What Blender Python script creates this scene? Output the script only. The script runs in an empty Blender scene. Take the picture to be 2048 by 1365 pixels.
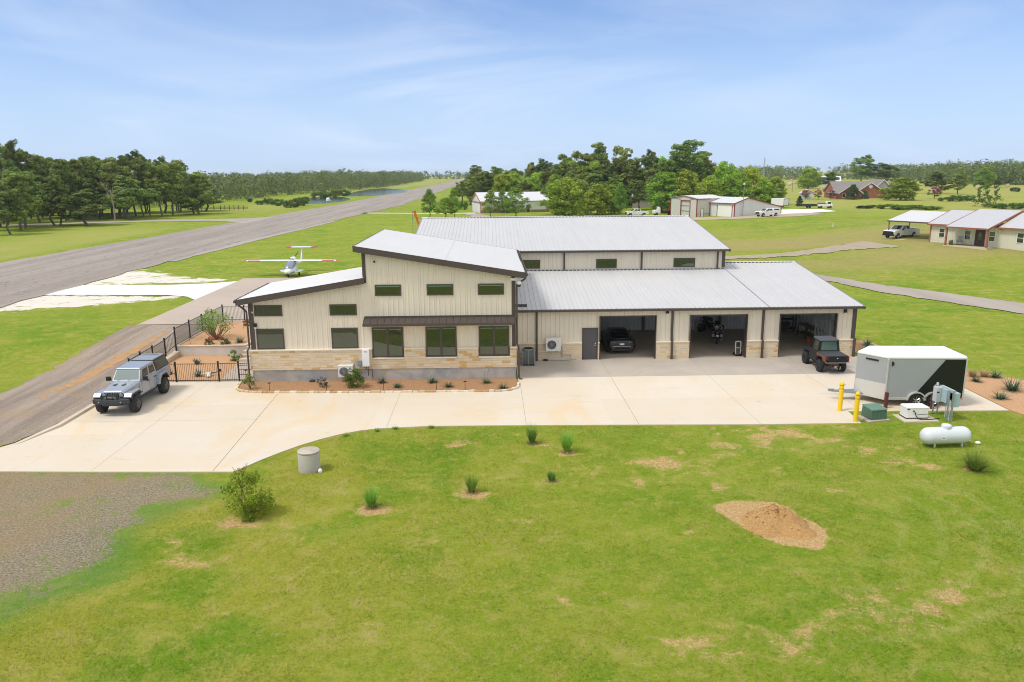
import bpy, math, random
import numpy as np
from mathutils import Vector, Matrix
R = math.radians
SC = bpy.context.scene
COL = SC.collection
rnd = random.Random(7)

# ------------------------------------------------------------------ helpers
def link(o, parent=None):
    COL.objects.link(o)
    if parent is not None:
        o.parent = parent
    return o

def tag(o, label=None, cat=None, group=None, kind=None):
    if label: o['label'] = label
    if cat: o['category'] = cat
    if group: o['group'] = group
    if kind: o['kind'] = kind
    return o

def thing(name, label, cat, loc=(0, 0, 0), rz=0.0, group=None):
    o = bpy.data.objects.new(name, None)
    o.empty_display_size = 0.3
    link(o)
    o.location = loc
    o.rotation_euler = (0, 0, rz)
    return tag(o, label, cat, group)

def sub(name, parent):
    o = bpy.data.objects.new(name, None)
    o.empty_display_size = 0.1
    return link(o, parent)

def copy_tree(o, parent=None):
    c = o.copy()
    link(c)
    if parent is not None:
        c.parent = parent
    for ch in list(o.children):
        copy_tree(ch, c)
    return c

class MB:
    def __init__(s):
        s.v = []; s.f = []; s.m = []; s.T = None; s.mi = 0
    def add(s, vs, fs):
        b = len(s.v)
        if s.T is not None:
            vs = [tuple(s.T @ Vector(p)) for p in vs]
        s.v += [tuple(p) for p in vs]
        for f in fs:
            s.f.append([b + i for i in f]); s.m.append(s.mi)
        return s
    def hexa(s, p):
        return s.add(p, [(0, 3, 2, 1), (4, 5, 6, 7), (0, 1, 5, 4), (1, 2, 6, 5), (2, 3, 7, 6), (3, 0, 4, 7)])
    def box(s, x0, x1, y0, y1, z0, z1):
        return s.hexa([(x0, y0, z0), (x1, y0, z0), (x1, y1, z0), (x0, y1, z0), (x0, y0, z1), (x1, y0, z1), (x1, y1, z1), (x0, y1, z1)])
    def cbox(s, c, d):
        return s.box(c[0] - d[0] / 2, c[0] + d[0] / 2, c[1] - d[1] / 2, c[1] + d[1] / 2, c[2] - d[2] / 2, c[2] + d[2] / 2)
    def prism(s, poly, axis, a, b, taper=None):
        n = len(poly)
        def P(q, t):
            if axis == 'x': return (t, q[0], q[1])
            if axis == 'y': return (q[0], t, q[1])
            return (q[0], q[1], t)
        vs = [P(q, a) for q in poly] + [P(q, b) for q in poly]
        ar = sum(poly[i][0] * poly[(i + 1) % n][1] - poly[(i + 1) % n][0] * poly[i][1] for i in range(n))
        fl = (ar > 0) != (axis == 'y')
        f = [tuple(range(n))[::-1], tuple(range(n, 2 * n))] + [(i, (i + 1) % n, n + (i + 1) % n, n + i) for i in range(n)]
        if (not fl) != (b < a): f = [q[::-1] for q in f]
        return s.add(vs, f)
    def tube(s, p0, p1, r, n=8, r1=None, cap=True):
        p0 = Vector(p0); p1 = Vector(p1); d = (p1 - p0)
        if d.length < 1e-6: return s
        d.normalize(); r1 = r if r1 is None else r1
        a = d.orthogonal().normalized(); b = d.cross(a)
        vs = []
        for p, rr in ((p0, r), (p1, r1)):
            for i in range(n):
                t = 2 * math.pi * i / n
                vs.append(tuple(p + (a * math.cos(t) + b * math.sin(t)) * rr))
        f = [(i, (i + 1) % n, n + (i + 1) % n, n + i) for i in range(n)]
        if cap: f += [tuple(range(n))[::-1], tuple(range(n, 2 * n))]
        return s.add(vs, f)
    def path(s, pts, r, n=6):
        for i in range(len(pts) - 1): s.tube(pts[i], pts[i + 1], r, n)
        return s
    def lathe(s, prof, n=20, c=(0, 0, 0), axis='z'):
        vs = []
        for r, h in prof:
            for i in range(n):
                t = 2 * math.pi * i / n
                x, y = r * math.cos(t), r * math.sin(t)
                q = {'z': (x, y, h), 'y': (y, h, x), 'x': (h, x, y)}[axis]
                vs.append((q[0] + c[0], q[1] + c[1], q[2] + c[2]))
        f = []
        for k in range(len(prof) - 1):
            for i in range(n):
                f.append((k * n + i, k * n + (i + 1) % n, (k + 1) * n + (i + 1) % n, (k + 1) * n + i))
        f.append(tuple(range(n))[::-1]); m = (len(prof) - 1) * n
        f.append(tuple(range(m, m + n)))
        return s.add(vs, f)
    def sphere(s, c, rx, ry=None, rz=None, n=14, h=8):
        ry = ry or rx; rz = rz or rx
        pr = []
        vs = [(c[0], c[1], c[2] - rz)]
        for k in range(1, h):
            p = -math.pi / 2 + math.pi * k / h
            for i in range(n):
                t = 2 * math.pi * i / n
                vs.append((c[0] + rx * math.cos(p) * math.cos(t), c[1] + ry * math.cos(p) * math.sin(t), c[2] + rz * math.sin(p)))
        vs.append((c[0], c[1], c[2] + rz))
        f = [(0, 1 + (i + 1) % n, 1 + i) for i in range(n)]
        for k in range(h - 2):
            for i in range(n):
                a = 1 + k * n
                f.append((a + i, a + (i + 1) % n, a + n + (i + 1) % n, a + n + i))
        a = 1 + (h - 2) * n
        f += [(a + i, a + (i + 1) % n, len(vs) - 1) for i in range(n)]
        return s.add(vs, f)
    def panel(s, q, u0, u1, v0, v1, t=0.006, back=0.02):
        a, b, c, d = [Vector(p) for p in q]      # a=bottom-left, b=bottom-right, c=top-right, d=top-left
        nrm = ((b - a).cross(d - a)).normalized()
        def P(u, v): return (a * (1 - u) + b * u) * (1 - v) + (d * (1 - u) + c * u) * v
        k = [P(u0, v0), P(u1, v0), P(u1, v1), P(u0, v1)]
        return s.hexa([tuple(p - nrm * back) for p in k] + [tuple(p + nrm * t) for p in k])
    def loft(s, rings, cap=True):
        n = len(rings[0]); vs = [p for r in rings for p in r]; f = []
        for k in range(len(rings) - 1):
            for i in range(n):
                f.append((k * n + i, k * n + (i + 1) % n, (k + 1) * n + (i + 1) % n, (k + 1) * n + i))
        if cap:
            f.append(tuple(range(n))[::-1]); m = (len(rings) - 1) * n
            f.append(tuple(range(m, m + n)))
        return s.add(vs, f)
    def build(s, name, mat, parent=None, smooth=None, bevel=0.0, fix=True):
        me = bpy.data.meshes.new(name)
        me.from_pydata(s.v, [], s.f)
        mats = mat if isinstance(mat, (list, tuple)) else [mat]
        for m in mats: me.materials.append(m)
        if len(mats) > 1: me.polygons.foreach_set('material_index', s.m)
        me.validate()
        if fix:
            import bmesh
            bm = bmesh.new(); bm.from_mesh(me)
            bmesh.ops.recalc_face_normals(bm, faces=bm.faces)
            bm.to_mesh(me); bm.free()
        if smooth is not None:
            me.polygons.foreach_set('use_smooth', [True] * len(me.polygons))
            me.set_sharp_from_angle(angle=R(smooth))
        me.update()
        o = bpy.data.objects.new(name, me)
        link(o, parent)
        if bevel > 0:
            b = o.modifiers.new('bevel', 'BEVEL'); b.width = bevel; b.segments = 2; b.limit_method = 'ANGLE'; b.angle_limit = R(35)
            b.harden_normals = False
        return o

def ss(a, b, x):
    t = np.clip((np.asarray(x, float) - a) / (b - a), 0, 1)
    return t * t * (3 - 2 * t)

def HT(x, y):
    """height of the ground"""
    b = ss(6.9, 7.3, y)
    left = ss(0, 14, y) * (ss(-21.4, -22.5, x) * (1 - b) + ss(-6.5, -9, x) * b)
    back = ss(42, 60, y)
    right = 2.2 * ss(35, 80, x) * ss(10, 70, y) * (1 - .5 * ss(90, 140, y))
    return .65 * np.maximum(left, back) + right
def hz(x, y): return float(HT(x, y))

# ------------------------------------------------------------------ materials
def lin(c):
    if isinstance(c, str):
        v = [int(c[i:i + 2], 16) / 255 for i in (0, 2, 4)]
        return tuple(x / 12.92 if x <= .04045 else ((x + .055) / 1.055) ** 2.4 for x in v)
    return tuple(c)

def new_mat(name):
    m = bpy.data.materials.new(name); m.use_nodes = True
    nt = m.node_tree; nt.nodes.clear()
    out = nt.nodes.new('ShaderNodeOutputMaterial')
    b = nt.nodes.new('ShaderNodeBsdfPrincipled')
    nt.links.new(b.outputs[0], out.inputs[0])
    return m, nt, b, out

class NG:
    """tiny node-graph helper"""
    def __init__(s, nt): s.nt = nt
    def n(s, t, **kw):
        x = s.nt.nodes.new(t)
        for k, v in kw.items(): setattr(x, k, v)
        return x
    def L(s, a, b): s.nt.links.new(a, b)
    def val(s, sock, v):
        if hasattr(v, 'is_output') or isinstance(v, bpy.types.NodeSocket): s.L(v, sock)
        else: sock.default_value = v
    def coord(s, kind='Object', scale=(1, 1, 1), rot=(0, 0, 0)):
        tc = s.n('ShaderNodeTexCoord'); mp = s.n('ShaderNodeMapping')
        mp.inputs['Scale'].default_value = scale; mp.inputs['Rotation'].default_value = rot
        s.L(tc.outputs[kind], mp.inputs[0]); return mp.outputs[0]
    def noise(s, co, scale, detail=3, rough=.55, dist=0):
        x = s.n('ShaderNodeTexNoise'); x.inputs['Scale'].default_value = scale; x.inputs['Detail'].default_value = detail
        x.inputs['Roughness'].default_value = rough; x.inputs['Distortion'].default_value = dist
        s.L(co, x.inputs['Vector']); return x.outputs[0]
    def math(s, op, a, b=0.0, clamp=False):
        x = s.n('ShaderNodeMath', operation=op); x.use_clamp = clamp
        s.val(x.inputs[0], a); s.val(x.inputs[1], b); return x.outputs[0]
    def ramp(s, f, a, b):
        x = s.n('ShaderNodeMapRange'); x.interpolation_type = 'SMOOTHSTEP'
        s.L(f, x.inputs[0]); x.inputs[1].default_value = a; x.inputs[2].default_value = b
        return x.outputs[0]
    def mix(s, f, a, b, mode='MIX'):
        x = s.n('ShaderNodeMix', data_type='RGBA', blend_type=mode)
        s.val(x.inputs[0], f)
        for sk, v in ((x.inputs[6], a), (x.inputs[7], b)):
            if isinstance(v, (tuple, list)): sk.default_value = (*v[:3], 1)
            else: s.L(v, sk)
        return x.outputs[2]
    def bump(s, h, strength=.3, dist=.05):
        x = s.n('ShaderNodeBump'); x.inputs['Strength'].default_value = strength; x.inputs['Distance'].default_value = dist
        s.L(h, x.inputs['Height']); return x.outputs[0]
    def attr(s, name):
        x = s.n('ShaderNodeAttribute'); x.attribute_name = name; return x

MC = {}
def M(name, col, rough=.55, metal=0., var=.12, scale=3., bump=0., bscale=60., spec=.5, coat=0., detail=4, stretch=(1, 1, 1), emit=0):
    if name in MC: return MC[name]
    m, nt, b, out = new_mat(name); g = NG(nt); c = lin(col)
    co = g.coord('Object', stretch)
    nz = g.noise(co, scale, detail)
    colr = g.mix(nz, tuple(x * (1 - var) for x in c), tuple(min(1, x * (1 + var)) for x in c))
    g.L(colr, b.inputs['Base Color'])
    b.inputs['Roughness'].default_value = rough; b.inputs['Metallic'].default_value = metal
    b.inputs['Specular IOR Level'].default_value = spec; b.inputs['Coat Weight'].default_value = coat
    if bump: g.L(g.bump(g.noise(co, bscale, 3), bump, .02), b.inputs['Normal'])
    if emit:
        b.inputs['Emission Color'].default_value = (*c, 1); b.inputs['Emission Strength'].default_value = emit
    MC[name] = m
    return m
# ------------------------------------------------------------------ shared materials
WHITE = M('white_paint', 'e9e9e6', .45, var=.05)
BROWN = M('bronze_trim', '4d433e', .5, var=.08)
BLACK = M('black_plastic', '17181a', .5, var=.15)
IRON = M('black_iron', '201d1e', .5, var=.1)
RUBBER = M('tyre_rubber', '2b2b2c', .85, var=.2, scale=9)
CHROME = M('bright_metal', 'c9cbcd', .25, metal=1., var=.06)
STEEL = M('galvanised_steel', '9aa3a8', .45, metal=.6, var=.12)
RIM = M('dark_rim', '6e6a65', .45, metal=.4)
GLASSD = M('dark_window_glass', '0c1210', .04, var=.1, spec=.9)
REDL = M('red_lens', '8a1218', .25, var=.1)
LENS = M('clear_lens', 'dfe3e6', .15, var=.06)
PLATE = M('white_number_plate', 'e4e4e0', .4, var=.08)

def mat_glass(name, tint, refl=.35):
    m, nt, b, out = new_mat(name); g = NG(nt)
    co = g.coord('Object')
    nz = g.noise(co, .9, 2)
    c = lin(tint)
    g.L(g.mix(nz, tuple(x * .7 for x in c), tuple(x * 1.3 for x in c)), b.inputs['Base Color'])
    b.inputs['Roughness'].default_value = .25
    gl = g.n('ShaderNodeBsdfGlossy'); gl.inputs['Roughness'].default_value = .015
    gl.inputs['Color'].default_value = (.72, .82, .72, 1)
    lw = g.n('ShaderNodeFresnel'); lw.inputs[0].default_value = 1.7
    f = g.math('ADD', lw.outputs[0], refl, True)
    bu = g.bump(g.noise(co, 1.3, 1), .04, .02)
    g.L(bu, gl.inputs['Normal']); 
    mx = g.n('ShaderNodeMixShader'); g.L(f, mx.inputs[0]); g.L(b.outputs[0], mx.inputs[1]); g.L(gl.outputs[0], mx.inputs[2])
    g.L(mx.outputs[0], out.inputs[0])
    MC[name] = m
    return m
PANE = mat_glass('window_pane', '0f1a0d', .05)

def mat_siding(name, col, pitch=.305, groove=.5):
    """ribbed metal panel wall: faint lap seams with groove shade put into the colour, a little dust low down"""
    m, nt, b, out = new_mat(name); g = NG(nt); c = lin(col)
    co = g.coord('Object')
    nz = g.noise(g.coord('Object', (1, 1, .25)), 1.1, 5)
    base = g.mix(nz, tuple(x * .93 for x in c), tuple(min(1, x * 1.05) for x in c))
    stn = g.noise(g.coord('Object', (1, 1, .06)), 2.6, 4, .6)
    base = g.mix(g.math('MULTIPLY', g.ramp(stn, .48, .75), .16), base, tuple(x * .74 for x in c))
    sx = g.n('ShaderNodeSeparateXYZ'); g.L(co, sx.inputs[0])
    h = g.math('ADD', sx.outputs[0], sx.outputs[1])
    fr = g.math('FRACT', g.math('DIVIDE', h, pitch * 3))
    seam = g.math('LESS_THAN', g.math('ABSOLUTE', g.math('SUBTRACT', fr, .5)), .012)
    base = g.mix(g.math('MULTIPLY', seam, groove), base, tuple(x * .45 for x in c))  # dark line paints groove shade along each panel lap
    g.L(base, b.inputs['Base Color']); b.inputs['Roughness'].default_value = .5
    MC[name] = m
    return m
SIDING = mat_siding('cream_metal_siding', 'e0d6c4')
SIDING_R = mat_siding('ranch_siding', 'd6d2bd')
SIDING_G = mat_siding('grey_metal_siding', 'c9c6c0')
SIDING_W = mat_siding('white_metal_siding', 'd9dad8')

def mat_roof(name, col, streak=.06, rough=.38, metal=.25):
    m, nt, b, out = new_mat(name); g = NG(nt); c = lin(col)
    co = g.coord('Object')
    n1 = g.noise(g.coord('Object', (3, .15, .15)), 1.2, 4); n2 = g.noise(co, .35, 3)
    f = g.math('ADD', g.math('MULTIPLY', n1, .6), g.math('MULTIPLY', n2, .4))
    g.L(g.mix(f, tuple(x * (1 - streak * 2) for x in c), tuple(min(1, x * (1 + streak)) for x in c)), b.inputs['Base Color'])
    b.inputs['Roughness'].default_value = rough; b.inputs['Metallic'].default_value = metal
    MC[name] = m
    return m
ROOF_W = mat_roof('white_metal_roof', 'd2d2d3', .05, .5, .0)
ROOF_G = mat_roof('metal_roof_shaded', 'cac9c8', .08, .55, .1)  # white roof's metal again, its duller sky reflection painted in as grey

def mat_stone(name):
    m, nt, b, out = new_mat(name); g = NG(nt)
    co = g.coord('Object')
    sx = g.n('ShaderNodeSeparateXYZ'); g.L(co, sx.inputs[0])
    cx = g.n('ShaderNodeCombineXYZ'); g.L(g.math('ADD', sx.outputs[0], sx.outputs[1]), cx.inputs[0]); g.L(sx.outputs[2], cx.inputs[1])
    ds = g.noise(co, 1.6, 2)
    va = g.n('ShaderNodeVectorMath', operation='SCALE'); 
    tx = g.n('ShaderNodeTexNoise'); tx.inputs['Scale'].default_value = 1.3; g.L(co, tx.inputs['Vector'])
    g.L(tx.outputs[1], va.inputs[0]); va.inputs['Scale'].default_value = .10
    ad = g.n('ShaderNodeVectorMath', operation='ADD'); g.L(cx.outputs[0], ad.inputs[0]); g.L(va.outputs[0], ad.inputs[1])
    br = g.n('ShaderNodeTexBrick'); g.L(ad.outputs[0], br.inputs['Vector'])
    br.inputs['Color1'].default_value = (0, 0, 0, 1); br.inputs['Color2'].default_value = (1, 1, 1, 1); br.inputs['Mortar'].default_value = (.5, .5, .5, 1)
    br.inputs['Scale'].default_value = 1; br.inputs['Brick Width'].default_value = .52; br.inputs['Row Height'].default_value = .155
    br.inputs['Mortar Size'].default_value = .012; br.inputs['Mortar Smooth'].default_value = .2; br.offset = .43; br.squash = .7; br.squash_frequency = 3
    rp = g.n('ShaderNodeValToRGB'); e = rp.color_ramp
    e.interpolation = 'LINEAR'
    cols = [(0, 'd6c6ae'), (.3, 'dfd1bb'), (.6, 'd3c1a6'), (.78, 'dccbb0'), (.87, 'cbaa74'), (.92, 'c9a874'), (.97, 'dccdb6')]
    while len(e.elements) < len(cols): e.elements.new(.5)
    for k, (p, c) in enumerate(cols): e.elements[k].position = p; e.elements[k].color = (*lin(c), 1)
    g.L(br.outputs[0], rp.inputs[0])
    nz = g.noise(co, 9, 5)
    c1 = g.mix(.45, rp.outputs[0], g.mix(nz, lin('a98f70'), lin('f0e2cc')), 'SOFT_LIGHT')
    c2 = g.mix(br.outputs['Fac'], c1, lin('d9cbb4'))
    g.L(c2, b.inputs['Base Color']); b.inputs['Roughness'].default_value = .9
    hh = g.math('ADD', g.math('MULTIPLY', g.math('SUBTRACT', 1, br.outputs['Fac']), .8), g.math('MULTIPLY', nz, .5))
    g.L(g.bump(hh, .8, .03), b.inputs['Normal'])
    MC[name] = m
    return m
STONE = mat_stone('limestone_veneer')
CAP = M('limestone_cap', 'e6dcc6', .85, var=.1, scale=5, bump=.2)

def mat_concrete(name, col, stain, vs=.25, joint=None, rough=.85, tint=None, slab=False):
    m, nt, b, out = new_mat(name); g = NG(nt); c = lin(col); s2 = lin(stain)
    co = g.coord('Object')
    n1 = g.noise(co, vs, 5, .6, .6); n2 = g.noise(co, 6, 4); n3 = g.noise(g.coord('Object', (.12, 1.2, 1)), .8, 4)
    col1 = g.mix(g.ramp(n1, .35, .75), c, s2)
    col1 = g.mix(g.math('MULTIPLY', g.ramp(n3, .45, .8), .35), col1, tuple(x * .93 for x in s2))
    col1 = g.mix(g.math('MULTIPLY', g.ramp(n2, .3, .9), .16), col1, tuple(x * .72 for x in c))
    if tint is not None:
        tn = g.noise(g.coord('Object', (1, .35, 1), (0, 0, .5)), .35, 4, .6, 1.)
        col1 = g.mix(g.math('MULTIPLY', g.ramp(tn, .52, .74), .8), col1, lin(tint))
    if slab:
        fl = g.n('ShaderNodeVectorMath', operation='FLOOR'); g.L(g.coord('Object', (1 / 6.0, 1 / 4.6, 0)), fl.inputs[0])
        wn = g.n('ShaderNodeTexWhiteNoise', noise_dimensions='3D'); g.L(fl.outputs[0], wn.inputs['Vector'])
        col1 = g.mix(g.math('MULTIPLY', wn.outputs[0], .22), col1, tuple(x * .78 for x in c))
        ty = g.noise(g.coord('Object', (.5, 3.2, 1), (0, 0, .35)), .55, 5, .62, 1.6)
        col1 = g.mix(g.math('MULTIPLY', g.ramp(ty, .60, .74), .28), col1, tuple(x * .5 for x in c))
        ol = g.noise(co, 1.35, 2, .5, .2)
        col1 = g.mix(g.math('MULTIPLY', g.ramp(ol, .70, .78), .30), col1, tuple(x * .45 for x in c))
    g.L(col1, b.inputs['Base Color']); b.inputs['Roughness'].default_value = rough
    g.L(g.bump(g.noise(co, 45, 3), .12, .01), b.inputs['Normal'])
    MC[name] = m
    return m
CONC = mat_concrete('driveway_concrete', 'd8c9b1', 'd9cfbf', tint='d9c19c', slab=True)
CONC_A = mat_concrete('apron_concrete', 'bdb2a3', 'aaa299', .3, slab=True)
CONC_P = mat_concrete('pad_concrete', 'bbab9b', 'b2a394', .2)
CONC_W = mat_concrete('new_white_concrete', 'e6e5e2', 'dedcd8', .15)
CONC_F = mat_concrete('foundation_concrete', 'b7b3aa', '8f939a', .9, tint='a9926b')
CONC_G = mat_concrete('garage_floor', 'c9bba5', 'b5a793', .3)
KERB = mat_concrete('kerb_concrete', 'd0c3ad', 'c3b49a', .6)
MULCH = None
def mat_mulch(name, c1, c2, c3):
    m, nt, b, out = new_mat(name); g = NG(nt)
    co = g.coord('Object')
    n1 = g.noise(co, .9, 3); n2 = g.noise(co, 22, 4, .7)
    c = g.mix(g.ramp(n2, .25, .75), lin(c1), lin(c2)); c = g.mix(g.math('MULTIPLY', g.ramp(n1, .4, .8), .6), c, lin(c3))
    g.L(c, b.inputs['Base Color']); b.inputs['Roughness'].default_value = 1
    g.L(g.bump(n2, .8, .05), b.inputs['Normal'])
    MC[name] = m
    return m
MULCH = mat_mulch('red_bark_mulch', '8a6244', 'c49a70', 'b08862')
MULCH2 = mat_mulch('tan_gravel_mulch', 'b0845e', 'd6ac80', 'c99f78')
DIRT = mat_mulch('orange_dirt', '94703f', 'd0a66e', 'bf955e')

def mat_asphalt(name, c1, c2, crack=True, along='y'):
    m, nt, b, out = new_mat(name); g = NG(nt)
    co = g.coord('Object')
    n1 = g.noise(g.coord('Object', (1, .05, 1) if along == 'y' else (.05, 1, 1)), .5, 4); n2 = g.noise(co, 12, 4, .7)
    c = g.mix(g.ramp(n1, .3, .7), lin(c1), lin(c2)); c = g.mix(g.math('MULTIPLY', n2, .35), c, tuple(x * .55 for x in lin(c1)))
    if crack:
        vo = g.n('ShaderNodeTexVoronoi', feature='DISTANCE_TO_EDGE'); vo.inputs['Scale'].default_value = 1
        ns = g.n('ShaderNodeTexNoise'); ns.inputs['Scale'].default_value = .35; g.L(co, ns.inputs['Vector'])
        v1 = g.n('ShaderNodeVectorMath', operation='MULTIPLY_ADD'); g.L(ns.outputs[1], v1.inputs[0]); v1.inputs[1].default_value = (1.2, 6, 0)
        g.L(g.coord('Object', (.32, .035, 1)), v1.inputs[2])
        g.L(v1.outputs[0], vo.inputs['Vector'])
        ck = g.math('SUBTRACT', 1, g.ramp(vo.outputs[0], .0, .03))
        c = g.mix(g.math('MULTIPLY', ck, .55), c, lin('4c4743'))
    g.L(c, b.inputs['Base Color']); b.inputs['Roughness'].default_value = .95
    g.L(g.bump(n2, .4, .03), b.inputs['Normal'])
    MC[name] = m
    return m
RUNWAY = mat_asphalt('runway_asphalt', '978b80', 'aa9f94')
ROAD = mat_asphalt('drive_asphalt', 'a69a8e', 'b5aa9d', False)
def mat_track():
    m, nt, b, out = new_mat('gravel_track'); g = NG(nt); co = g.coord('Object')
    n1 = g.noise(g.coord('Object', (1, .06, 1), (0, 0, -.03)), 1.1, 5, .65); n2 = g.noise(co, 20, 4, .75); n3 = g.noise(co, .45, 4, .6, .5)
    c = g.mix(g.ramp(n1, .34, .66), lin('7d6d5f'), lin('ad9c8a')); c = g.mix(g.math('MULTIPLY', g.ramp(n2, .3, .75), .55), c, lin('c2b3a2')); c = g.mix(g.math('MULTIPLY', g.ramp(n2, .62, .35), .4), c, lin('5f5247'))
    c = g.mix(g.math('MULTIPLY', g.ramp(n3, .5, .72), .4), c, lin('a88c68'))
    g.L(c, b.inputs['Base Color']); b.inputs['Roughness'].default_value = 1; g.L(g.bump(n2, .9, .05), b.inputs['Normal']); return m
GRAVEL = mat_track()
# ------------------------------------------------------------------ ground
def poly_sd(px, py, poly):
    """signed distance to a polygon (negative inside)"""
    px = np.asarray(px, float); py = np.asarray(py, float)
    d = np.full(px.shape, 1e9); ins = np.zeros(px.shape, bool)
    n = len(poly)
    for i in range(n):
        ax, ay = poly[i]; bx, by = poly[(i + 1) % n]
        ex, ey = bx - ax, by - ay
        t = np.clip(((px - ax) * ex + (py - ay) * ey) / (ex * ex + ey * ey + 1e-9), 0, 1)
        d = np.minimum(d, np.hypot(px - ax - ex * t, py - ay - ey * t))
        c = ((ay > py) != (by > py)) & (px < (bx - ax) * (py - ay) / (by - ay + 1e-12) + ax)
        ins ^= c
    return np.where(ins, -d, d)

def axis(lo, hi, step, out_lo, out_hi, g):
    a = list(np.arange(lo, hi + 1e-6, step)); s = step
    while a[-1] < out_hi: s *= g; a.append(a[-1] + s)
    s = step; b = [lo]
    while b[-1] > out_lo: s *= g; b.append(b[-1] - s)
    return np.array(b[:0:-1] + a)
DRIVE = [(-24.4, -13.55), (-16.6, -13.97), (-10.96, -14.22), (-10.6, -13.7), (-10.18, -12.96), (-9.6, -12.1), (-8.88, -11.15), (-8.1, -10.35), (-7.31, -9.72), (-6.4, -9.2), (-5.51, -8.93), (-3.08, -8.7), (.39, -8.77), (5.3, -8.93), (12.75, -9.21), (18.3, -9.27), (18.5, -7.4), (26.86, -7.66), (27.1, -3.0), (26.6, 1.0), (25.6, 4.2), (25.0, 4.2), (25.0, .02), (1.62, .02), (1.62, -1.2), (1.5, -2.3), (1.1, -2.75), (.45, -2.93), (-8.09, -2.75), (-13.2, -2.5), (-14.5, -2.2), (-14.95, -1.5), (-15.0, -.6), (-15.1, .3), (-21.45, .35), (-21.45, -6.5), (-21.7, -8.3), (-22.3, -10.2)]
PATCH = [(-40, -15.5), (-22, -12.9), (-13.8, -13.9), (-11.2, -16.2), (-12.6, -18.4), (-13.2, -19.4), (-12.2, -22.6), (-14.6, -25), (-22, -27), (-40, -28)]
WHITE_A = [(-52, 26), (-44.5, 30.5), (-30, 29.3), (-31, 28), (-36, 25.5), (-42, 22.5), (-50, 19.5)]
WHITE_B = [(-44.5, 38.2), (-31, 39.3), (-30, 41.5), (-36, 43.5), (-40, 47.5), (-45.5, 52), (-46, 42)]
DIRTP = [(8.4, -18.5), (9.3, -18.0), (10.6, -18.4), (11.4, -20.4), (10.9, -21.7), (9.9, -21.4), (9.0, -20.0)]
BARE = [(-4.57, -18.15, .6, .9), (-.84, -16.95, .6, .8), (3.32, -12.7, .5, .8), (1.84, -11.5, .45, .5), (2.39, -15.8, .6, .7), (-8.9, -18.8, 1.2, .6), (20.2, -15.5, .7, .5), (20.6, -12.9, 1.3, .35),
                         (7.0, -13.9, 1.4, .55), (10.5, -12.4, 1.6, .5), (12.5, -12.2, 1.2, .45), (13.5, -10.6, 1.6, .6), (15.0, -11.2, 1.2, .4), (8.4, -14.9, 1.4, .5), (4.0, -14.6, 1.5, .4), (5.2, -16.2, 1.1, .35), (-1.5, -11.2, .9, .5), (9.3, -16.4, .7, .4), (17.6, -14.2, .9, .55), (16.5, -13.4, .6, .5),
                         (-10.0, -21.5, 1.2, .45), (-11.5, -20.3, 1.0, .4), (-7.2, -20.2, 1.0, .4), (-6.0, -23.2, 1.5, .3), (-3.5, -25.5, .9, .35), (5.5, -26.8, 1.6, .45), (8.5, -26.6, 1.6, .45), (11.5, -25.4, 2.0, .5), (13.8, -24.4, 1.4, .45), (3.2, -28.2, 1.3, .4), (-2.2, -20.5, 1.3, .3), (1.4, -19.2, 1.5, .3)]
_r = random.Random(12)
for _ in range(26):
    cx_, cy_ = _r.uniform(-4, 19), _r.uniform(-20, -9.8)
    for _ in range(_r.randint(2, 7)): BARE.append((cx_ + _r.gauss(0, .8), cy_ + _r.gauss(0, .4), _r.uniform(.10, .32), _r.uniform(.35, .75)))
for _ in range(18):
    BARE.append((_r.uniform(-12, 24), _r.uniform(-30, -20), _r.uniform(.12, .45), _r.uniform(.35, .7)))
def bare_at(x, y):
    bare = ss(.5, -.1, poly_sd(x, y, DIRTP))
    for (a, b, r, s) in BARE:
        m = (np.abs(x - a) < r * 2.4) & (np.abs(y - b) < r * 1.6)
        bare[m] = np.maximum(bare[m], s * ss(r * 1.25, r * .2, np.hypot((x[m] - a) / 1.7, y[m] - b)))
    return np.where(poly_sd(x, y, DIRTP) < 0, 1.6, bare)
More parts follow.
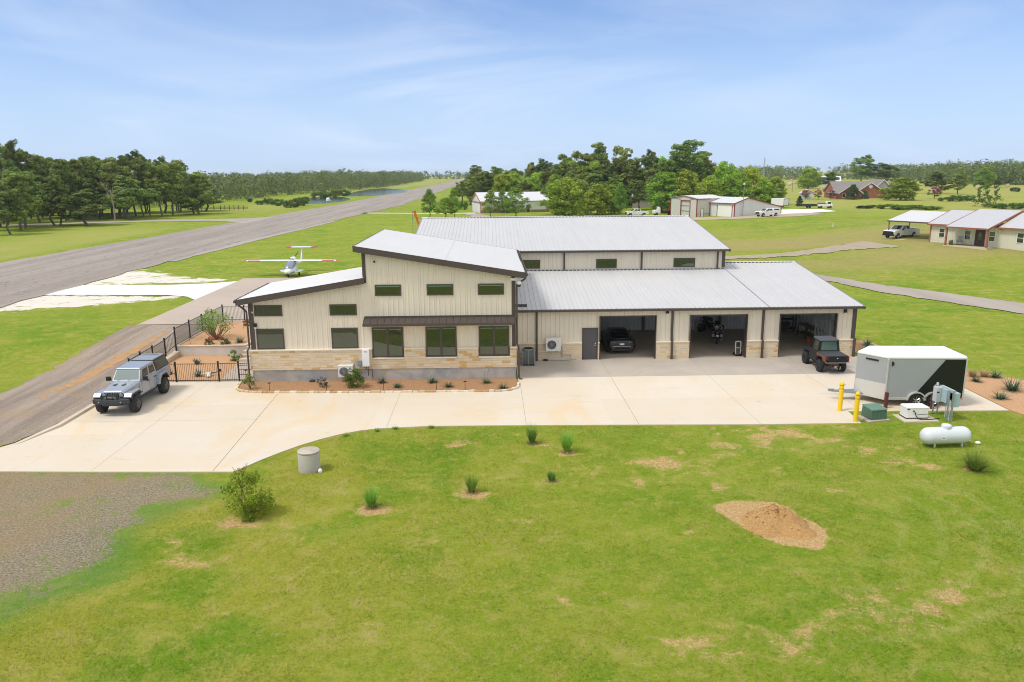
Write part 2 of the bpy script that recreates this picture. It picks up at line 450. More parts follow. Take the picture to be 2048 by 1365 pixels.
def lawn_colour(g, co):
    n0 = g.noise(co, .035, 4, .55, .4); n1 = g.noise(co, .16, 5, .6, .8); n2 = g.noise(co, .9, 5, .65, .5); n3 = g.noise(co, 9, 4, .75); n4 = g.noise(co, 38, 3, .8)
    st = g.noise(g.coord('Object', (.10, 1.1, 1), (0, 0, .28)), .5, 3, .5, .4)
    lush, mid, yel, tan = lin('5f8c14'), lin('87992a'), lin('b0a84e'), lin('c6b084')
    sx_ = g.n('ShaderNodeSeparateXYZ'); g.L(co, sx_.inputs[0])
    lf = g.math('MULTIPLY', g.ramp(sx_.outputs[0], 9, -9), g.ramp(sx_.outputs[1], 12, -10))
    c = g.mix(g.ramp(n1, .30, .60), lush, mid)
    c = g.mix(g.math('MULTIPLY', lf, g.math('ADD', .10, g.math('MULTIPLY', g.ramp(n1, .38, .58), .55))), c, lin('a9a03e'))
    c = g.mix(g.math('MULTIPLY', g.ramp(n2, .42, .72), .75), c, yel)
    c = g.mix(g.math('MULTIPLY', g.ramp(n0, .42, .66), .40), c, lin('97a036'))
    c = g.mix(g.math('MULTIPLY', g.ramp(st, .5, .75), .30), c, lin('a8ab52'))
    spot = g.math('MULTIPLY', g.ramp(g.math('ADD', g.math('MULTIPLY', n2, .5), g.math('MULTIPLY', n3, .5)), .52, .66), g.ramp(n1, .42, .62))
    c = g.mix(g.math('MULTIPLY', spot, .62), c, tan)
    # mower passes curve round the heap of dirt at lower right
    vd = g.n('ShaderNodeVectorMath', operation='DISTANCE'); g.L(co, vd.inputs[0]); vd.inputs[1].default_value = (10.2, -18.6, 0)
    rr = g.math('ADD', vd.outputs['Value'], g.math('MULTIPLY', n1, 1.2))
    arc = g.math('MULTIPLY', g.ramp(g.math('SINE', g.math('MULTIPLY', rr, 5.2)), .35, .95), g.math('MULTIPLY', g.ramp(vd.outputs['Value'], 3.0, 5.0), g.ramp(vd.outputs['Value'], 11.5, 8.0)))
    sp_ = g.n('ShaderNodeSeparateXYZ'); g.L(co, sp_.inputs[0])
    arc = g.math('MULTIPLY', arc, g.math('MULTIPLY', g.ramp(sp_.outputs[0], 6.5, 11.5), g.ramp(sp_.outputs[1], -15.0, -18.5)))
    c = g.mix(g.math('MULTIPLY', arc, g.math('MULTIPLY', g.ramp(n2, .3, .6), .32)), c, lin('b0b568'))
    c = g.mix(g.math('MULTIPLY', g.attr('dry').outputs['Fac'], g.ramp(g.noise(g.coord('Object', (.25, 1, 1), (0, 0, .2)), .09, 5, .6, .6), .30, .56)), c, lin('ab9868'))
    fc = g.mix(g.ramp(n0, .3, .7), lin('9fa64e'), lin('b8a869')); fc = g.mix(g.math('MULTIPLY', g.ramp(n1, .4, .7), .5), fc, lin('8b9a3e'))
    c = g.mix(g.math('MULTIPLY', g.attr('field').outputs['Fac'], .8), c, fc)
    n5 = g.noise(co, 3.2, 5, .72, .4)
    c = g.mix(g.math('MULTIPLY', g.ramp(n5, .50, .70), .50), c, lin('bba96c'))
    c = g.mix(g.math('MULTIPLY', g.ramp(n5, .46, .28), .50), c, lin('54781a'))
    # blade scale variation
    c = g.mix(g.math('MULTIPLY', g.ramp(n3, .35, .75), .42), c, lin('46660f'))
    c = g.mix(g.math('MULTIPLY', g.ramp(n4, .5, .8), .35), c, lin('b6b650'))
    return c, n1, n2, n3, n4
def build_terrain():
    xs = axis(-36, 34, .4, -2600, 2600, 1.07); ys = axis(-36, 22, .4, -260, 3600, 1.06)
    nx, ny = len(xs), len(ys)
    X, Y = np.meshgrid(xs, ys)
    Z = HT(X, Y) - .012
    inside = (X > -21.3) & (X < -14.5) & (Y < 20)
    Z = np.where(inside & (Y > 0), Z - .03, Z)
    # pond beds and the garage / house footprint sit a little lower than the lawn
    Z = np.where((X > -14) & (X < 24.2) & (Y > .5) & (Y < 39), -.05, Z)
    # gentle swells far away
    Z += ss(60, 300, np.hypot(X, Y)) * .0
    me = bpy.data.meshes.new('ground')
    V = np.stack([X, Y, Z], -1).reshape(-1, 3)
    i = np.arange(nx * ny).reshape(ny, nx)
    F = np.stack([i[:-1, :-1], i[:-1, 1:], i[1:, 1:], i[1:, :-1]], -1).reshape(-1, 4)
    me.vertices.add(len(V)); me.vertices.foreach_set('co', V.ravel())
    me.loops.add(F.size); me.loops.foreach_set('vertex_index', F.ravel().astype(np.int32))
    me.polygons.add(len(F)); me.polygons.foreach_set('loop_start', np.arange(0, F.size, 4, dtype=np.int32))
    me.update(calc_edges=True); me.validate()
    me.polygons.foreach_set('use_smooth', [True] * len(me.polygons))
    x, y = X.ravel(), Y.ravel()
    def A(name, v):
        a = me.attributes.new(name, 'FLOAT', 'POINT'); a.data.foreach_set('value', np.asarray(v, np.float32))
    A('gravel', ss(2.2, -1.8, poly_sd(x, y, PATCH)))
    A('white', np.maximum(ss(2.0, -1.0, poly_sd(x, y, WHITE_A)), ss(2.0, -1.2, poly_sd(x, y, WHITE_B))))
    bare = bare_at(x, y)
    A('bare', bare)
    field = np.clip(ss(70, 110, x) * ss(120, 170, y) + ss(-66, -70, x) * ss(165, 240, y) * ss(-98, -84, x) * .9 + 1.0 * ss(-67, -71, x) * ss(150, 110, y) * ss(-100, -80, x) + .7 * ss(600, 700, y), 0, 1)
    A('field', field)
    # mown ground far right of the house is drier, browner
    A('dry', np.clip(.5 * ss(28, 40, x) * ss(35, 60, y) * ss(110, 90, y) + .35 * ss(30, 60, y) * ss(90, 70, y) * ss(-20, 20, x), 0, 1))
    m, nt, b, out = new_mat('lawn'); g = NG(nt)
    co = g.coord('Object')
    c, n1, n2, n3, n4 = lawn_colour(g, co)
    # bare soil
    bf = g.math('ADD', g.math('MULTIPLY', g.attr('bare').outputs['Fac'], 1.05), g.math('MULTIPLY', g.math('SUBTRACT', n2, .5), 1.5))
    bn = g.math('ADD', bf, g.math('MULTIPLY', g.math('SUBTRACT', n3, .5), .8))
    c = g.mix(g.math('MULTIPLY', g.ramp(bn, .38, .72), .9), c, g.mix(g.ramp(n3, .3, .7), lin('b38a5a'), lin('dab88a')))
    # gravel with weeds growing through
    gp = g.noise(co, .42, 8, .78, .5)
    gf = g.math('ADD', g.math('MULTIPLY', g.attr('gravel').outputs['Fac'], .74), g.math('MULTIPLY', g.math('SUBTRACT', gp, .5), 2.0))
    gf = g.math('ADD', gf, g.math('MULTIPLY', g.math('SUBTRACT', n3, .5), .9))
    gf = g.math('MULTIPLY', gf, g.ramp(g.attr('gravel').outputs['Fac'], .02, .3))
    n6 = g.noise(co, 13, 5, .8)
    gc = g.mix(g.ramp(n6, .32, .68), lin('6c6050'), lin('b3a68f')); gc = g.mix(g.math('MULTIPLY', g.ramp(n1, .4, .7), .45), gc, lin('a98c68'))
    c = g.mix(g.math('MULTIPLY', g.ramp(g.attr('gravel').outputs['Fac'], .1, .6), .55), c, lin('5d8a45'))
    c = g.mix(g.math('MULTIPLY', g.ramp(gf, .46, .60), .95), c, gc)
    # white caliche
    wf = g.math('ADD', g.math('MULTIPLY', g.attr('white').outputs['Fac'], .80), g.math('MULTIPLY', g.math('SUBTRACT', g.noise(g.coord('Object', (.5, 1, 1)), .8, 7, .75, .8), .5), 3.0))
    c = g.mix(g.math('MULTIPLY', g.ramp(wf, .46, .60), g.ramp(g.attr('white').outputs['Fac'], .02, .12)), c, g.mix(n2, lin('d8ccba'), lin('efe9de')))
    g.L(c, b.inputs['Base Color']); b.inputs['Roughness'].default_value = 1; b.inputs['Specular IOR Level'].default_value = .1
    hh = g.math('ADD', g.math('MULTIPLY', n3, .6), g.math('MULTIPLY', n4, .6))
    g.L(g.bump(hh, .9, .07), b.inputs['Normal'])
    me.materials.append(m)
    o = bpy.data.objects.new('ground', me); link(o); tag(o, kind='structure')
build_terrain()

def flat(name, poly, z0, z1, mat, joints=(), jm=None, kind='structure'):
    mb = MB(); mb.prism(poly, 'z', z0, z1)
    mats = [mat]
    if joints:
        mats.append(jm or M('joint_line', '837a6c', .9)); mb.mi = 1  # thin dark lines for the slab joints
        for (a, b, w) in joints:
            a = Vector((*a, z1 + .003)); b = Vector((*b, z1 + .003)); d = (b - a).normalized(); s = Vector((-d.y, d.x, 0)) * w / 2
            mb.add([a - s, b - s, b + s, a + s], [(0, 1, 2, 3)])
    o = mb.build(name, mats)
    if kind: tag(o, kind=kind)
    return o
def strip(name, A, B, mat, n=40, m=6, dz=.03, jit=0.0, kind='structure'):
    def res(P, n):
        P = np.array(P, float); s = np.r_[0, np.cumsum(np.hypot(*np.diff(P, axis=0).T))]; t = np.linspace(0, s[-1], n + 1)
        return np.stack([np.interp(t, s, P[:, 0]), np.interp(t, s, P[:, 1])], -1)
    a, b = res(A, n), res(B, n); rs = np.random.RandomState(3)
    if jit:
        a += rs.normal(0, jit, a.shape); b += rs.normal(0, jit, b.shape)
    V = []; F = []
    for i in range(n + 1):
        for j in range(m + 1):
            p = a[i] * (1 - j / m) + b[i] * j / m; V.append((p[0], p[1], hz(p[0], p[1]) + dz))
    for i in range(n):
        for j in range(m):
            k = i * (m + 1) + j; F.append((k, k + 1, k + m + 2, k + m + 1))
    mb = MB(); mb.add(V, F)
    o = mb.build(name, mat, smooth=60)
    for p in o.data.polygons:
        if p.normal.z < 0: p.flip()
    tag(o, kind=kind)
    return o
flat('driveway', DRIVE, -.10, .03, CONC,
     [((-11.81, -14.15), (-12.17, -2.7), .024), ((7.28, -9.0), (7.28, 0), .018), ((13.3, -9.2), (13.3, 0), .012), ((1.7, -8.7), (1.7, 0), .014), ((19.3, -7.3), (19.3, 0), .014), ((-5.2, -8.85), (-5.2, -2.85), .012), ((-17, -13.9), (-17, .3), .010), ((-21.4, -7.2), (-11.95, -7.3), .010), ((18.4, -4.2), (27, -4.2), .012)])
flat('apron', [(1.6, .03), (25.0, .03), (25.0, 4.34), (1.6, 4.34)], -.1, .034, CONC_A,
     [((7.28, .05), (7.28, 4.3), .016), ((13.3, .05), (13.3, 4.3), .012), ((19.3, .05), (19.3, 4.3), .012)])
# gravel drive on the left of the house
strip('gravel_drive', [(-34, -30), (-29.6, -14), (-28.2, -2), (-28.2, 6), (-28.4, 15)], [(-23.5, -30), (-24.2, -13.4), (-21.95, -8.6), (-21.7, 5), (-21.7, 15)], GRAVEL, 110, 14, .02, .10)
strip('clay_streak', [(-25.6, -3), (-25.5, 1), (-25.3, 7), (-24.6, 12.6)], [(-25.3, -3), (-24.7, 1), (-24.4, 7), (-24.2, 12.6)], M('orange_clay', 'b08a60', 1, var=.3, scale=2.5), 40, 3, .026, .14)
strip('concrete_pad', [(-27.9, 15), (-27.9, 41.8)], [(-15.0, 15), (-5, 41.8)], CONC_P, 40, 14, .05)
strip('taxiway', [(-45.2, 31.0), (-44, 31.05), (-32, 30.2), (-29.4, 29.0), (-27.9, 27.0)], [(-45.2, 38), (-44, 37.8), (-34.3, 37.2), (-30.5, 38.0), (-27.9, 39.6)], CONC_W, 30, 8, .045)
strip('runway', [(-67.5, -60), (-66.3, 60), (-61.8, 155), (-56.6, 270), (-51.2, 766), (-46, 1250)], [(-44.2, -60), (-44.2, 24), (-43.3, 94), (-35.5, 190), (-31.5, 240), (-30.5, 420), (-30, 830), (-26, 1250)], RUNWAY, 420, 10, .05, .22)
strip('runway_shoulder', [(-44.4, 60), (-43.5, 94), (-40, 148)], [(-42.9, 60), (-41.2, 94), (-37.5, 148)], M('pale_gravel_edge', 'a79d94', 1, var=.18, scale=3), 40, 3, .035, .12)
strip('taxi_lane', [(-160, 128), (-115, 137.5), (-86, 149.5), (-67, 150), (-58.5, 140)], [(-160, 134.5), (-115, 143), (-86, 156.5), (-66, 160), (-58.5, 168)], ROAD, 60, 6, .06)
strip('garden_path', [(-37.5, 181), (-11.3, 174.5), (-4, 176)], [(-37.5, 186), (-11.3, 178.5), (-4, 182)], M('pale_path', 'cbbfa8', .95, var=.1), 30, 4, .05)
strip('gravel_spur', [(-4.6, 150), (-5.0, 165), (-8, 176)], [(2, 150), (-.6, 165), (-3, 176)], ROAD, 20, 4, .055)
strip('lane', [(14, 56.6), (32.6, 60.0), (41, 61.6), (50, 66), (56, 69)], [(14, 53.5), (35.3, 57.3), (43, 58.6), (51, 61.3), (58, 60)], M('dirt_lane', 'a5977f', 1, var=.2, scale=.8), 90, 6, .05, .28)
strip('asphalt_lane', [(20, 62), (38.6, 45.8), (42.3, 36), (49.3, 23.3), (58, 8), (70, -12)], [(14, 58), (38.0, 40), (39.9, 31), (46, 18.4), (54, 4), (66, -16)], ROAD, 110, 6, .05, .12)
strip('barn_yard', [(38, 136), (49.8, 134), (60.8, 131.6), (72.6, 132.2), (82, 140)], [(38, 144), (50.4, 144.8), (57.6, 139.4), (66, 142.5), (80, 147)], M('yard_dirt', 'b1a085', 1, var=.2, scale=.5), 40, 6, .05, .2)
strip('white_lot', [(71, 142.5), (80, 145), (90, 151.5)], [(76.5, 161.5), (82, 163), (91, 163.5)], CONC_W, 14, 6, .07)
def pond(name, pts):
    m = MC.get('pond_water')
    if m is None:
        m, nt, b, out = new_mat('pond_water'); g = NG(nt); co = g.coord('Object')
        g.L(g.mix(g.noise(co, .05, 3), lin('2c3628'), lin('434d3e')), b.inputs['Base Color']); b.inputs['Roughness'].default_value = .13
        b.inputs['Specular IOR Level'].default_value = .6
        g.L(g.bump(g.noise(g.coord('Object', (.3, 1, 1)), 1.0, 2), .05, .05), b.inputs['Normal']); MC['pond_water'] = m
    V = [(x, y, .72) for x, y in pts]; mb = MB(); mb.add(V, [tuple(range(len(V)))])
    o = mb.build(name, m, fix=False)
    for p in o.data.polygons:
        if p.normal.z < 0: p.flip()
    tag(o, kind='structure')
pond('pond', [(-74, 256), (-80, 275), (-86, 300), (-87, 330), (-84, 345), (-74, 342), (-66, 322), (-62, 300), (-62, 275), (-65, 262)])
pond('pond', [(-74, 350), (-78, 380), (-84, 440), (-86, 520), (-80, 545), (-66, 520), (-54, 470), (-50, 430), (-55, 390), (-62, 352)])
# small pads and strips of bedding (each a raised slab you could trace)
flat('upper_walk', [(-15.9, 7.0), (-14.4, 7.0), (-14.4, 16), (-15.9, 16)], 0, .70, CONC_P)
flat('dirt_bed', [(25.05, 4.3), (26.7, 1.0), (27.2, -3.0), (26.95, -7.6), (27.4, -9.4), (29.2, -10.6), (33, -11), (34, -6), (32, -2.6), (30.4, -.4), (28.6, .6), (27.9, 4), (27.6, 9), (25.0, 9.4)], -.05, .025, MULCH2)
# ------------------------------------------------------------------ the house with hangar
HOUSE = thing('barn_house', 'large cream metal barn house with stone base, stepped pale roofs and three open bays', 'house', (0, 0, 0))
def ribs_x(mb, x0, x1, y, z0, ztop, side=-1, pitch=.305, w=.045, d=.022, skip=()):
    x = math.ceil((x0 + .05) / pitch) * pitch
    while x < x1 - .03:
        zt = ztop(x) if callable(ztop) else ztop
        segs = [(z0, zt)]
        for (a, b, c, e) in skip:
            if a - .03 < x < b + .03:
                segs = [q for s in segs for q in ((s[0], min(s[1], c)), (max(s[0], e), s[1])) if q[1] - q[0] > .02]
        for (a, b) in segs: mb.hexa([(x - w, y, a), (x + w, y, a), (x + w, y + .05, a), (x - w, y + .05, a), (x - w * .45, y - d, b), (x + w * .45, y - d, b), (x + w, y + .05, b), (x - w, y + .05, b)] if False else
                [(x - w * .5, y + side * d, a), (x + w * .5, y + side * d, a), (x + w, y, a), (x - w, y, a), (x - w * .5, y + side * d, b), (x + w * .5, y + side * d, b), (x + w, y, b), (x - w, y, b)])
        x += pitch

# --- living wing
zl = lambda x: 5.07 + .163 * (x + 14.84) - .30     # underside of lower roof at the wall
zu = lambda x: 8.14 - .1645 * (x + 7.87) - .30
mb = MB()
mb.prism([(-14.2, .77), (-7.42, .77), (-7.42, zl(-7.42)), (-14.2, zl(-14.2))], 'y', 0, 6.4)
ribs_x(mb, -14.05, -7.42, 0, 2.02, zl, skip=[(-13.96, -12.3, 4.04, 4.7), (-13.96, -12.3, 2.0, 3.28), (-9.53, -7.94, 4.04, 4.7), (-9.53, -7.94, 2.0, 3.28)])
mb.build('wall', SIDING, HOUSE)
mb = MB()
mb.prism([(-7.42, .77), (1.45, .77), (1.45, zu(1.45)), (-7.42, zu(-7.42))], 'y', .0, 12.6)
ribs_x(mb, -7.35, 1.3, 0, 2.02, zu, skip=[(-7.1, -5.25, 1.4, 3.4), (-3.9, -2.06, 1.4, 3.4), (-.73, 1.1, 1.4, 3.4), (-6.81, -5.27, 5.18, 5.84), (-3.8, -2.2, 5.18, 5.84), (-.74, .8, 5.18, 5.84), (-7.5, 1.4, 3.56, 3.95)])
mb.build('wall', SIDING, HOUSE)
mb = MB(); mb.box(-14.3, 1.5, -.13, 12, -.1, .77)
mb.build('foundation', CONC_F, HOUSE)
# stone wainscot with gaps for the three tall windows
mb = MB(); segs = [(-14.38, -7.14), (-5.21, -3.94), (-2.02, -.77), (1.14, 1.53)]
mb.box(-14.38, 1.53, -.17, -.001, .77, 1.365)
for a, b in segs: mb.box(a, b, -.17, -.001, 1.365, 1.94)
mb.box(-14.38, -14.203, -.001, 6.4, .77, 1.94); mb.box(1.452, 1.53, -.001, 4.4, .77, 1.94)
mb.build('stone_wainscot', STONE, HOUSE)
mb = MB()
for a, b in segs: mb.box(a - (.04 if a < -14 else -.0), b + (.09 if b > 1.5 else 0), -.215, -.0, 1.941, 2.02)
for a, b in ((-7.13, -5.22), (-3.93, -2.03), (-.76, 1.13)): mb.box(a, b, -.215, -.02, 1.366, 1.448)
mb.build('stone_cap', CAP, HOUSE, bevel=.01)
def window(parent, x0, x1, z0, z1, y, mull=False, fw=.075, d=.055, pane=PANE, frame=BROWN, axis='y', name='window', blind=0):
    w = sub(name, parent)
    f = MB()
    f.box(x0, x1, y - d, y + .02, z1 - fw, z1); f.box(x0, x1, y - d - .012, y + .02, z0, z0 + fw)
    f.box(x0, x0 + fw, y - d, y + .02, z0 + fw, z1 - fw); f.box(x1 - fw, x1, y - d, y + .02, z0 + fw, z1 - fw)
    if mull:
        xm = (x0 + x1) / 2; f.box(xm - fw * .75, xm + fw * .75, y - d, y + .02, z0 + fw, z1 - fw)
    f.build('frame', frame, w)
    p = MB()
    if mull:
        p.box(x0 + fw, xm - fw * .75, y - d + .025, y + .01, z0 + fw, z1 - fw); p.box(xm + fw * .75, x1 - fw, y - d + .025, y + .01, z0 + fw, z1 - fw)
    else: p.box(x0 + fw, x1 - fw, y - d + .025, y + .01, z0 + fw, z1 - fw)
    p.build('pane', pane, w)
    if blind:
        q = MB(); xs = [(x0 + fw, x1 - fw)] if not mull else [(x0 + fw, xm - fw * .75), (xm + fw * .75, x1 - fw)]
        for a_, b_ in xs: q.box(a_ + .02, b_ - .02, y - d + .017, y - d + .025, z1 - fw - blind, z1 - fw - .01)
        q.build('blind', M('pale_green_blind', '6d8f74', .6), w)
    return w
for a, b in ((-13.96, -12.32), (-9.53, -7.94)):
    window(HOUSE, a, b, 4.04, 4.7, 0); window(HOUSE, a + .02, b, 2.025, 3.28, 0)
for a, b in ((-6.81, -5.27), (-3.76, -2.2), (-.74, .8)): window(HOUSE, a, b, 5.18, 5.84, 0, blind=.06)
for a, b in ((-7.1, -5.25), (-3.9, -2.06), (-.73, 1.1)): window(HOUSE, a, b, 1.45, 3.28, -.03, True, .085, blind=.06)

# roofs (ribbed sheets) ------------------------------------------------
def roof_sheet(name, mat, P00, P10, P11, P01, nrib, thick=.05, rib=.024, parent=None, rw=.035, backrib=True):
    """P00-P10 low edge, P01-P11 high edge; ribs run from low to high"""
    a, b, c, d = [Vector(p) for p in (P00, P10, P11, P01)]
    n = (b - a).cross(d - a).normalized()
    if n.z < 0: n = -n
    mb = MB()
    lo = [p - n * thick for p in (a, b, c, d)]
    mb.hexa([tuple(p) for p in lo] + [tuple(p) for p in (a, b, c, d)])
    for i in range(nrib + 1):
        t = i / nrib; p = a.lerp(b, t); q = d.lerp(c, t); s = (b - a).normalized()
        mb.hexa([tuple(p - s * rw), tuple(p + s * rw), tuple(q + s * rw), tuple(q - s * rw)] + [tuple(v + n * rib) for v in (p - s * rw * .5, p + s * rw * .5, q + s * rw * .5, q - s * rw * .5)])
    return mb.build(name, mat, parent)
ZL = lambda x: 5.07 + .163 * (x + 14.84); ZU = lambda x: 8.14 - .1645 * (x + 7.87)
roof_sheet('roof', ROOF_W, (-14.84, -.4, ZL(-14.84)), (-14.84, 6.6, ZL(-14.84)), (-7.44, 6.6, ZL(-7.44)), (-7.44, -.4, ZL(-7.44)), 23, parent=HOUSE)
roof_sheet('roof', ROOF_W, (2.05, 12.83, ZU(2.05)), (2.05, -.4, ZU(2.05)), (-7.87, -.4, ZU(-7.87)), (-7.87, 12.83, ZU(-7.87)), 43, parent=HOUSE)
mb = MB(); mb.hexa([(-2.62, -.4, ZU(-2.62) + .002), (-2.58, -.4, ZU(-2.58) + .002), (-2.58, 12.83, ZU(-2.58) + .002), (-2.62, 12.83, ZU(-2.62) + .002), (-2.62, -.4, ZU(-2.62) + .016), (-2.58, -.4, ZU(-2.58) + .010), (-2.58, 12.83, ZU(-2.58) + .010), (-2.62, 12.83, ZU(-2.62) + .016)]); mb.build('roof_lap', M('lap_grey', 'b3b3b5', .5), HOUSE)
def sloped(mb, x0, x1, zf, y0, y1, dz0, dz1):
    mb.hexa([(x0, y0, zf(x0) + dz0), (x1, y0, zf(x1) + dz0), (x1, y1, zf(x1) + dz0), (x0, y1, zf(x0) + dz0), (x0, y0, zf(x0) + dz1), (x1, y0, zf(x1) + dz1), (x1, y1, zf(x1) + dz1), (x0, y1, zf(x0) + dz1)])
mb = MB(); sloped(mb, -14.88, -7.36, ZL, -.46, -.402, -.32, .03); sloped(mb, -14.84, -7.44, ZL, -.402, .0, -.32, -.06)
mb.build('fascia', BROWN, HOUSE)
mb = MB(); sloped(mb, -7.92, 2.1, ZU, -.46, -.402, -.32, .03); sloped(mb, -7.87, 2.05, ZU, -.402, 0, -.32, -.06)
mb.box(-7.93, -7.87, -.402, 12.85, ZU(-7.87) - .3, ZU(-7.87) + .03)
sloped(mb, -7.87, 2.1, ZU, 12.831, 12.88, -.25, .03)
mb.build('fascia', BROWN, HOUSE)
mb = MB(); mb.box(-15.0, -14.841, -.46, 6.7, ZL(-14.84) - .17, ZL(-14.84) - .02)
for i in range(24): mb.box(-14.98, -14.80, -.38 + i * .3, -.31 + i * .3, ZL(-14.84) - .0, ZL(-14.84) + .03)
mb.build('gutter', BROWN, HOUSE, bevel=.02)
mb = MB(); mb.box(2.051, 2.2, -.46, 12.9, ZU(2.05) - .18, ZU(2.05) - .02)
for i in range(43): mb.box(1.98, 2.16, -.38 + i * .305, -.33 + i * .305, ZU(2.05) + .0, ZU(2.05) + .035)
mb.build('gutter', BROWN, HOUSE, bevel=.02)
# corner trim and downspouts
mb = MB(); mb.box(-14.3, -14.03, -.035, .2, 2.02, zl(-14.16)); mb.build('corner_trim', BROWN, HOUSE)
mb = MB(); mb.box(1.27, 1.49, -.035, .2, 2.02, 6.25); mb.build('corner_trim', BROWN, HOUSE)
mb = MB(); mb.box(-7.5, -7.3, -.035, .2, ZL(-7.4) - .33, zu(-7.4)); mb.box(-7.5, -7.42, .2, 6.6, ZL(-7.5), ZL(-7.5) + .2); mb.build('corner_trim', BROWN, HOUSE)
mb = MB(); mb.path([(-14.9, .1, 4.9), (-14.86, .0, 4.72), (-14.46, -.06, 4.4), (-14.40, -.08, 4.3), (-14.40, -.08, 2.2), (-14.48, -.24, 2.0), (-14.48, -.24, .03)], .055, 8); mb.build('downspout', BROWN, HOUSE)
mb = MB(); mb.path([(2.12, -.1, 6.3), (2.05, -.1, 6.1), (1.62, -.1, 5.85), (1.56, -.08, 5.7), (1.56, -.08, 2.2), (1.66, -.26, 2.0), (1.66, -.26, .12), (1.85, -.36, .05)], .055, 8); mb.build('downspout', BROWN, HOUSE)
# awning over the tall windows
AW = sub('awning', HOUSE)
o = roof_sheet('awning_sheet', BROWN, (-7.5, -.72, 3.60), (1.42, -.72, 3.60), (1.42, -.03, 3.86), (-7.5, -.03, 3.86), 22, .03, .03, AW, .02)
mb = MB(); mb.box(-7.52, 1.44, -.78, -.721, 3.48, 3.63); mb.box(-7.5, 1.42, -.05, -.024, 3.84, 3.96)
mb.prism([(-.72, 3.50), (-.02, 3.50), (-.02, 3.84), (-.72, 3.57)], 'x', -7.53, -7.501); mb.prism([(-.72, 3.50), (-.02, 3.50), (-.02, 3.84), (-.72, 3.57)], 'x', 1.421, 1.45)
mb.build('awning_trim', BROWN, AW)
mb = MB(); mb.box(-7.5, 1.42, -.72, -.03, 3.50, 3.515); mb.build('awning_soffit', SIDING, AW)
# small fittings on the gable wall
def lamp(x, y, z):
    w = sub('wall_lamp', HOUSE); mb = MB(); mb.box(x - .09, x + .09, y - .14, y, z - .1, z + .12); mb.build('housing', BLACK, w, bevel=.01)
    mb = MB(); mb.box(x - .07, x + .07, y - .12, y - .02, z - .17, z - .1); mb.build('shade', LENS, w)
lamp(-14.0 + .05, -.035, 3.5); lamp(12.0 - .35, 4.42, 3.2); lamp(23.55, 4.42, 3.12)
def cam(x, y, z, r=.08):
    w = sub('camera', HOUSE); mb = MB(); mb.box(x - .05, x + .05, y - .03, y, z - .05, z + .05); mb.tube((x, y, z), (x, y - .13, z - .03), .045, 10); mb.build('bracket', WHITE, w, smooth=40)
    mb = MB(); mb.sphere((x, y - .15, z - .05), r); mb.build('lens', M('camera_dome', '3a3c42', .15), w, smooth=60)
cam(-14.07 + .0, -.035, 4.27, .05); cam(-6.75 + .0, -.03, 7.27, .07)
w = sub('camera', HOUSE); mb = MB(); mb.box(1.2, 1.75, -.12, -.02, 6.02, 6.18); mb.lathe([(.02, 6.02), (.12, 6.0), (.13, 5.84), (.1, 5.8)], 16, (1.7, -.2, 0)); mb.build('housing', WHITE, w, smooth=40)
mb = MB(); mb.sphere((1.7, -.2, 5.76), .12, .12, .12); mb.build('dome', M('camera_dome', '3a3c42', .15), w, smooth=60)

# --- garage wing
GD = [(7.23, 10.91), (13.25, 16.99), (19.25, 23.0)]
yG = 4.45; zE = 3.42
rfG = lambda y: 3.5 + .129 * (y - 4.1)
pieces = [(1.46, 6.07, 0), (7.06, 7.23, 0), (10.91, 13.25, 0), (16.99, 19.25, 0), (23.0, 24.35, 0), (6.07, 7.06, 2.16), (7.23, 10.91, 2.92), (13.25, 16.99, 2.92), (19.25, 23.0, 2.92)]
mb = MB()
for a, b, z in pieces:
    mb.box(a, b, yG, yG + .2, z if z else 1.14, zE); ribs_x(mb, a, b, yG, z if z else 1.22, zE)
    if not z: mb.box(a, b, yG, yG + .2, 0, 1.14)
mb.box(24.15, 24.35, yG + .2, 28, 0, 3.42); mb.prism([(yG + .2, 3.42), (28, 3.42), (28, 3.45), (16.05, 4.95), (yG + .2, 3.5)], 'x', 24.15, 24.35)
mb.build('wall', SIDING, HOUSE)
mb = MB(); sp = [(1.54, 6.03), (7.09, 7.2), (10.95, 13.2), (17.04, 19.2), (23.05, 24.4)]
for a, b in sp:
    mb = MB(); mb.box(a, b, yG - .13, yG - .001, 0.02, 1.14)
    if b > 24: mb.box(24.351, 24.45, yG - .0, 28, 0, 1.14)
    mb.build('stone_wainscot', STONE, HOUSE)
    mb = MB(); mb.box(a, b, yG - .17, yG - .0, 1.141, 1.22)
    if b > 24: mb.box(24.35, 24.5, yG - .0, 28, 1.141, 1.22)
    mb.build('stone_cap', CAP, HOUSE, bevel=.01)
for a, b in GD:
    mb = MB(); mb.box(a - .05, a + .001, yG - .15, yG + .21, 0, 2.97); mb.box(b - .001, b + .05, yG - .15, yG + .21, 0, 2.97); mb.box(a, b, yG - .03, yG + .21, 2.9, 2.97); mb.build('garage_door_frame', BROWN, HOUSE)
    mb = MB()
    for k in range(5): mb.box(a + .05, b - .05, yG + .55 + k * .62, yG + 1.14 + k * .62, 2.98, 3.03)
    mb.tube((a + .06, yG + .3, 2.95), (a + .06, yG + 3.6, 2.98), .03, 6); mb.tube((b - .06, yG + .3, 2.95), (b - .06, yG + 3.6, 2.98), .03, 6)
    mb.build('overhead_door', M('dark_door_panel', '55504c', .6), HOUSE)
dr = sub('door', HOUSE)
mb = MB(); mb.box(6.1, 7.03, yG - .02, yG + .06, .04, 2.12); mb.build('door_panel', M('charcoal_door', '504d50', .5), dr)
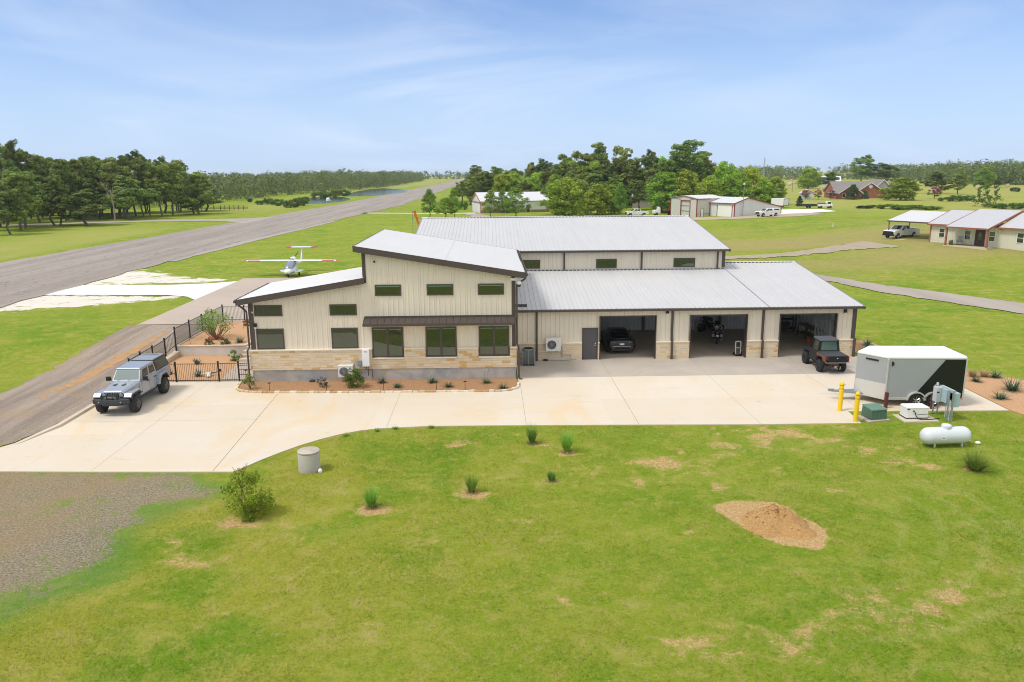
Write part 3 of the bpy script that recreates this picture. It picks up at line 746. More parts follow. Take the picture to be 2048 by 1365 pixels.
mb = MB(); mb.box(6.04, 6.1, yG - .06, yG + .2, 0, 2.18); mb.box(7.03, 7.09, yG - .06, yG + .2, 0, 2.18); mb.box(6.1, 7.03, yG - .06, yG + .2, 2.12, 2.18); mb.build('door_frame', BROWN, dr)
mb = MB(); mb.tube((6.93, yG - .02, 1.0), (6.93, yG - .08, 1.0), .03, 8); mb.tube((6.93, yG - .08, 1.0), (6.82, yG - .08, 1.0), .014, 8); mb.cbox((6.93, yG - .03, 1.12), (.07, .03, .1)); mb.build('door_handle', CHROME, dr)
# interior shell
INW = mat_siding('interior_liner', 'dde1e4', .25, .7)
mb = MB(); mb.box(1.5, 24.1, yG + .21, 13.9, -.04, .012); mb.box(1.5, 24.34, yG - .16, yG + .21, -.04, .02); mb.build('floor', CONC_G, HOUSE)
mb = MB(); mb.box(1.5, 24.1, 13.9, 14.0, 0, 4.6); ribs_x(mb, 1.5, 24.1, 13.9, 0, 4.5, pitch=.25, w=.04, d=.03)
mb.box(1.47, 1.5, yG + .2, 13.9, 0, 4.6)
mb.box(24.1, 24.14, yG + .2, 13.9, 0, 3.5)
y = 4.8
while y < 13.8: mb.box(24.06, 24.1, y, y + .06, 0, 3.5); y += .25
for zz in (1.1, 2.55): mb.box(1.6, 24.0, 13.84, 13.87, zz, zz + .05)
mb.build('interior_wall', INW, HOUSE)
mb = MB()
for k in range(4):
    y = 6.2 + k * 2.2; mb.box(1.5, 24.1, y, y + .08, rfG(y) - .32, rfG(y) - .10)
for x in (12.02, 18.09):
    mb.box(x - .08, x + .08, 13.6, 13.84, 0, 4.5); mb.box(x - .08, x + .08, yG + .25, yG + .45, 0, 3.3)
mb.build('roof_framing', M('dark_purlin', '6a6560', .6), HOUSE)
# garage and hangar roofs
def roofslope(name, x0, x1, y0, z0, y1, z1, pitch=.305, mat=ROOF_G):
    return roof_sheet(name, mat, (x0, y0, z0), (x1, y0, z0), (x1, y1, z1), (x0, y1, z1), int(round((x1 - x0) / pitch)), parent=HOUSE, rib=.028)
roofslope('roof', 1.5, 18.34, 4.1, 3.5, 14.05, rfG(14.05))
roofslope('roof', 18.34, 24.6, 4.1, 3.5, 16.05, rfG(16.05))
roofslope('roof', 18.34, 24.6, 28.2, 3.45, 16.07, rfG(16.05))
mb = MB(); mb.box(1.5, 24.72, 3.94, 4.099, 3.34, 3.485); mb.box(1.5, 24.6, 4.1, 4.45, 3.38, 3.42); mb.build('gutter', BROWN, HOUSE, bevel=.025)
mb = MB()
n = Vector((0, -.129, 1)).normalized()
mb.hexa([(24.601, 3.95, 3.28), (24.66, 3.95, 3.28), (24.66, 16.05, 4.83), (24.601, 16.05, 4.83), (24.601, 3.95, 3.53), (24.66, 3.95, 3.53), (24.66, 16.05, 5.09), (24.601, 16.05, 5.09)])
mb.build('rake_trim', M('grey_rake', '85827f', .5), HOUSE)
def closures(x0, x1, y, z, h=.03, w=.17, p=.305, d=.05):
    x = math.ceil(x0 / p) * p; pts = [(x, z - .02)]; top = []
    while x < x1 - .2: top += [(x + .06, z), (x + .06, z + h), (x + .06 + w, z + h), (x + .06 + w, z)]; x += p
    pts = [(top[0][0], z - .02)] + top + [(top[-1][0], z - .02)]
    mb = MB(); mb.prism(pts, 'y', y - d, y)
    return mb
mb = closures(1.6, 18.3, 13.97, rfG(13.97) + .012, .045); mb.build('closure_strip', M('closure_dark', '4b4a4c', .8), HOUSE)
mb = closures(18.4, 24.5, 15.88, rfG(15.88) + .012, .045); mb.build('closure_strip', M('closure_dark', '4b4a4c', .8), HOUSE)
mb = MB(); mb.hexa([(18.2, 15.9, rfG(15.9) + .03), (24.66, 15.9, rfG(15.9) + .03), (24.66, 16.2, rfG(15.9) + .03), (18.2, 16.2, rfG(15.9) + .03), (18.2, 15.94, 5.105), (24.66, 15.94, 5.105), (24.66, 16.16, 5.105), (18.2, 16.16, 5.105)]); mb.build('ridge_cap', ROOF_W, HOUSE)
mb = MB(); mb.box(1.5, 18.36, 13.98, 14.049, rfG(14) + .02, rfG(14) + .11); mb.build('wall_flashing', ROOF_G, HOUSE)
mb = MB(); mb.box(1.56, 2.4, 4.72, 4.82, 3.6, 3.75); mb.build('rain_diverter', BROWN, HOUSE)
# hangar body
yH = 14.05
mb = MB(); mb.box(-6.1, 18.3, yH, yH + .2, -.05, 6.3); ribs_x(mb, 2.0, 18.2, yH, 4.7, 6.25, skip=[(2.4, 3.9, 4.95, 5.62), (8.24, 9.84, 4.92, 5.64), (14.29, 15.97, 4.95, 5.66)])
for x in (-6.1, 18.1): mb.prism([(yH + .2, -.05), (39.4, -.05), (39.4, 6.25), (26.7, 8.0), (yH + .2, 6.25)], 'x', x, x + .2)
mb.box(-6.1, 18.3, 39.4, 39.6, -.05, 6.25)
mb.build('wall', SIDING, HOUSE)
rfH = lambda y: 6.36 + .1385 * (y - 13.72)
roofslope('roof', -6.2, 18.5, 13.72, 6.36, 26.72, rfH(26.72))
roofslope('roof', -6.2, 18.5, 39.75, 6.36, 26.74, rfH(26.72))
mb = MB(); mb.box(-6.3, 18.62, 13.56, 13.719, 6.19, 6.345); mb.box(-6.2, 18.5, 13.72, 14.05, 6.22, 6.27); mb.build('gutter', BROWN, HOUSE, bevel=.025)
for x0, x1 in ((18.501, 18.57), (-6.27, -6.201)):
    mb = MB(); mb.hexa([(x0, 13.57, 6.14), (x1, 13.57, 6.14), (x1, 26.73, 7.96), (x0, 26.73, 7.96), (x0, 13.57, 6.39), (x1, 13.57, 6.39), (x1, 26.73, 8.21), (x0, 26.73, 8.21)])
    mb.hexa([(x0, 26.73, 7.96), (x1, 26.73, 7.96), (x1, 39.9, 6.14), (x0, 39.9, 6.14), (x0, 26.73, 8.21), (x1, 26.73, 8.21), (x1, 39.9, 6.39), (x0, 39.9, 6.39)])
    mb.build('rake_trim', M('grey_rake', '85827f', .5), HOUSE)
mb = closures(-6.0, 18.4, 26.55, rfH(26.55) + .012, .05, .19); mb.build('closure_strip', M('closure_dark', '4b4a4c', .8), HOUSE)
mb = MB(); mb.hexa([(-6.28, 26.56, rfH(26.56) + .035), (18.58, 26.56, rfH(26.56) + .035), (18.58, 26.9, rfH(26.56) + .035), (-6.28, 26.9, rfH(26.56) + .035), (-6.28, 26.62, 8.225), (18.58, 26.62, 8.225), (18.58, 26.84, 8.225), (-6.28, 26.84, 8.225)]); mb.build('ridge_cap', ROOF_W, HOUSE)
for a, b, c, d in ((2.4, 3.87, 4.95, 5.62), (8.24, 9.84, 4.93, 5.64), (14.29, 15.97, 4.96, 5.66)): window(HOUSE, a, b, c, d, yH, fw=.07)
def spout(x, y, z1, z0, kick=True):
    mb = MB(); mb.box(x - .06, x + .06, y - .12, y - .03, z0, z1)
    mb.build('downspout', BROWN, HOUSE)
for x in (5.75, 11.77, 17.72): spout(x, yH, 6.2, 4.72)
mb = MB(); mb.box(18.08, 18.33, yH - .03, yH + .3, 4.7, 6.22); mb.build('corner_trim', BROWN, HOUSE)
for x in (3.02, 12.02, 18.09):
    mb = MB(); mb.box(x - .065, x + .065, yG - .12, yG - .025, 1.28, 3.36); mb.box(x - .065, x + .065, yG - .27, yG - .172, .06, 1.2); mb.hexa([(x - .065, yG - .27, 1.2), (x + .065, yG - .27, 1.2), (x + .065, yG - .172, 1.2), (x - .065, yG - .172, 1.2), (x - .065, yG - .12, 1.28), (x + .065, yG - .12, 1.28), (x + .065, yG - .025, 1.28), (x - .065, yG - .025, 1.28)])
    mb.cbox((x, yG - .24, .06), (.16, .16, .06)); mb.build('downspout', BROWN, HOUSE)
mb = MB(); mb.box(24.1, 24.38, yG - .04, yG + .2, 1.22, 3.4); mb.build('corner_trim', BROWN, HOUSE)
mb = MB(); mb.box(24.22, 24.36, yG - .28, yG - .172, .05, 1.3); mb.build('downspout', BROWN, HOUSE)
# ------------------------------------------------------------------ vehicles (local x forward, y left, z up)
def wheel(parent, x, y, r, w, rim=.62, rimmat=RIM, n=24, spokes=6, knob=False):
    W = sub('wheel', parent); s = 1 if y > 0 else -1
    mb = MB()
    a = y - s * w / 2; b = y + s * w / 2
    prof = [(r * rim, 0), (r * .86, -.01), (r * .965, .08), (r, .22), (r, .78), (r * .965, .92), (r * .86, 1.01), (r * rim, 1.0), (r * rim * .97, .9)]
    vs = [(rr, a + (b - a) * t) for rr, t in prof]
    mb.lathe(vs, n, (x, 0, r), 'y')
    if knob:
        for k in range(n):
            t = 2 * math.pi * k / n
            for q in (.25, .72):
                cx, cz = x + math.sin(t + q) * r * 1.0, r + math.cos(t + q) * r * 1.0
                mb.cbox((cx, a + (b - a) * q, cz), (.05, w * .32, .05))
    mb.build('tyre', RUBBER, W, smooth=40)
    mb = MB(); f = y + s * w * .36
    mb.lathe([(.02, f + s * .03), (r * rim * .28, f + s * .03), (r * rim * .34, f - s * .01), (r * rim * .62, f - s * .05), (r * rim * .8, f), (r * rim * .99, f + s * .05), (r * rim, f - s * w * .4)], n, (x, 0, r), 'y')
    for k in range(spokes):
        t = 2 * math.pi * k / spokes
        dx, dz = math.sin(t), math.cos(t)
        mb.tube((x + dx * r * .15, f + s * .02, r + dz * r * .15), (x + dx * r * rim * .92, f + s * .03, r + dz * r * rim * .92), r * .075, 5)
    mb.build('rim', rimmat, W, smooth=40)
    return W
def frustum(mb, lo, hi): mb.hexa(list(lo) + list(hi))
def paint(name, col, rough=.38, metal=.35, coat=.25): return M(name, col, rough, metal, var=.04, coat=coat)

# --- silver crew-cab pickup with hard topper (parked on the driveway, nose towards the lawn)
SILVER = paint('silver_paint', 'a5abb4', .38, .4)
def silver_pickup():
    root = thing('pickup_truck', 'silver off-road pickup with dark bed topper and big tyres on the left of the driveway', 'pickup truck', (-19.62, -2.15, .03), R(-90.6))
    mb = MB()
    # tub / cab lower (wheel arch cut at the rear)
    mb.prism([(-1.22, .78), (-.62, .78), (-.52, 1.05), (-.25, 1.2), (.25, 1.2), (.52, 1.05), (.62, .62), (2.62, .62), (2.62, 1.38), (.5, 1.42), (-1.22, 1.42)], 'y', -.79, .79)
    # cowl + bonnet
    mb.loft([[(2.45, -.76, .85), (2.45, .76, .85), (2.45, .76, 1.36), (2.45, .6, 1.44), (2.45, -.6, 1.44), (2.45, -.76, 1.36)],
             [(3.2, -.68, .85), (3.2, .68, .85), (3.2, .68, 1.28), (3.2, .54, 1.39), (3.2, -.54, 1.39), (3.2, -.68, 1.28)],
             [(3.92, -.60, .82), (3.92, .60, .82), (3.92, .60, 1.17), (3.92, .48, 1.29), (3.92, -.48, 1.29), (3.92, -.60, 1.17)],
             [(4.0, -.58, .84), (4.0, .58, .84), (4.0, .58, 1.13), (4.0, .46, 1.24), (4.0, -.46, 1.24), (4.0, -.58, 1.13)]])
    mb.build('body', SILVER, root, bevel=.03)
    # greenhouse
    lo = [(.5, -.78, 1.40), (2.5, -.76, 1.40), (2.5, .76, 1.40), (.5, .78, 1.40)]
    hi = [(.56, -.66, 1.99), (2.08, -.64, 1.98), (2.08, .64, 1.98), (.56, .66, 1.99)]
    mb = MB(); frustum(mb, lo, hi); mb.build('cab', SILVER, root, bevel=.03)
    mb = MB(); mb.hexa([(.52, -.69, 1.985), (2.14, -.67, 1.975), (2.14, .67, 1.975), (.52, .69, 1.985), (.58, -.62, 2.05), (2.05, -.6, 2.04), (2.05, .6, 2.04), (.58, .62, 2.05)]); mb.build('roof', SILVER, root, bevel=.025)
    SG = mat_glass('greenish_windscreen', '33453f', .30)
    F = [lo[1], lo[2], hi[2], hi[1]]
    mb = MB(); mb.panel(F, .05, .95, .13, .90); mb.build('windscreen', SG, root)
    mb = MB()
    for sd in (0, 1):
        mb.tube((2.47, -.45 + .55 * sd, 1.44), (2.4, -.1 + .55 * sd, 1.50), .012, 5)
    mb.build('wiper', BLACK, root)
    for S in ([lo[0], lo[1], hi[1], hi[0]], [lo[2], lo[3], hi[3], hi[2]]):
        m = S[0][1] > 0 or S[0][1] < 0
        rt = S[0][1] < 0
        for u0, u1 in (((.08, .42), (.50, .86)) if rt else ((.14, .50), (.58, .92))):
            mb = MB(); mb.panel(S, u0, u1, .16, .86); mb.build('window', GLASSD, root)
    # doors: seams, handles, hinges
    for s in (-1, 1):
        for x in (.62, 1.5, 2.42):
            mb = MB(); mb.box(x - .007, x + .007, s * .79 - .004, s * .79 + .004, .72, 1.38); mb.build('door_seam', BLACK, root)
        for x in (.82, 1.66):
            mb = MB(); mb.box(x - .1, x + .1, s * .80 - .015, s * .80 + .02, 1.2, 1.25); mb.build('door_handle', BLACK, root)
        mb = MB(); mb.box(2.3, 2.42, s * .80, s * 1.06, 1.42, 1.45); mb.box(2.26, 2.40, min(s * .86, s * 1.1), max(s * .86, s * 1.1), 1.40, 1.62); mb.build('mirror', BLACK, root, bevel=.02)
        # side step
        mb = MB(); mb.tube((.65, s * .84, .58), (2.85, s * .84, .58), .05, 8); mb.build('side_step', BLACK, root, smooth=40)
        # front flare: a flat shelf with a black lip
        y0, y1 = sorted((s * .60, s * .98))
        mb = MB(); mb.prism([(2.72, .98), (2.86, 1.0), (3.02, 1.16), (3.95, 1.16), (4.1, 1.02), (4.12, .96), (4.06, .94), (3.9, 1.09), (3.06, 1.09), (2.9, .95)], 'y', y0, y1); mb.build('fender_flare', SILVER, root, bevel=.02)
        mb = MB(); y0, y1 = sorted((s * .62, s * .975)); mb.prism([(2.74, .92), (2.9, .94), (3.06, 1.08), (3.9, 1.08), (4.05, .93), (4.05, .80), (3.95, .85), (3.82, 1.0), (3.14, 1.0), (2.98, .86)], 'y', y0, y1); mb.build('flare_lining', BLACK, root)
        y0, y1 = sorted((s * .78, s * .98))
        mb = MB(); mb.prism([(-.72, .80), (-.58, 1.06), (-.32, 1.26), (.32, 1.26), (.58, 1.06), (.74, .72), (.64, .70), (.48, 1.0), (.26, 1.17), (-.26, 1.17), (-.48, 1.0), (-.64, .78)], 'y', y0, y1); mb.build('fender_flare', SILVER, root, bevel=.015)
        mb = MB(); y0, y1 = sorted((s * .60, s * .965)); mb.prism([(-.62, .78), (-.48, 1.0), (-.26, 1.165), (.26, 1.165), (.48, 1.0), (.62, .70), (.54, .70), (.40, .95), (.22, 1.09), (-.22, 1.09), (-.40, .95), (-.54, .78)], 'y', y0, y1); mb.build('flare_lining', BLACK, root)
        # headlights
        mb = MB(); mb.lathe([(.115, 3.99), (.115, 4.02), (.09, 4.045), (.01, 4.05)], 18, (0, s * .44, 1.06), 'x'); mb.build('headlight', M('headlamp_glass', '8d949a', .1, var=.2), root, smooth=40)
        mb = MB(); mb.lathe([(.135, 3.985), (.135, 4.015), (.105, 4.03), (.105, 3.99)], 18, (0, s * .44, 1.06), 'x'); mb.build('headlight_ring', BLACK, root, smooth=40)
        mb = MB(); mb.lathe([(.05, 4.36), (.05, 4.40), (.02, 4.41)], 12, (0, s * .52, .80), 'x'); mb.build('fog_light', LENS, root)
        mb = MB(); mb.box(-1.25, -1.2, s * .72 - .06, s * .72 + .06, 1.05, 1.30); mb.build('tail_light', REDL, root)
        # bonnet vents
        mb = MB(); mb.prism([(2.98, s * .16), (3.28, s * .14), (3.28, s * .30), (3.02, s * .32)], 'z', 1.36, 1.413); mb.build('bonnet_vent', BLACK, root)
    for k in range(7):
        y = -.27 + k * .09
        mb = MB(); mb.box(3.98, 4.006, y - .03, y + .03, .90, 1.19); mb.build('grille_slot', BLACK, root)
    # steel bumper with bull bar and winch
    mb = MB(); mb.prism([(4.02, -.62), (4.2, -.95), (4.28, -.93), (4.42, -.5), (4.42, .5), (4.28, .93), (4.2, .95), (4.02, .62)], 'z', .68, .92); mb.box(4.0, 4.38, -.42, .42, .58, .70); mb.build('front_bumper', M('bumper_grey', '34383c', .6), root, bevel=.03)
    mb = MB(); mb.path([(4.38, -.42, .9), (4.36, -.34, 1.12), (4.34, .34, 1.12), (4.38, .42, .9)], .035, 8); mb.tube((4.36, -.14, .9), (4.34, -.14, 1.12), .02, 6); mb.tube((4.36, .14, .9), (4.34, .14, 1.12), .02, 6); mb.build('bull_bar', BLACK, root, smooth=40)
    mb = MB(); mb.tube((4.2, -.22, .98), (4.2, .22, .98), .08, 10); mb.box(4.16, 4.3, -.3, -.2, .9, 1.08); mb.box(4.16, 4.3, .2, .3, .9, 1.08); mb.build('winch', M('winch_grey', '7c8085', .4, .5), root)
    mb = MB(); mb.box(-1.42, -1.2, -.8, .8, .72, .90); mb.build('rear_bumper', BLACK, root, bevel=.03)
    mb = MB(); mb.box(-1.25, -1.21, -.64, .64, .92, 1.40); mb.build('tailgate', SILVER, root, bevel=.01)
    # topper
    TG = M('topper_grey', '5c6068', .5, var=.06); 
    lo2 = [(-1.2, -.77, 1.425), (.47, -.77, 1.425), (.47, .77, 1.425), (-1.2, .77, 1.425)]; hi2 = [(-1.02, -.62, 2.06), (.44, -.62, 2.06), (.44, .62, 2.06), (-1.02, .62, 2.06)]
    T = sub('topper', root)
    mb = MB(); frustum(mb, lo2, hi2); mb.build('shell', M('topper_dark', '33363b', .5, var=.06), T, bevel=.02)
    mb = MB(); mb.hexa([(-1.03, -.6, 2.055), (.44, -.6, 2.055), (.44, .6, 2.055), (-1.03, .6, 2.055), (-1.0, -.56, 2.095), (.42, -.56, 2.095), (.42, .56, 2.095), (-1.0, .56, 2.095)]); mb.build('lid', M('topper_lid', '8f959d', .45, var=.06), T)
    mb = MB(); mb.box(-.68, -.60, -.45, .45, 2.09, 2.11); mb.build('vent', BLACK, T)
    for S in ([lo2[0], lo2[1], hi2[1], hi2[0]], [lo2[2], lo2[3], hi2[3], hi2[2]]):
        mb = MB(); mb.panel(S, .08, .93, .10, .86); mb.build('side_window', GLASSD, T)
    # chassis
    mb = MB(); mb.box(-1.1, 4.0, -.45, .45, .5, .75); mb.tube((0, -.8, .47), (0, .8, .47), .07, 8); mb.tube((3.49, -.8, .47), (3.49, .8, .47), .07, 8); mb.build('chassis', BLACK, root)
    for x in (0, 3.49):
        for y in (-.86, .86): wheel(root, x, y, .47, .33, .52, RIM)
    return root
silver_pickup()

# --- generic pickup used far away (white paint, crew cab)
def pickup(label, loc, rz, col='e8e9ea', topper=False, bed_load=None, bull=False, group=None):
    P = paint('white_truck_paint', col, .3, .0)
    root = thing('pickup_truck', label, 'pickup truck', loc, rz, group)
    mb = MB()
    mb.prism([(-1.25, .55), (-.48, .55), (-.40, .78), (-.18, .92), (.18, .92), (.40, .78), (.48, .48), (3.20, .48), (3.28, .78), (3.5, .92), (3.86, .92), (4.08, .78), (4.16, .55), (4.62, .55), (4.66, 1.0), (4.5, 1.22), (2.95, 1.36), (.82, 1.36), (.8, 1.34), (-1.25, 1.34)], 'y', -.98, .98)
    mb.build('body', P, root, bevel=.05)
    lo = [(.82, -.92, 1.35), (3.25, -.90, 1.33), (3.25, .90, 1.33), (.82, .92, 1.35)]; hi = [(1.0, -.76, 1.93), (2.45, -.74, 1.95), (2.45, .74, 1.95), (1.0, .76, 1.93)]
    mb = MB(); frustum(mb, lo, hi); mb.build('cab', P, root, bevel=.04)
    mb = MB(); mb.panel([lo[1], lo[2], hi[2], hi[1]], .06, .94, .08, .92); mb.build('windscreen', GLASSD, root)
    for S, U in (([lo[0], lo[1], hi[1], hi[0]], ((.08, .44), (.48, .82))), ([lo[2], lo[3], hi[3], hi[2]], ((.18, .52), (.56, .92)))):
        for u0, u1 in U:
            mb = MB(); mb.panel(S, u0, u1, .12, .86); mb.build('window', GLASSD, root)
    if topper:
        l2 = [(-1.2, -.9, 1.345), (.8, -.9, 1.345), (.8, .9, 1.345), (-1.2, .9, 1.345)]; h2 = [(-1.1, -.76, 1.93), (.8, -.76, 1.93), (.8, .76, 1.93), (-1.1, .76, 1.93)]
        mb = MB(); frustum(mb, l2, h2); mb.build('topper', P, root, bevel=.05)
        for S in ([l2[0], l2[1], h2[1], h2[0]], [l2[2], l2[3], h2[3], h2[2]]):
            mb = MB(); mb.panel(S, .12, .9, .2, .8); mb.build('window', GLASSD, root)
    else:
        mb = MB(); mb.box(-1.15, .72, -.82, .82, 1.30, 1.352); mb.build('bed_floor', BLACK, root)
    mb = MB(); mb.prism([(4.60, -.72), (4.70, -.68), (4.70, .68), (4.60, .72)], 'z', .72, 1.12); mb.build('grille', BLACK if bull else M('grille_dark', '3b3d40', .4), root)
    mb = MB(); mb.box(4.58, 4.78, -.98, .98, .45, .70); mb.build('front_bumper', BLACK if bull else CHROME, root, bevel=.03)
    if bull:
        mb = MB(); mb.box(4.74, 4.82, -.85, .85, .5, 1.12); mb.build('bull_bar', BLACK, root, bevel=.03)
    mb = MB(); mb.box(-1.42, -1.25, -.95, .95, .5, .68); mb.build('rear_bumper', CHROME, root)
    for s in (-1, 1):
        mb = MB(); mb.box(4.46, 4.66, s * .86 - .1, s * .86 + .1, .88, 1.10); mb.build('headlight', LENS, root)
        mb = MB(); mb.box(-1.28, -1.2, s * .9 - .07, s * .9 + .07, .85, 1.2); mb.build('tail_light', REDL, root)
        mb = MB(); mb.box(2.75, 2.9, min(s * .95, s * 1.2), max(s * .95, s * 1.2), 1.3, 1.5); mb.build('mirror', BLACK, root)
    for x in (0, 3.68):
        for y in (-.82, .82): wheel(root, x, y, .40, .28, .58, CHROME, 16, 5)
    return root
def heading(dx, dy): return math.atan2(dy, dx)

# --- dark sedan seen from behind inside the first bay
def sedan():
    P = paint('midnight_paint', '23282f', .25, .5)
    root = thing('sedan_car', 'dark grey sedan parked nose-in inside the first open garage bay', 'car', (8.93, 6.65, .02), R(90))
    def ring(x, hw, zb, zs, zt, tw):
        return [(x, -hw * .92, zb), (x, hw * .92, zb), (x, hw, zb + .18), (x, hw, zs), (x, tw, zt), (x, tw * .5, zt + .02), (x, -tw * .5, zt + .02), (x, -tw, zt), (x, -hw, zs), (x, -hw, zb + .18)]
    mb = MB()
    mb.loft([ring(-.98, .80, .42, .72, .80, .62), ring(-.92, .90, .28, .84, .95, .72), ring(-.6, .97, .22, .90, 1.02, .76), ring(.2, .98, .2, .92, 1.02, .8), ring(1.5, .98, .2, .92, 1.0, .8), ring(2.6, .97, .2, .9, .98, .8), ring(3.2, .94, .2, .84, .9, .72), ring(3.75, .85, .25, .68, .72, .6), ring(3.9, .7, .35, .55, .58, .5)])
    mb.build('body', P, root, smooth=50)
    mb = MB()
    def gr(x, w, zb, zt, tw): return [(x, -w, zb), (x, w, zb), (x, tw, zt), (x, tw * .5, zt + .03), (x, -tw * .5, zt + .03), (x, -tw, zt)]
    mb.loft([gr(-.62, .74, .98, 1.03, .6), gr(.1, .78, .98, 1.28, .6), gr(.7, .80, .98, 1.40, .6), gr(1.2, .80, .98, 1.43, .6), gr(1.7, .80, .98, 1.38, .6), gr(2.7, .76, .95, 1.0, .62)])
    mb.build('roof', M('black_glass_roof', '0c0d0e', .12, coat=.5), root, smooth=50)
    mb = MB(); mb.add([(-.58, -.60, 1.045), (-.58, .60, 1.045), (.08, .56, 1.318), (.08, -.56, 1.318), (-.58, -.6, 1.02), (-.58, .6, 1.02), (.08, .56, 1.29), (.08, -.56, 1.29)], [(0, 1, 2, 3), (7, 6, 5, 4), (0, 4, 5, 1), (1, 5, 6, 2), (2, 6, 7, 3), (3, 7, 4, 0)]); mb.build('rear_window', GLASSD, root)
    for s in (-1, 1):
        mb = MB(); mb.hexa([(-.985, s * .52, .80), (-.9, s * .86, .80), (-.86, s * .86, .80), (-.9, s * .52, .80), (-.955, s * .50, .90), (-.88, s * .84, .90), (-.84, s * .84, .90), (-.9, s * .5, .90)]); mb.build('tail_light', M('tail_lens_pale', '96898e', .15, var=.15), root)
        mb = MB(); mb.box(-.995, -.93, s * .62 - .12, s * .62 + .12, .44, .52); mb.build('reflector', REDL, root)
        mb = MB(); mb.box(1.9, 2.02, min(s * .95, s * 1.13), max(s * .95, s * 1.13), .92, 1.06); mb.build('mirror', P, root, bevel=.02)
    mb = MB(); mb.box(-1.0, -.93, -.155, .155, .68, .79); mb.build('number_plate', PLATE, root)
    mb = MB(); mb.box(-1.0, -.90, -.62, .62, .575, .60); mb.build('trim', CHROME, root)
    mb = MB(); mb.box(-.99, -.85, -.72, .72, .24, .40); mb.build('rear_bumper', BLACK, root, bevel=.03)
    for x in (0, 2.95):
        for y in (-.84, .84): wheel(root, x, y, .35, .25, .68, RIM, 20, 5)
sedan()

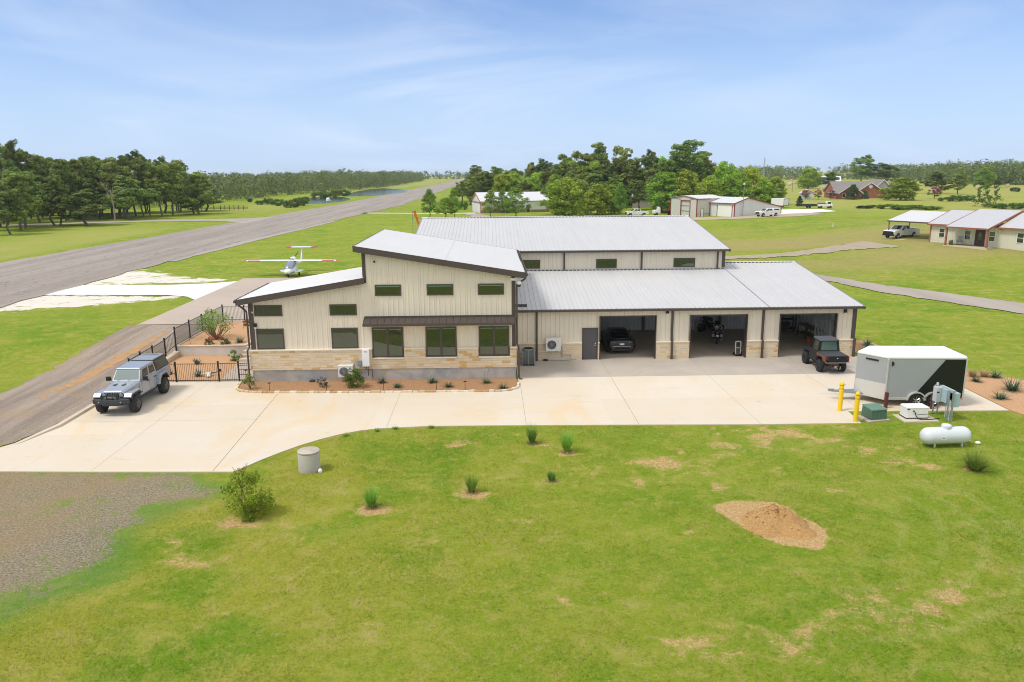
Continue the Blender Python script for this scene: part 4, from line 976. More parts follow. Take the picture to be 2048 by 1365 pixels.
# --- black side-by-side utility vehicle
def utv():
    root = thing('utility_vehicle', 'black side-by-side utility vehicle with covered rear bed, parked before the third bay', 'utility vehicle', (21.1, .55, .034), R(90))
    BRZ = M('bronze_plastic', '6a4c42', .4, var=.15); CL = M('matte_black', '232427', .7, var=.12)
    mb = MB()
    mb.prism([(-.75, .72), (-.42, .72), (-.34, .92), (.34, .92), (.5, .62), (.75, .42), (1.62, .42), (1.72, .72), (1.8, .86), (2.3, .86), (2.45, .62), (2.62, .66), (2.66, .95), (2.2, 1.12), (1.75, 1.18), (.45, 1.15), (.4, 1.12), (-.75, 1.12)], 'y', -.68, .68)
    mb.build('body', CL, root, bevel=.03)
    for s in (-1, 1):
        y0, y1 = sorted((s * .675, s * .745))
        mb = MB(); mb.prism([(-.80, .78), (-.44, .80), (-.34, .98), (.30, .98), (.44, .86), (.5, 1.14), (-.80, 1.14)], 'y', y0, y1); mb.build('side_panel', BRZ, root, bevel=.01)
        y0, y1 = sorted((s * .66, s * .73))
        mb = MB(); mb.prism([(.52, .52), (1.55, .5), (1.66, .98), (1.5, 1.2), (.52, 1.2)], 'y', y0, y1); mb.build('door', CL, root, bevel=.02)
        mb = MB(); mb.box(-.84, -.77, s * .66 - .07, s * .66 + .07, .92, 1.12); mb.build('tail_light', REDL, root, bevel=.01)
        mb = MB(); mb.path([(.45, s * .66, 1.15), (.52, s * .58, 1.86)], .045, 6); mb.path([(1.75, s * .66, 1.16), (1.38, s * .58, 1.88)], .045, 6); mb.build('roll_bar', BLACK, root, smooth=40)
        S = [(.5, s * .66, 1.18), (1.66, s * .66, 1.18), (1.32, s * .585, 1.84), (.56, s * .585, 1.84)]
        if s > 0: S = [S[1], S[0], S[3], S[2]]
        mb = MB(); mb.panel(S, .06, .94, .05, .95); mb.build('window', M('tinted_plastic', '1c2622', .12, spec=.8), root)
    lo = [(.40, .64, 1.16), (.40, -.64, 1.16), (.50, -.56, 1.86), (.50, .56, 1.86)]
    mb = MB(); mb.panel(lo, 0, 1, 0, .12); mb.panel(lo, 0, 1, .9, 1); mb.panel(lo, 0, .1, .12, .9); mb.panel(lo, .9, 1, .12, .9); mb.build('rear_window_frame', BLACK, root)
    gm = M('clear_green_glass', '5c7468', .06, var=.25, spec=.8)
    mb = MB(); mb.panel(lo, .1, .9, .12, .9, .0, .01); mb.build('rear_window', gm, root)
    mb = MB(); mb.hexa([(.36, -.66, 1.85), (1.5, -.62, 1.87), (1.5, .62, 1.87), (.36, .66, 1.85), (.46, -.54, 1.95), (1.4, -.52, 1.97), (1.4, .52, 1.97), (.46, .54, 1.95)]); mb.build('roof', M('roof_charcoal', '4b4d52', .5, var=.1), root, bevel=.04)
    mb = MB(); mb.hexa([(-.80, -.70, 1.13), (.42, -.70, 1.15), (.42, .70, 1.15), (-.80, .70, 1.13), (-.78, -.68, 1.17), (.42, -.68, 1.19), (.42, .68, 1.19), (-.78, .68, 1.17)]); mb.build('bed_cover', M('vinyl_cover', '3d3e42', .75, var=.1), root, bevel=.015)
    mb = MB(); mb.box(-.83, -.765, -.58, .58, .80, 1.12); mb.build('tailgate', M('gloss_black', '17181b', .35), root, bevel=.01)
    mb = MB(); mb.box(-.838, -.83, -.04, .04, 1.0, 1.03); mb.build('badge', LENS, root)
    mb = MB(); mb.path([(-.72, -.72, .82), (-.92, -.72, .76), (-.92, .72, .76), (-.72, .72, .82)], .025, 8); mb.build('rear_bumper', M('bumper_tube', '9b938c', .4, .5), root, smooth=40)
    mb = MB(); mb.tube((0, -.7, .38), (0, .7, .38), .05, 8); mb.box(-.4, 2.3, -.3, .3, .34, .55); mb.box(-.55, -.3, -.25, .25, .4, .62); mb.tube((2.1, -.7, .38), (2.1, .7, .38), .05, 8); mb.tube((-.5, .12, .45), (-.82, .12, .45), .06, 8); mb.build('chassis', M('chassis_rust', '5a4a40', .6, var=.3), root)
    mb = MB(); mb.tube((-.84, -.2, .52), (-.84, -.2, .3), .02, 6); mb.cbox((-.84, .1, .5), (.05, .12, .1)); mb.build('hitch', CHROME, root)
    for x in (1.0,):
        for y in (-.33, .33):
            mb = MB(); mb.hexa([(.6, y - .24, .8), (.75, y - .24, .8), (.75, y + .24, .8), (.6, y + .24, .8), (.5, y - .22, 1.5), (.62, y - .22, 1.5), (.62, y + .22, 1.5), (.5, y + .22, 1.5)]); mb.build('seat', BLACK, root, bevel=.03)
    for x in (0, 2.12):
        for y in (-.70, .70): wheel(root, x, y, .375, .27, .5, M('utv_rim', '3a3a3a', .4, .4), 22, 6, True)
utv()

# --- touring motorcycles in the second bay
def motorcycle(label, loc, rz):
    root = thing('motorcycle', label, 'motorcycle', loc, rz, 'motorcycles in the second bay')
    P = M('black_gloss', '0d0e10', .2, coat=.6)
    mb = MB(); mb.loft([[(-.9, -.1, .7), (-.9, .1, .7), (-.9, .1, .95), (-.9, -.1, .95)], [(-.3, -.2, .6), (-.3, .2, .6), (-.3, .18, .85), (-.3, -.18, .85)], [(.3, -.2, .45), (.3, .2, .45), (.3, .2, 1.0), (.3, -.2, 1.0)], [(.75, -.15, .7), (.75, .15, .7), (.75, .12, 1.0), (.75, -.12, 1.0)]]); mb.build('body', P, root, smooth=50, bevel=.02)
    mb = MB(); mb.hexa([(-.75, -.17, .86), (.1, -.17, .8), (.1, .17, .8), (-.75, .17, .86), (-.7, -.13, 1.0), (.05, -.12, .92), (.05, .12, .92), (-.7, .13, 1.0)]); mb.build('seat', BLACK, root, bevel=.03)
    for s in (-1, 1):
        mb = MB(); y0, y1 = sorted((s * .16, s * .42)); mb.prism([(-1.05, .52), (-.45, .52), (-.42, .82), (-1.0, .85)], 'y', y0, y1); mb.build('saddlebag', P, root, bevel=.05)
        mb = MB(); mb.path([(.62, s * .08, 1.05), (.55, s * .2, 1.2), (.35, s * .42, 1.12)], .018, 6); mb.build('handlebar', CHROME, root)
        mb = MB(); mb.tube((.78, s * .09, 1.0), (1.0, s * .09, .35), .03, 6); mb.build('fork', CHROME, root)
        mb = MB(); mb.tube((-.9, s * .25, .36), (.1, s * .25, .36), .045, 8); mb.build('exhaust', CHROME, root)
    mb = MB(); mb.loft([[(.55, -.32, .9), (.55, .32, .9), (.55, .3, 1.2), (.55, -.3, 1.2)], [(.9, -.16, .95), (.9, .16, .95), (.9, .12, 1.15), (.9, -.12, 1.15)]]); mb.build('fairing', P, root, bevel=.03)
    mb = MB(); mb.hexa([(.62, -.22, 1.2), (.66, -.22, 1.2), (.66, .22, 1.2), (.62, .22, 1.2), (.48, -.18, 1.5), (.5, -.18, 1.5), (.5, .18, 1.5), (.48, .18, 1.5)]); mb.build('windscreen', GLASSD, root)
    mb = MB(); mb.sphere((.95, 0, 1.02), .1); mb.build('headlight', LENS, root, smooth=60)
    mb = MB(); mb.box(-1.1, -1.07, -.1, .1, .62, .74); mb.build('number_plate', PLATE, root)
    mb = MB(); mb.box(-1.12, -1.05, -.06, .06, .86, .92); mb.build('tail_light', REDL, root)
    mb = MB(); mb.box(-.2, .35, -.2, .2, .28, .55); mb.tube((.1, -.24, .45), (.1, .24, .45), .16, 12); mb.build('engine', M('engine_metal', '55585c', .35, .7), root)
    for x in (-.7, 1.02):
        W = sub('wheel', root); mb = MB(); mb.lathe([(.2, -.06), (.28, -.075), (.32, -.04), (.32, .04), (.28, .075), (.2, .06)], 20, (x, 0, .32), 'y'); mb.build('tyre', RUBBER, W, smooth=40)
        mb = MB(); mb.lathe([(.03, -.04), (.2, -.05), (.2, .05), (.03, .04)], 16, (x, 0, .32), 'y'); mb.build('rim', RIM, W)
motorcycle('black touring motorcycle with white plate, nearest the door frame of the second bay', (16.55, 9.3, .012), R(75))
motorcycle('black motorcycle standing deeper in the second bay, behind the touring bike', (16.85, 12.0, .012), R(120))

# --- enclosed V-nose trailer
def cargo_trailer():
    a = heading(-(24.71 - 20.8), -(-7.04 + 6.6))
    root = thing('cargo_trailer', 'silver and black enclosed V-nose cargo trailer with white roof on the concrete pad', 'trailer', (22.85, -5.5, .03), 0)
    W = 1.3; xf, xr, xn = 1.98, -2.05, 3.08; z0, z1 = .44, 2.56
    GR = M('silver_aluminium_skin', 'a7aaac', .45, .25, var=.06, scale=1.2); BK = M('black_skin', '0b0c0b', .4, var=.2)
    out = [(xr, -W), (xf, -W), (xn, 0), (xf, W), (xr, W)]
    def inset(d): return [(xr, -W + d), (xf - d * .4, -W + d), (xn - d * 1.2, 0), (xf - d * .4, W - d), (xr, W - d)]
    mb = MB(); mb.prism(inset(.01), 'z', z0, z1); mb.build('body', GR, root)
    # painted rear corner: slanted black panel on both sides
    for s in (-1, 1):
        y0, y1 = sorted((s * (W - .02), s * (W + .004)))
        mb = MB(); mb.prism([(xr + .06, z0 + .06), (.55, z0 + .06), (-.95, z1 - .02), (xr + .06, z1 - .02)], 'y', y0, y1); mb.build('black_panel', BK, root)
    mb = MB(); mb.prism(out, 'z', z1, z1 + .14); mb.build('roof_rim', WHITE, root, bevel=.05)
    mb = MB(); mb.prism(inset(.10), 'z', z1 + .1, z1 + .155); mb.build('roof', M('trailer_roof', 'e4e6ea', .4, var=.04), root)
    AL = M('polished_aluminium', 'd4d3cf', .3, .4, var=.05)
    for s in (-1, 1):
        mb = MB(); mb.box(xf - .05, xf + .03, s * W - .03, s * W + .03, z0, z1); mb.build('corner_post', AL, root, bevel=.01)
        mb = MB(); mb.box(xr - .02, xr + .06, s * W - .03, s * W + .02, z0, z1); mb.build('corner_post', AL, root, bevel=.01)
        q = [(xf, s * W, z0), (xn, 0, z0), (xn, 0, z1), (xf, s * W, z1)]
        if s < 0: pass
        else: q = [q[1], q[0], q[3], q[2]]
        mb = MB(); mb.panel(q, 0.02, .98, 0, .36, .012, .02); mb.build('stone_guard', AL, root)
        mb = MB(); mb.panel(q, .3, .7, .90, .94, .03, .01); mb.build('vent', BLACK, root)
        y0, y1 = sorted((s * (W - .1), s * (W + .12)))
        for x in (-.5, .38):
            F = MB()
            pts = [(x + .50 * math.cos(t), .36 + .46 * math.sin(t)) for t in np.linspace(0, math.pi, 13)] + [(x + .43 * math.cos(t), .36 + .39 * math.sin(t)) for t in np.linspace(math.pi, 0, 13)]
            F.prism(pts, 'y', y0, y1); F.build('fender', AL, root, smooth=40)
            mb = MB(); y2, y3 = sorted((s * (W - .12), s * (W + .008)))
            mb.prism([(x + .43 * math.cos(t), .36 + .39 * math.sin(t)) for t in np.linspace(0, math.pi, 13)], 'y', y2, y3); mb.build('wheel_well', BLACK, root)
        mb = MB(); mb.box(xr + .1, xr + .24, s * (W + .02) - .02, s * (W + .02) + .02, z0 + .02, z0 + .12); mb.build('marker_light', REDL, root)
        mb = MB(); mb.prism([(xf - .2 + .12 * math.cos(t), z1 - .24 + .12 * math.sin(t)) for t in np.linspace(-math.pi / 2 + math.pi, math.pi / 2 + math.pi, 10)][::-1], 'y', s * (W + .012) - .012, s * (W + .012) + .012); mb.build('vent_cover', BLACK, root)
    mb = MB(); mb.box(xr, xf, -W, W, z0 - .1, z0); mb.prism([(xf, -W), (xn, 0), (xf, W)], 'z', z0 - .1, z0); mb.box(xr, xf, -W - .02, W + .02, z0 - .02, z0 + .05); mb.build('chassis', AL, root)
    mb = MB(); mb.hexa([(2.3, -.5, .36), (2.3, .5, .36), (4.3, .04, .42), (4.3, -.04, .42), (2.3, -.5, .46), (2.3, .5, .46), (4.3, .04, .5), (4.3, -.04, .5)]); mb.box(4.15, 4.45, -.06, .06, .44, .56); mb.build('tow_bar', STEEL, root)
    mb = MB(); mb.tube((3.75, .12, .1), (3.75, .12, .85), .035, 8); mb.tube((3.75, .12, .85), (3.6, .12, .85), .015, 6); mb.lathe([(.02, -.04), (.1, -.04), (.1, .04), (.02, .04)], 12, (3.75, .12, .1), 'y'); mb.build('jack', STEEL, root, smooth=40)
    mb = MB(); mb.box(xr - .03, xr, -W + .08, W - .08, z0 + .05, z1 - .05); mb.build('rear_door', GR, root)
    for x in (-.5, .38):
        for y in (-W + .02, W - .02): wheel(root, x, y, .35, .2, .62, CHROME, 20, 6)
    root.rotation_euler[2] = heading(-3.95, .3)
    return root
cargo_trailer()
# ------------------------------------------------------------------ yard equipment and small things
def extr(name, label, cat, mats, build, loc=(0, 0, 0), rz=0, group=None, **kw): pass
YEL = M('safety_yellow', 'f2c81a', .4, var=.06); RED = M('red_band', 'a0301c', .5)
def bollard(x, y, label):
    t = thing('bollard', label, 'bollard', (x, y, .02), 0, 'yellow bollards at the pad corner')
    mb = MB(); mb.lathe([(.115, 0), (.115, 1.42), (.10, 1.50), (.06, 1.555), (.01, 1.57)], 20); mb.build('post', YEL, t, smooth=50)
    for z in (1.20, 1.38):
        mb = MB(); mb.lathe([(.117, z), (.119, z + .005), (.119, z + .02), (.117, z + .025)], 20); mb.build('band', RED if z < 1.3 else M('dark_band', '6b5a2a', .5), t, smooth=50)
bollard(18.11, -7.3, 'yellow steel bollard farther from the lawn, by the trailer hitch')
bollard(18.09, -9.07, 'yellow steel bollard nearer the lawn, beside the green transformer box')
for x, y, l in ((20.69, -6.98, 'rust-brown steel post behind the green transformer box, beside the trailer nose'), (23.05, -7.2, 'rust-brown steel post in front of the trailer wheels, behind the white generator')):
    mb = MB(); mb.lathe([(.10, 0), (.10, .82), (.09, .86), (.02, .87)], 16); o = mb.build('steel_post', M('rusty_pipe', '5b2b20', .8, var=.25, scale=8), smooth=40); o.location = (x, y, .02)
    tag(o, l, 'post', 'rusty steel posts by the trailer')
GRN = M('transformer_green', '4b6b58', .55, var=.08)
def transformer():
    t = thing('transformer_box', 'dark green pad-mounted transformer box on a concrete pad', 'transformer', (19.3, -8.5, 0), R(8))
    mb = MB(); mb.hexa([(-.44, -.42, .06), (.44, -.42, .06), (.44, .42, .06), (-.44, .42, .06), (-.42, -.40, .56), (.42, -.40, .56), (.42, .38, .62), (-.42, .38, .62)]); mb.build('cabinet', GRN, t, bevel=.03)
    mb = MB(); mb.hexa([(-.45, -.43, .545), (.45, -.43, .545), (.45, .41, .61), (-.45, .41, .61), (-.42, -.39, .60), (.42, -.39, .60), (.42, .37, .665), (-.42, .37, .665)]); mb.box(-.008, .008, -.436, -.42, .1, .54); mb.build('lid', M('transformer_lid', '5f8270', .5, var=.08), t, bevel=.025)
    mb = MB(); mb.prism([(-.72, -.62), (.60, -.50), (.55, .55), (-.68, .45)], 'z', -.05, .055); mb.build('pad', CONC_P, t)
transformer()
def generator():
    t = thing('generator', 'white standby generator with curved black hose on a sandy concrete pad', 'generator', (21.33, -8.53, 0), 0)
    mb = MB(); mb.box(-.55, .56, -.31, .33, .09, .60); mb.build('housing', WHITE, t, bevel=.02)
    mb = MB(); mb.hexa([(-.58, -.34, .60), (.59, -.34, .60), (.59, .36, .60), (-.58, .36, .60), (-.52, -.28, .68), (.53, -.28, .68), (.53, .30, .68), (-.52, .30, .68)]); mb.build('lid', M('generator_lid', 'eeeeec', .35, var=.03), t, bevel=.03)
    mb = MB(); mb.box(-.56, .57, -.32, .34, .05, .09); mb.build('base', BLACK, t)
    mb = MB(); mb.prism([(-.85, -.72), (.9, -.74), (.95, .38), (-.85, .45)], 'z', -.05, .05); mb.build('pad', KERB, t)
    mb = MB(); mb.path([(-.2, -.32, .45), (-.19, -.42, .42), (-.16, -.46, .28), (-.05, -.5, .12), (.15, -.52, .07), (.6, -.5, .07), (1.1, -.4, .08)], .022, 8); mb.path([(-.12, -.34, .33), (.1, -.36, .28), (.5, -.36, .30), (.7, -.34, .31), (1.15, -.1, .28)], .012, 6); mb.build('hose', BLACK, t, smooth=50)
    mb = MB(); mb.lathe([(.03, -.34), (.04, -.32), (.01, -.31)], 10, (-.2, 0, .46), 'y'); mb.cbox((-.46, -.312, .55), (.14, .01, .05)); mb.build('badge', BLACK, t)
generator()
PALEB = M('pale_blue_grey_steel', 'a9bcc2', .5, .1, var=.08); PALEG = M('pale_grey_steel', 'c3c8c9', .5, .1, var=.06)
def meter_rack():
    t = thing('electrical_rack', 'rack of pale grey electrical meter boxes on steel posts beside the generator', 'electrical rack', (22.85, -8.55, 0), 0)
    for x, y in ((-.2, .62), (.0, .55), (-.17, -.55), (.0, -.6)):
        mb = MB(); mb.tube((x, y, 0), (x, y, 1.55), .04, 8); mb.build('post', STEEL, t, smooth=40)
    for x, y in ((.08, -.56), (-.08, -.57), (.14, .1)):
        mb = MB(); mb.tube((x, y, 0), (x, y, 1.1), .022, 6); mb.build('conduit', PALEG, t, smooth=40)
    mb = MB(); mb.box(-.3, .05, .3, .62, .72, 1.5); mb.build('meter_box', PALEG, t, bevel=.015)
    mb = MB(); mb.box(-.28, -.16, .29, .3, 1.2, 1.27); mb.build('label_plate', BLACK, t)
    mb = MB(); mb.box(.02, .16, -.5, .55, 1.0, 1.55); mb.build('backing_panel', PALEB, t)
    mb = MB(); mb.box(-.06, .30, -.16, .26, .78, 1.48); mb.build('switch_box', PALEB, t, bevel=.015)
    mb = MB(); mb.box(.02, .40, -.55, -.2, .70, 1.42); mb.build('switch_box', PALEB, t, bevel=.015)
    mb = MB(); mb.lathe([(.05, 1.55), (.06, 1.56), (.06, 1.68), (.02, 1.7)], 10, (-.17, .5, 0)); mb.build('weatherhead', PALEG, t)
meter_rack()
def propane():
    t = thing('propane_tank', 'white horizontal propane tank with domed lid lying on short legs in the lawn', 'tank', (20.55, -12.5, 0), R(3))
    W = M('tank_white', 'd3d8da', .35, var=.05, scale=1.5)
    prof = [(.02, -1.15)] + [(.385 * math.sin(a), -.80 - .36 * math.cos(a)) for a in np.linspace(.15, math.pi / 2, 7)] + [(.385 * math.cos(a), .80 + .36 * math.sin(a)) for a in np.linspace(0, math.pi / 2 - .12, 7)] + [(.02, 1.16)]
    mb = MB(); mb.lathe(prof, 28, (0, 0, .5), 'x'); mb.build('vessel', W, t, smooth=60)
    mb = MB(); mb.lathe([(.2, .84), (.21, .86), (.21, .97), (.19, 1.01), (.12, 1.035), (.01, 1.04)], 22); mb.build('dome_lid', W, t, smooth=45)
    for x in (-.6, .7):
        for y in (-.2, .2):
            mb = MB(); mb.box(x - .03, x + .03, y - .03, y + .03, 0, .2); mb.build('leg', PALEG, t)
    mb = MB(); mb.lathe([(.02, 0), (.03, .02), (.03, .05)], 8, (.33, 0, .875)); mb.lathe([(.02, 0), (.025, .03), (.02, .05)], 8, (-.35, .05, .875)); mb.build('valve', STEEL, t)
    mb = MB(); mb.hexa([(-.42, -.388, .43), (-.18, -.388, .43), (-.18, -.36, .43), (-.42, -.36, .43), (-.42, -.383, .58), (-.18, -.383, .58), (-.18, -.36, .58), (-.42, -.36, .58)]); mb.build('label_plate', PLATE, t)
    mb = MB(); mb.cbox((-.36, -.3885, .5), (.05, .004, .04)); mb.cbox((-.28, -.3885, .5), (.08, .004, .02)); mb.build('label_print', M('blue_print', '4a5a6a', .5), t)
propane()
def rock(name, label, loc, s, mat, seed=1, rz=0, kind=None):
    rs = random.Random(seed); mb = MB(); mb.sphere((0, 0, 0), s[0], s[1], s[2], 12, 8)
    mb.v = [tuple(c * (1 + rs.uniform(-.16, .16)) for c in v) for v in mb.v]
    o = mb.build(name, mat, smooth=50); o.location = (loc[0], loc[1], loc[2] + s[2] * .55); o.rotation_euler = (0, 0, rz)
    tag(o, label, 'rock'); return o
LIME = M('limestone_rock', 'd8c9a8', .9, var=.15, bump=.4, bscale=12)
rock('rock', 'long flat tan limestone lying behind the propane tank', (21.65, -11.9, 0), (.42, .2, .1), LIME, 3, R(-28))
rock('rock', 'small white stone in the grass right of the propane tank', (22.2, -12.35, 0), (.12, .1, .08), M('white_rock', 'ebe8e0', .8, bump=.3, bscale=14), 4)
rock('rock', 'round white stone leaning on the concrete well ring', (-7.24, -14.42, 0), (.09, .08, .12), M('white_rock', 'ebe8e0', .8, bump=.3, bscale=14), 5)
def well():
    t = thing('well_ring', 'round grey concrete well ring with lid standing at the lawn edge', 'well', (-7.76, -14.1, 0))
    cr = mat_concrete('well_concrete', 'b8b4a9', 'a8a296', 1.2)
    mb = MB(); mb.lathe([(.455, -.05), (.455, .80), (.45, .81)], 32); mb.build('ring', cr, t, smooth=40)
    mb = MB(); mb.lathe([(.46, .822), (.465, .83), (.465, .875), (.45, .885)], 32); mb.build('lid', mat_concrete('lid_concrete', 'bdb3a6', 'a69a8c', 1.4), t, smooth=40)
well()
# pile of loose dirt
def mound():
    n = 46; V = []; F = []; rs = np.random.RandomState(5)
    def hgt(u, v):
        r = math.hypot(u / 1.25, v / 1.0); h = .60 * max(0, 1 - r ** 1.25) ** .95
        r2 = math.hypot((u - .75) / .75, (v + .55) / .6); h = max(h, .30 * max(0, 1 - r2))
        r3 = math.hypot((u + .3) / .8, (v + .7) / .6); h = max(h, .30 * max(0, 1 - r3))
        a = math.atan2(v, u)
        h *= .95 + .16 * math.sin(a * 3 + 1.2) + .08 * math.sin(a * 7) 
        return h
    for i in range(n + 1):
        for j in range(n + 1):
            u, v = -1.7 + 3.4 * i / n, -1.5 + 3.0 * j / n; h = hgt(u, v)
            V.append((u + rs.normal(0, .015), v + rs.normal(0, .015), h + rs.normal(0, .022) * (h > .02) - .02 * (h < .01)))
    for i in range(n):
        for j in range(n): k = i * (n + 1) + j; F.append((k, k + n + 1, k + n + 2, k + 1))
    keep = [f for f in F if max(V[q][2] for q in f) > .005]
    mb = MB(); mb.add(V, keep)
    for k in range(60):
        a, r = rs.uniform(0, 6.28), rs.uniform(.2, 1.15); u, v = r * 1.1 * math.cos(a), r * .95 * math.sin(a); s = rs.uniform(.02, .06)
        mb.sphere((u, v, hgt(u, v) + s * .3), s, s * .8, s * .7, 6, 4)
    o = mb.build('dirt_pile', DIRT, smooth=70); o.location = (10.05, -19.85, 0); o.rotation_euler = (0, 0, R(-20)); o.scale = (.92, .9, 1.05)
    tag(o, 'heap of loose orange-brown dirt dumped on the foreground lawn', 'dirt pile')
mound()

# --- wall mounted machines
def minisplit(label, x0, x1, z0, z1, y, blue=True):
    t = thing('heat_pump', label, 'air conditioner', ((x0 + x1) / 2, y, z0), 0, 'wall-hung heat pump units'); w = (x1 - x0) / 2; h = z1 - z0; CRM = M('ac_white', 'dfdfda', .45, var=.04)
    mb = MB(); mb.box(-w, w, -.16, .16, 0, h); mb.build('casing', CRM, t, bevel=.02)
    cx = -w * .22; r = min(h * .42, w * .6)
    mb = MB(); mb.lathe([(r, -.164), (r, -.17), (r * .98, -.172), (.01, -.165)], 28, (cx, 0, h * .5), 'y'); mb.build('fan_opening', M('fan_dark', '4d5053', .6), t)
    mb = MB()
    for k in range(1, 7): 
        rr = r * k / 6.2; mb.lathe([(rr, -.174), (rr + .006, -.178), (rr + .012, -.174)], 28, (cx, 0, h * .5), 'y')
    for k in range(6):
        a = math.pi * k / 6; mb.tube((cx - r * math.cos(a), -.176, h * .5 - r * math.sin(a)), (cx + r * math.cos(a), -.176, h * .5 + r * math.sin(a)), .005, 4)
    mb.build('fan_grille', M('grille_grey', 'b5b7b6', .5), t)
    mb = MB(); mb.cbox((w * .62, -.164, h * .8), (w * .22, .006, h * .1) if blue else (w * .1, .006, h * .05)); mb.build('logo', M('blue_logo', '4ba3d1', .4) if blue else M('grey_logo', '8a8c8c', .4), t)
    mb = MB(); mb.box(-w * .8, -w * .7, -.12, .3, -.06, 0); mb.box(w * .7, w * .8, -.12, .3, -.06, 0); mb.build('bracket', CRM, t)
    mb = MB(); mb.path([(w + .02, 0, h * .3), (w + .08, .05, h * .25), (w + .1, .14, 0), (w + .1, .14, -z0 + .25)], .03, 6); mb.build('line_set', M('line_cover', '9b9994', .6), t)
    return t
minisplit('white heat pump unit on the concrete base of the gable front, beside the water heater', -9.14, -8.26, .36, 1.08, -.36)
minisplit('white heat pump unit hung on the garage wall beside the charcoal door', 3.6, 4.6, .74, 1.6, 4.1, False)
t = thing('water_heater', 'tall white tankless water heater cabinet on the stone base of the gable front', 'water heater', (-7.48, -.30, .98))
mb = MB(); mb.box(-.21, .21, -.11, .12, 0, 1.06); mb.build('cabinet', M('enamel_white', 'eeeff1', .3, var=.02), t, bevel=.015)
mb = MB(); mb.box(-.1, .1, -.114, -.109, .88, .92); mb.build('vent_slot', M('dark_slot', '3b4a5c', .4), t)
mb = MB(); mb.path([(.1, 0, 0), (.1, 0, -.18), (.1, .02, -.62)], .02, 6); mb.path([(.0, 0, 0), (.0, 0, -.2), (.32, .1, -.25), (.32, .12, -.75)], .014, 6); mb.path([(-.1, 0, 0), (-.1, 0, -.4), (-.35, .06, -.45)], .014, 6); mb.build('pipe', M('pipe_dark', '4f4a48', .5, .3), t)
t = thing('disconnect_box', 'small grey-blue electrical disconnect box beside the white water heater', 'electrical box', (-7.87, -.24, 1.02))
mb = MB(); mb.box(-.13, .12, -.06, .05, 0, .3); mb.build('case', M('grey_blue_box', '7d949d', .5), t, bevel=.01)
mb = MB(); mb.path([(-.13, -.01, .2), (-.3, -.02, .22), (-.34, -.04, .0), (-.36, -.08, -.3)], .02, 6); mb.path([(.0, -.0, 0), (.0, .0, -.4), (.1, .02, -.6)], .016, 6); mb.build('conduit', STEEL, t)
def condenser():
    t = thing('condenser', 'grey louvred air conditioning condenser standing at the inner corner by the garage wall', 'air conditioner', (2.42, 3.35, .034))
    G2 = M('condenser_grey', '7d8683', .5, .1)
    mb = MB(); mb.box(-.37, .37, -.37, .37, .06, .98); mb.build('coil', M('coil_dark', '3a3f3d', .8), t, bevel=.06)
    mb = MB()
    for k in range(14): mb.box(-.385, .385, -.385, .385, .08 + k * .064, .08 + k * .064 + .036)
    mb.build('louvres', G2, t, bevel=.05)
    mb = MB()
    for x in (-.385, .385, -.0):
        for y in (-.39, .39): mb.box(x - .012, x + .012, y - .012, y + .012, .05, 1.0)
    mb.build('guard', M('condenser_pale', 'b9bdb9', .5), t)
    mb = MB(); mb.lathe([(.40, .98), (.42, 1.0), (.41, 1.05), (.33, 1.07), (.33, 1.03), (.02, 1.02)], 28); mb.build('top_cap', G2, t, smooth=40)
    mb = MB(); mb.lathe([(.325, 1.035), (.32, 1.05), (.05, 1.065), (.02, 1.07)], 24)
    for k in range(1, 6): mb.lathe([(.062 * k, 1.066), (.062 * k + .006, 1.075), (.062 * k + .012, 1.066)], 24)
    mb.build('fan_guard', M('fan_dark2', '25282a', .6), t)
    mb = MB(); mb.box(-.4, .4, -.4, .4, 0, .06); mb.build('base', BLACK, t)
condenser()
def bait(label, loc):
    mb = MB(); mb.hexa([(-.17, -.12, 0), (.17, -.12, 0), (.17, .12, 0), (-.17, .12, 0), (-.12, -.07, .13), (.13, -.07, .13), (.14, .08, .13), (-.12, .08, .13)]); o = mb.build('bait_station', BLACK, bevel=.03); o.location = loc; tag(o, label, 'bait box', 'black bait boxes')
bait('small black plastic bait box at the concrete base in the planting bed', (-10.75, -.35, .06)); bait('small black plastic bait box on the apron below the garage heat pump', (3.6, 4.15, .034))
mb = MB(); mb.path([(3.75, 4.18, .05), (5.15, 4.18, .05), (5.25, 4.2, .12), (5.25, 4.26, .45)], .02, 6); o = mb.build('drain_pipe', STEEL, smooth=40); tag(o, 'thin grey drain pipe running along the foot of the garage wall', 'pipe')
# --- inside the bays
t = thing('wheeled_bin', 'dark green wheeled rubbish bin against the back wall of the second bay', 'bin', (17.0, 13.3, .012))
mb = MB(); mb.hexa([(-.24, -.26, .05), (.24, -.26, .05), (.24, .22, .05), (-.24, .22, .05), (-.3, -.34, .98), (.3, -.34, .98), (.3, .3, .98), (-.3, .3, .98)]); mb.build('body', M('bin_green', '24423a', .5), t, bevel=.03)
mb = MB(); mb.hexa([(-.32, -.37, .98), (.32, -.37, .98), (.32, .33, .98), (-.32, .33, .98), (-.28, -.3, 1.06), (.28, -.3, 1.06), (.28, .28, 1.06), (-.28, .28, 1.06)]); mb.build('lid', M('bin_lid', '1c2a28', .5), t, bevel=.02)
for s in (-.2, .2):
    mb = MB(); mb.lathe([(.02, s - .03), (.1, s - .03), (.1, s + .03), (.02, s + .03)], 12, (0, .28, .1), 'x'); mb.build('wheel', BLACK, t)
t = thing('freezer', 'small pale box freezer beside the green bin', 'freezer', (16.35, 13.45, .012))
mb = MB(); mb.box(-.28, .28, -.25, .25, .04, .6); mb.build('body', M('freezer_grey', 'b7b6ae', .4), t, bevel=.02); mb = MB(); mb.box(-.29, .29, -.27, .25, .61, .7); mb.build('lid', M('freezer_lid', 'c4c3bb', .4), t, bevel=.02)
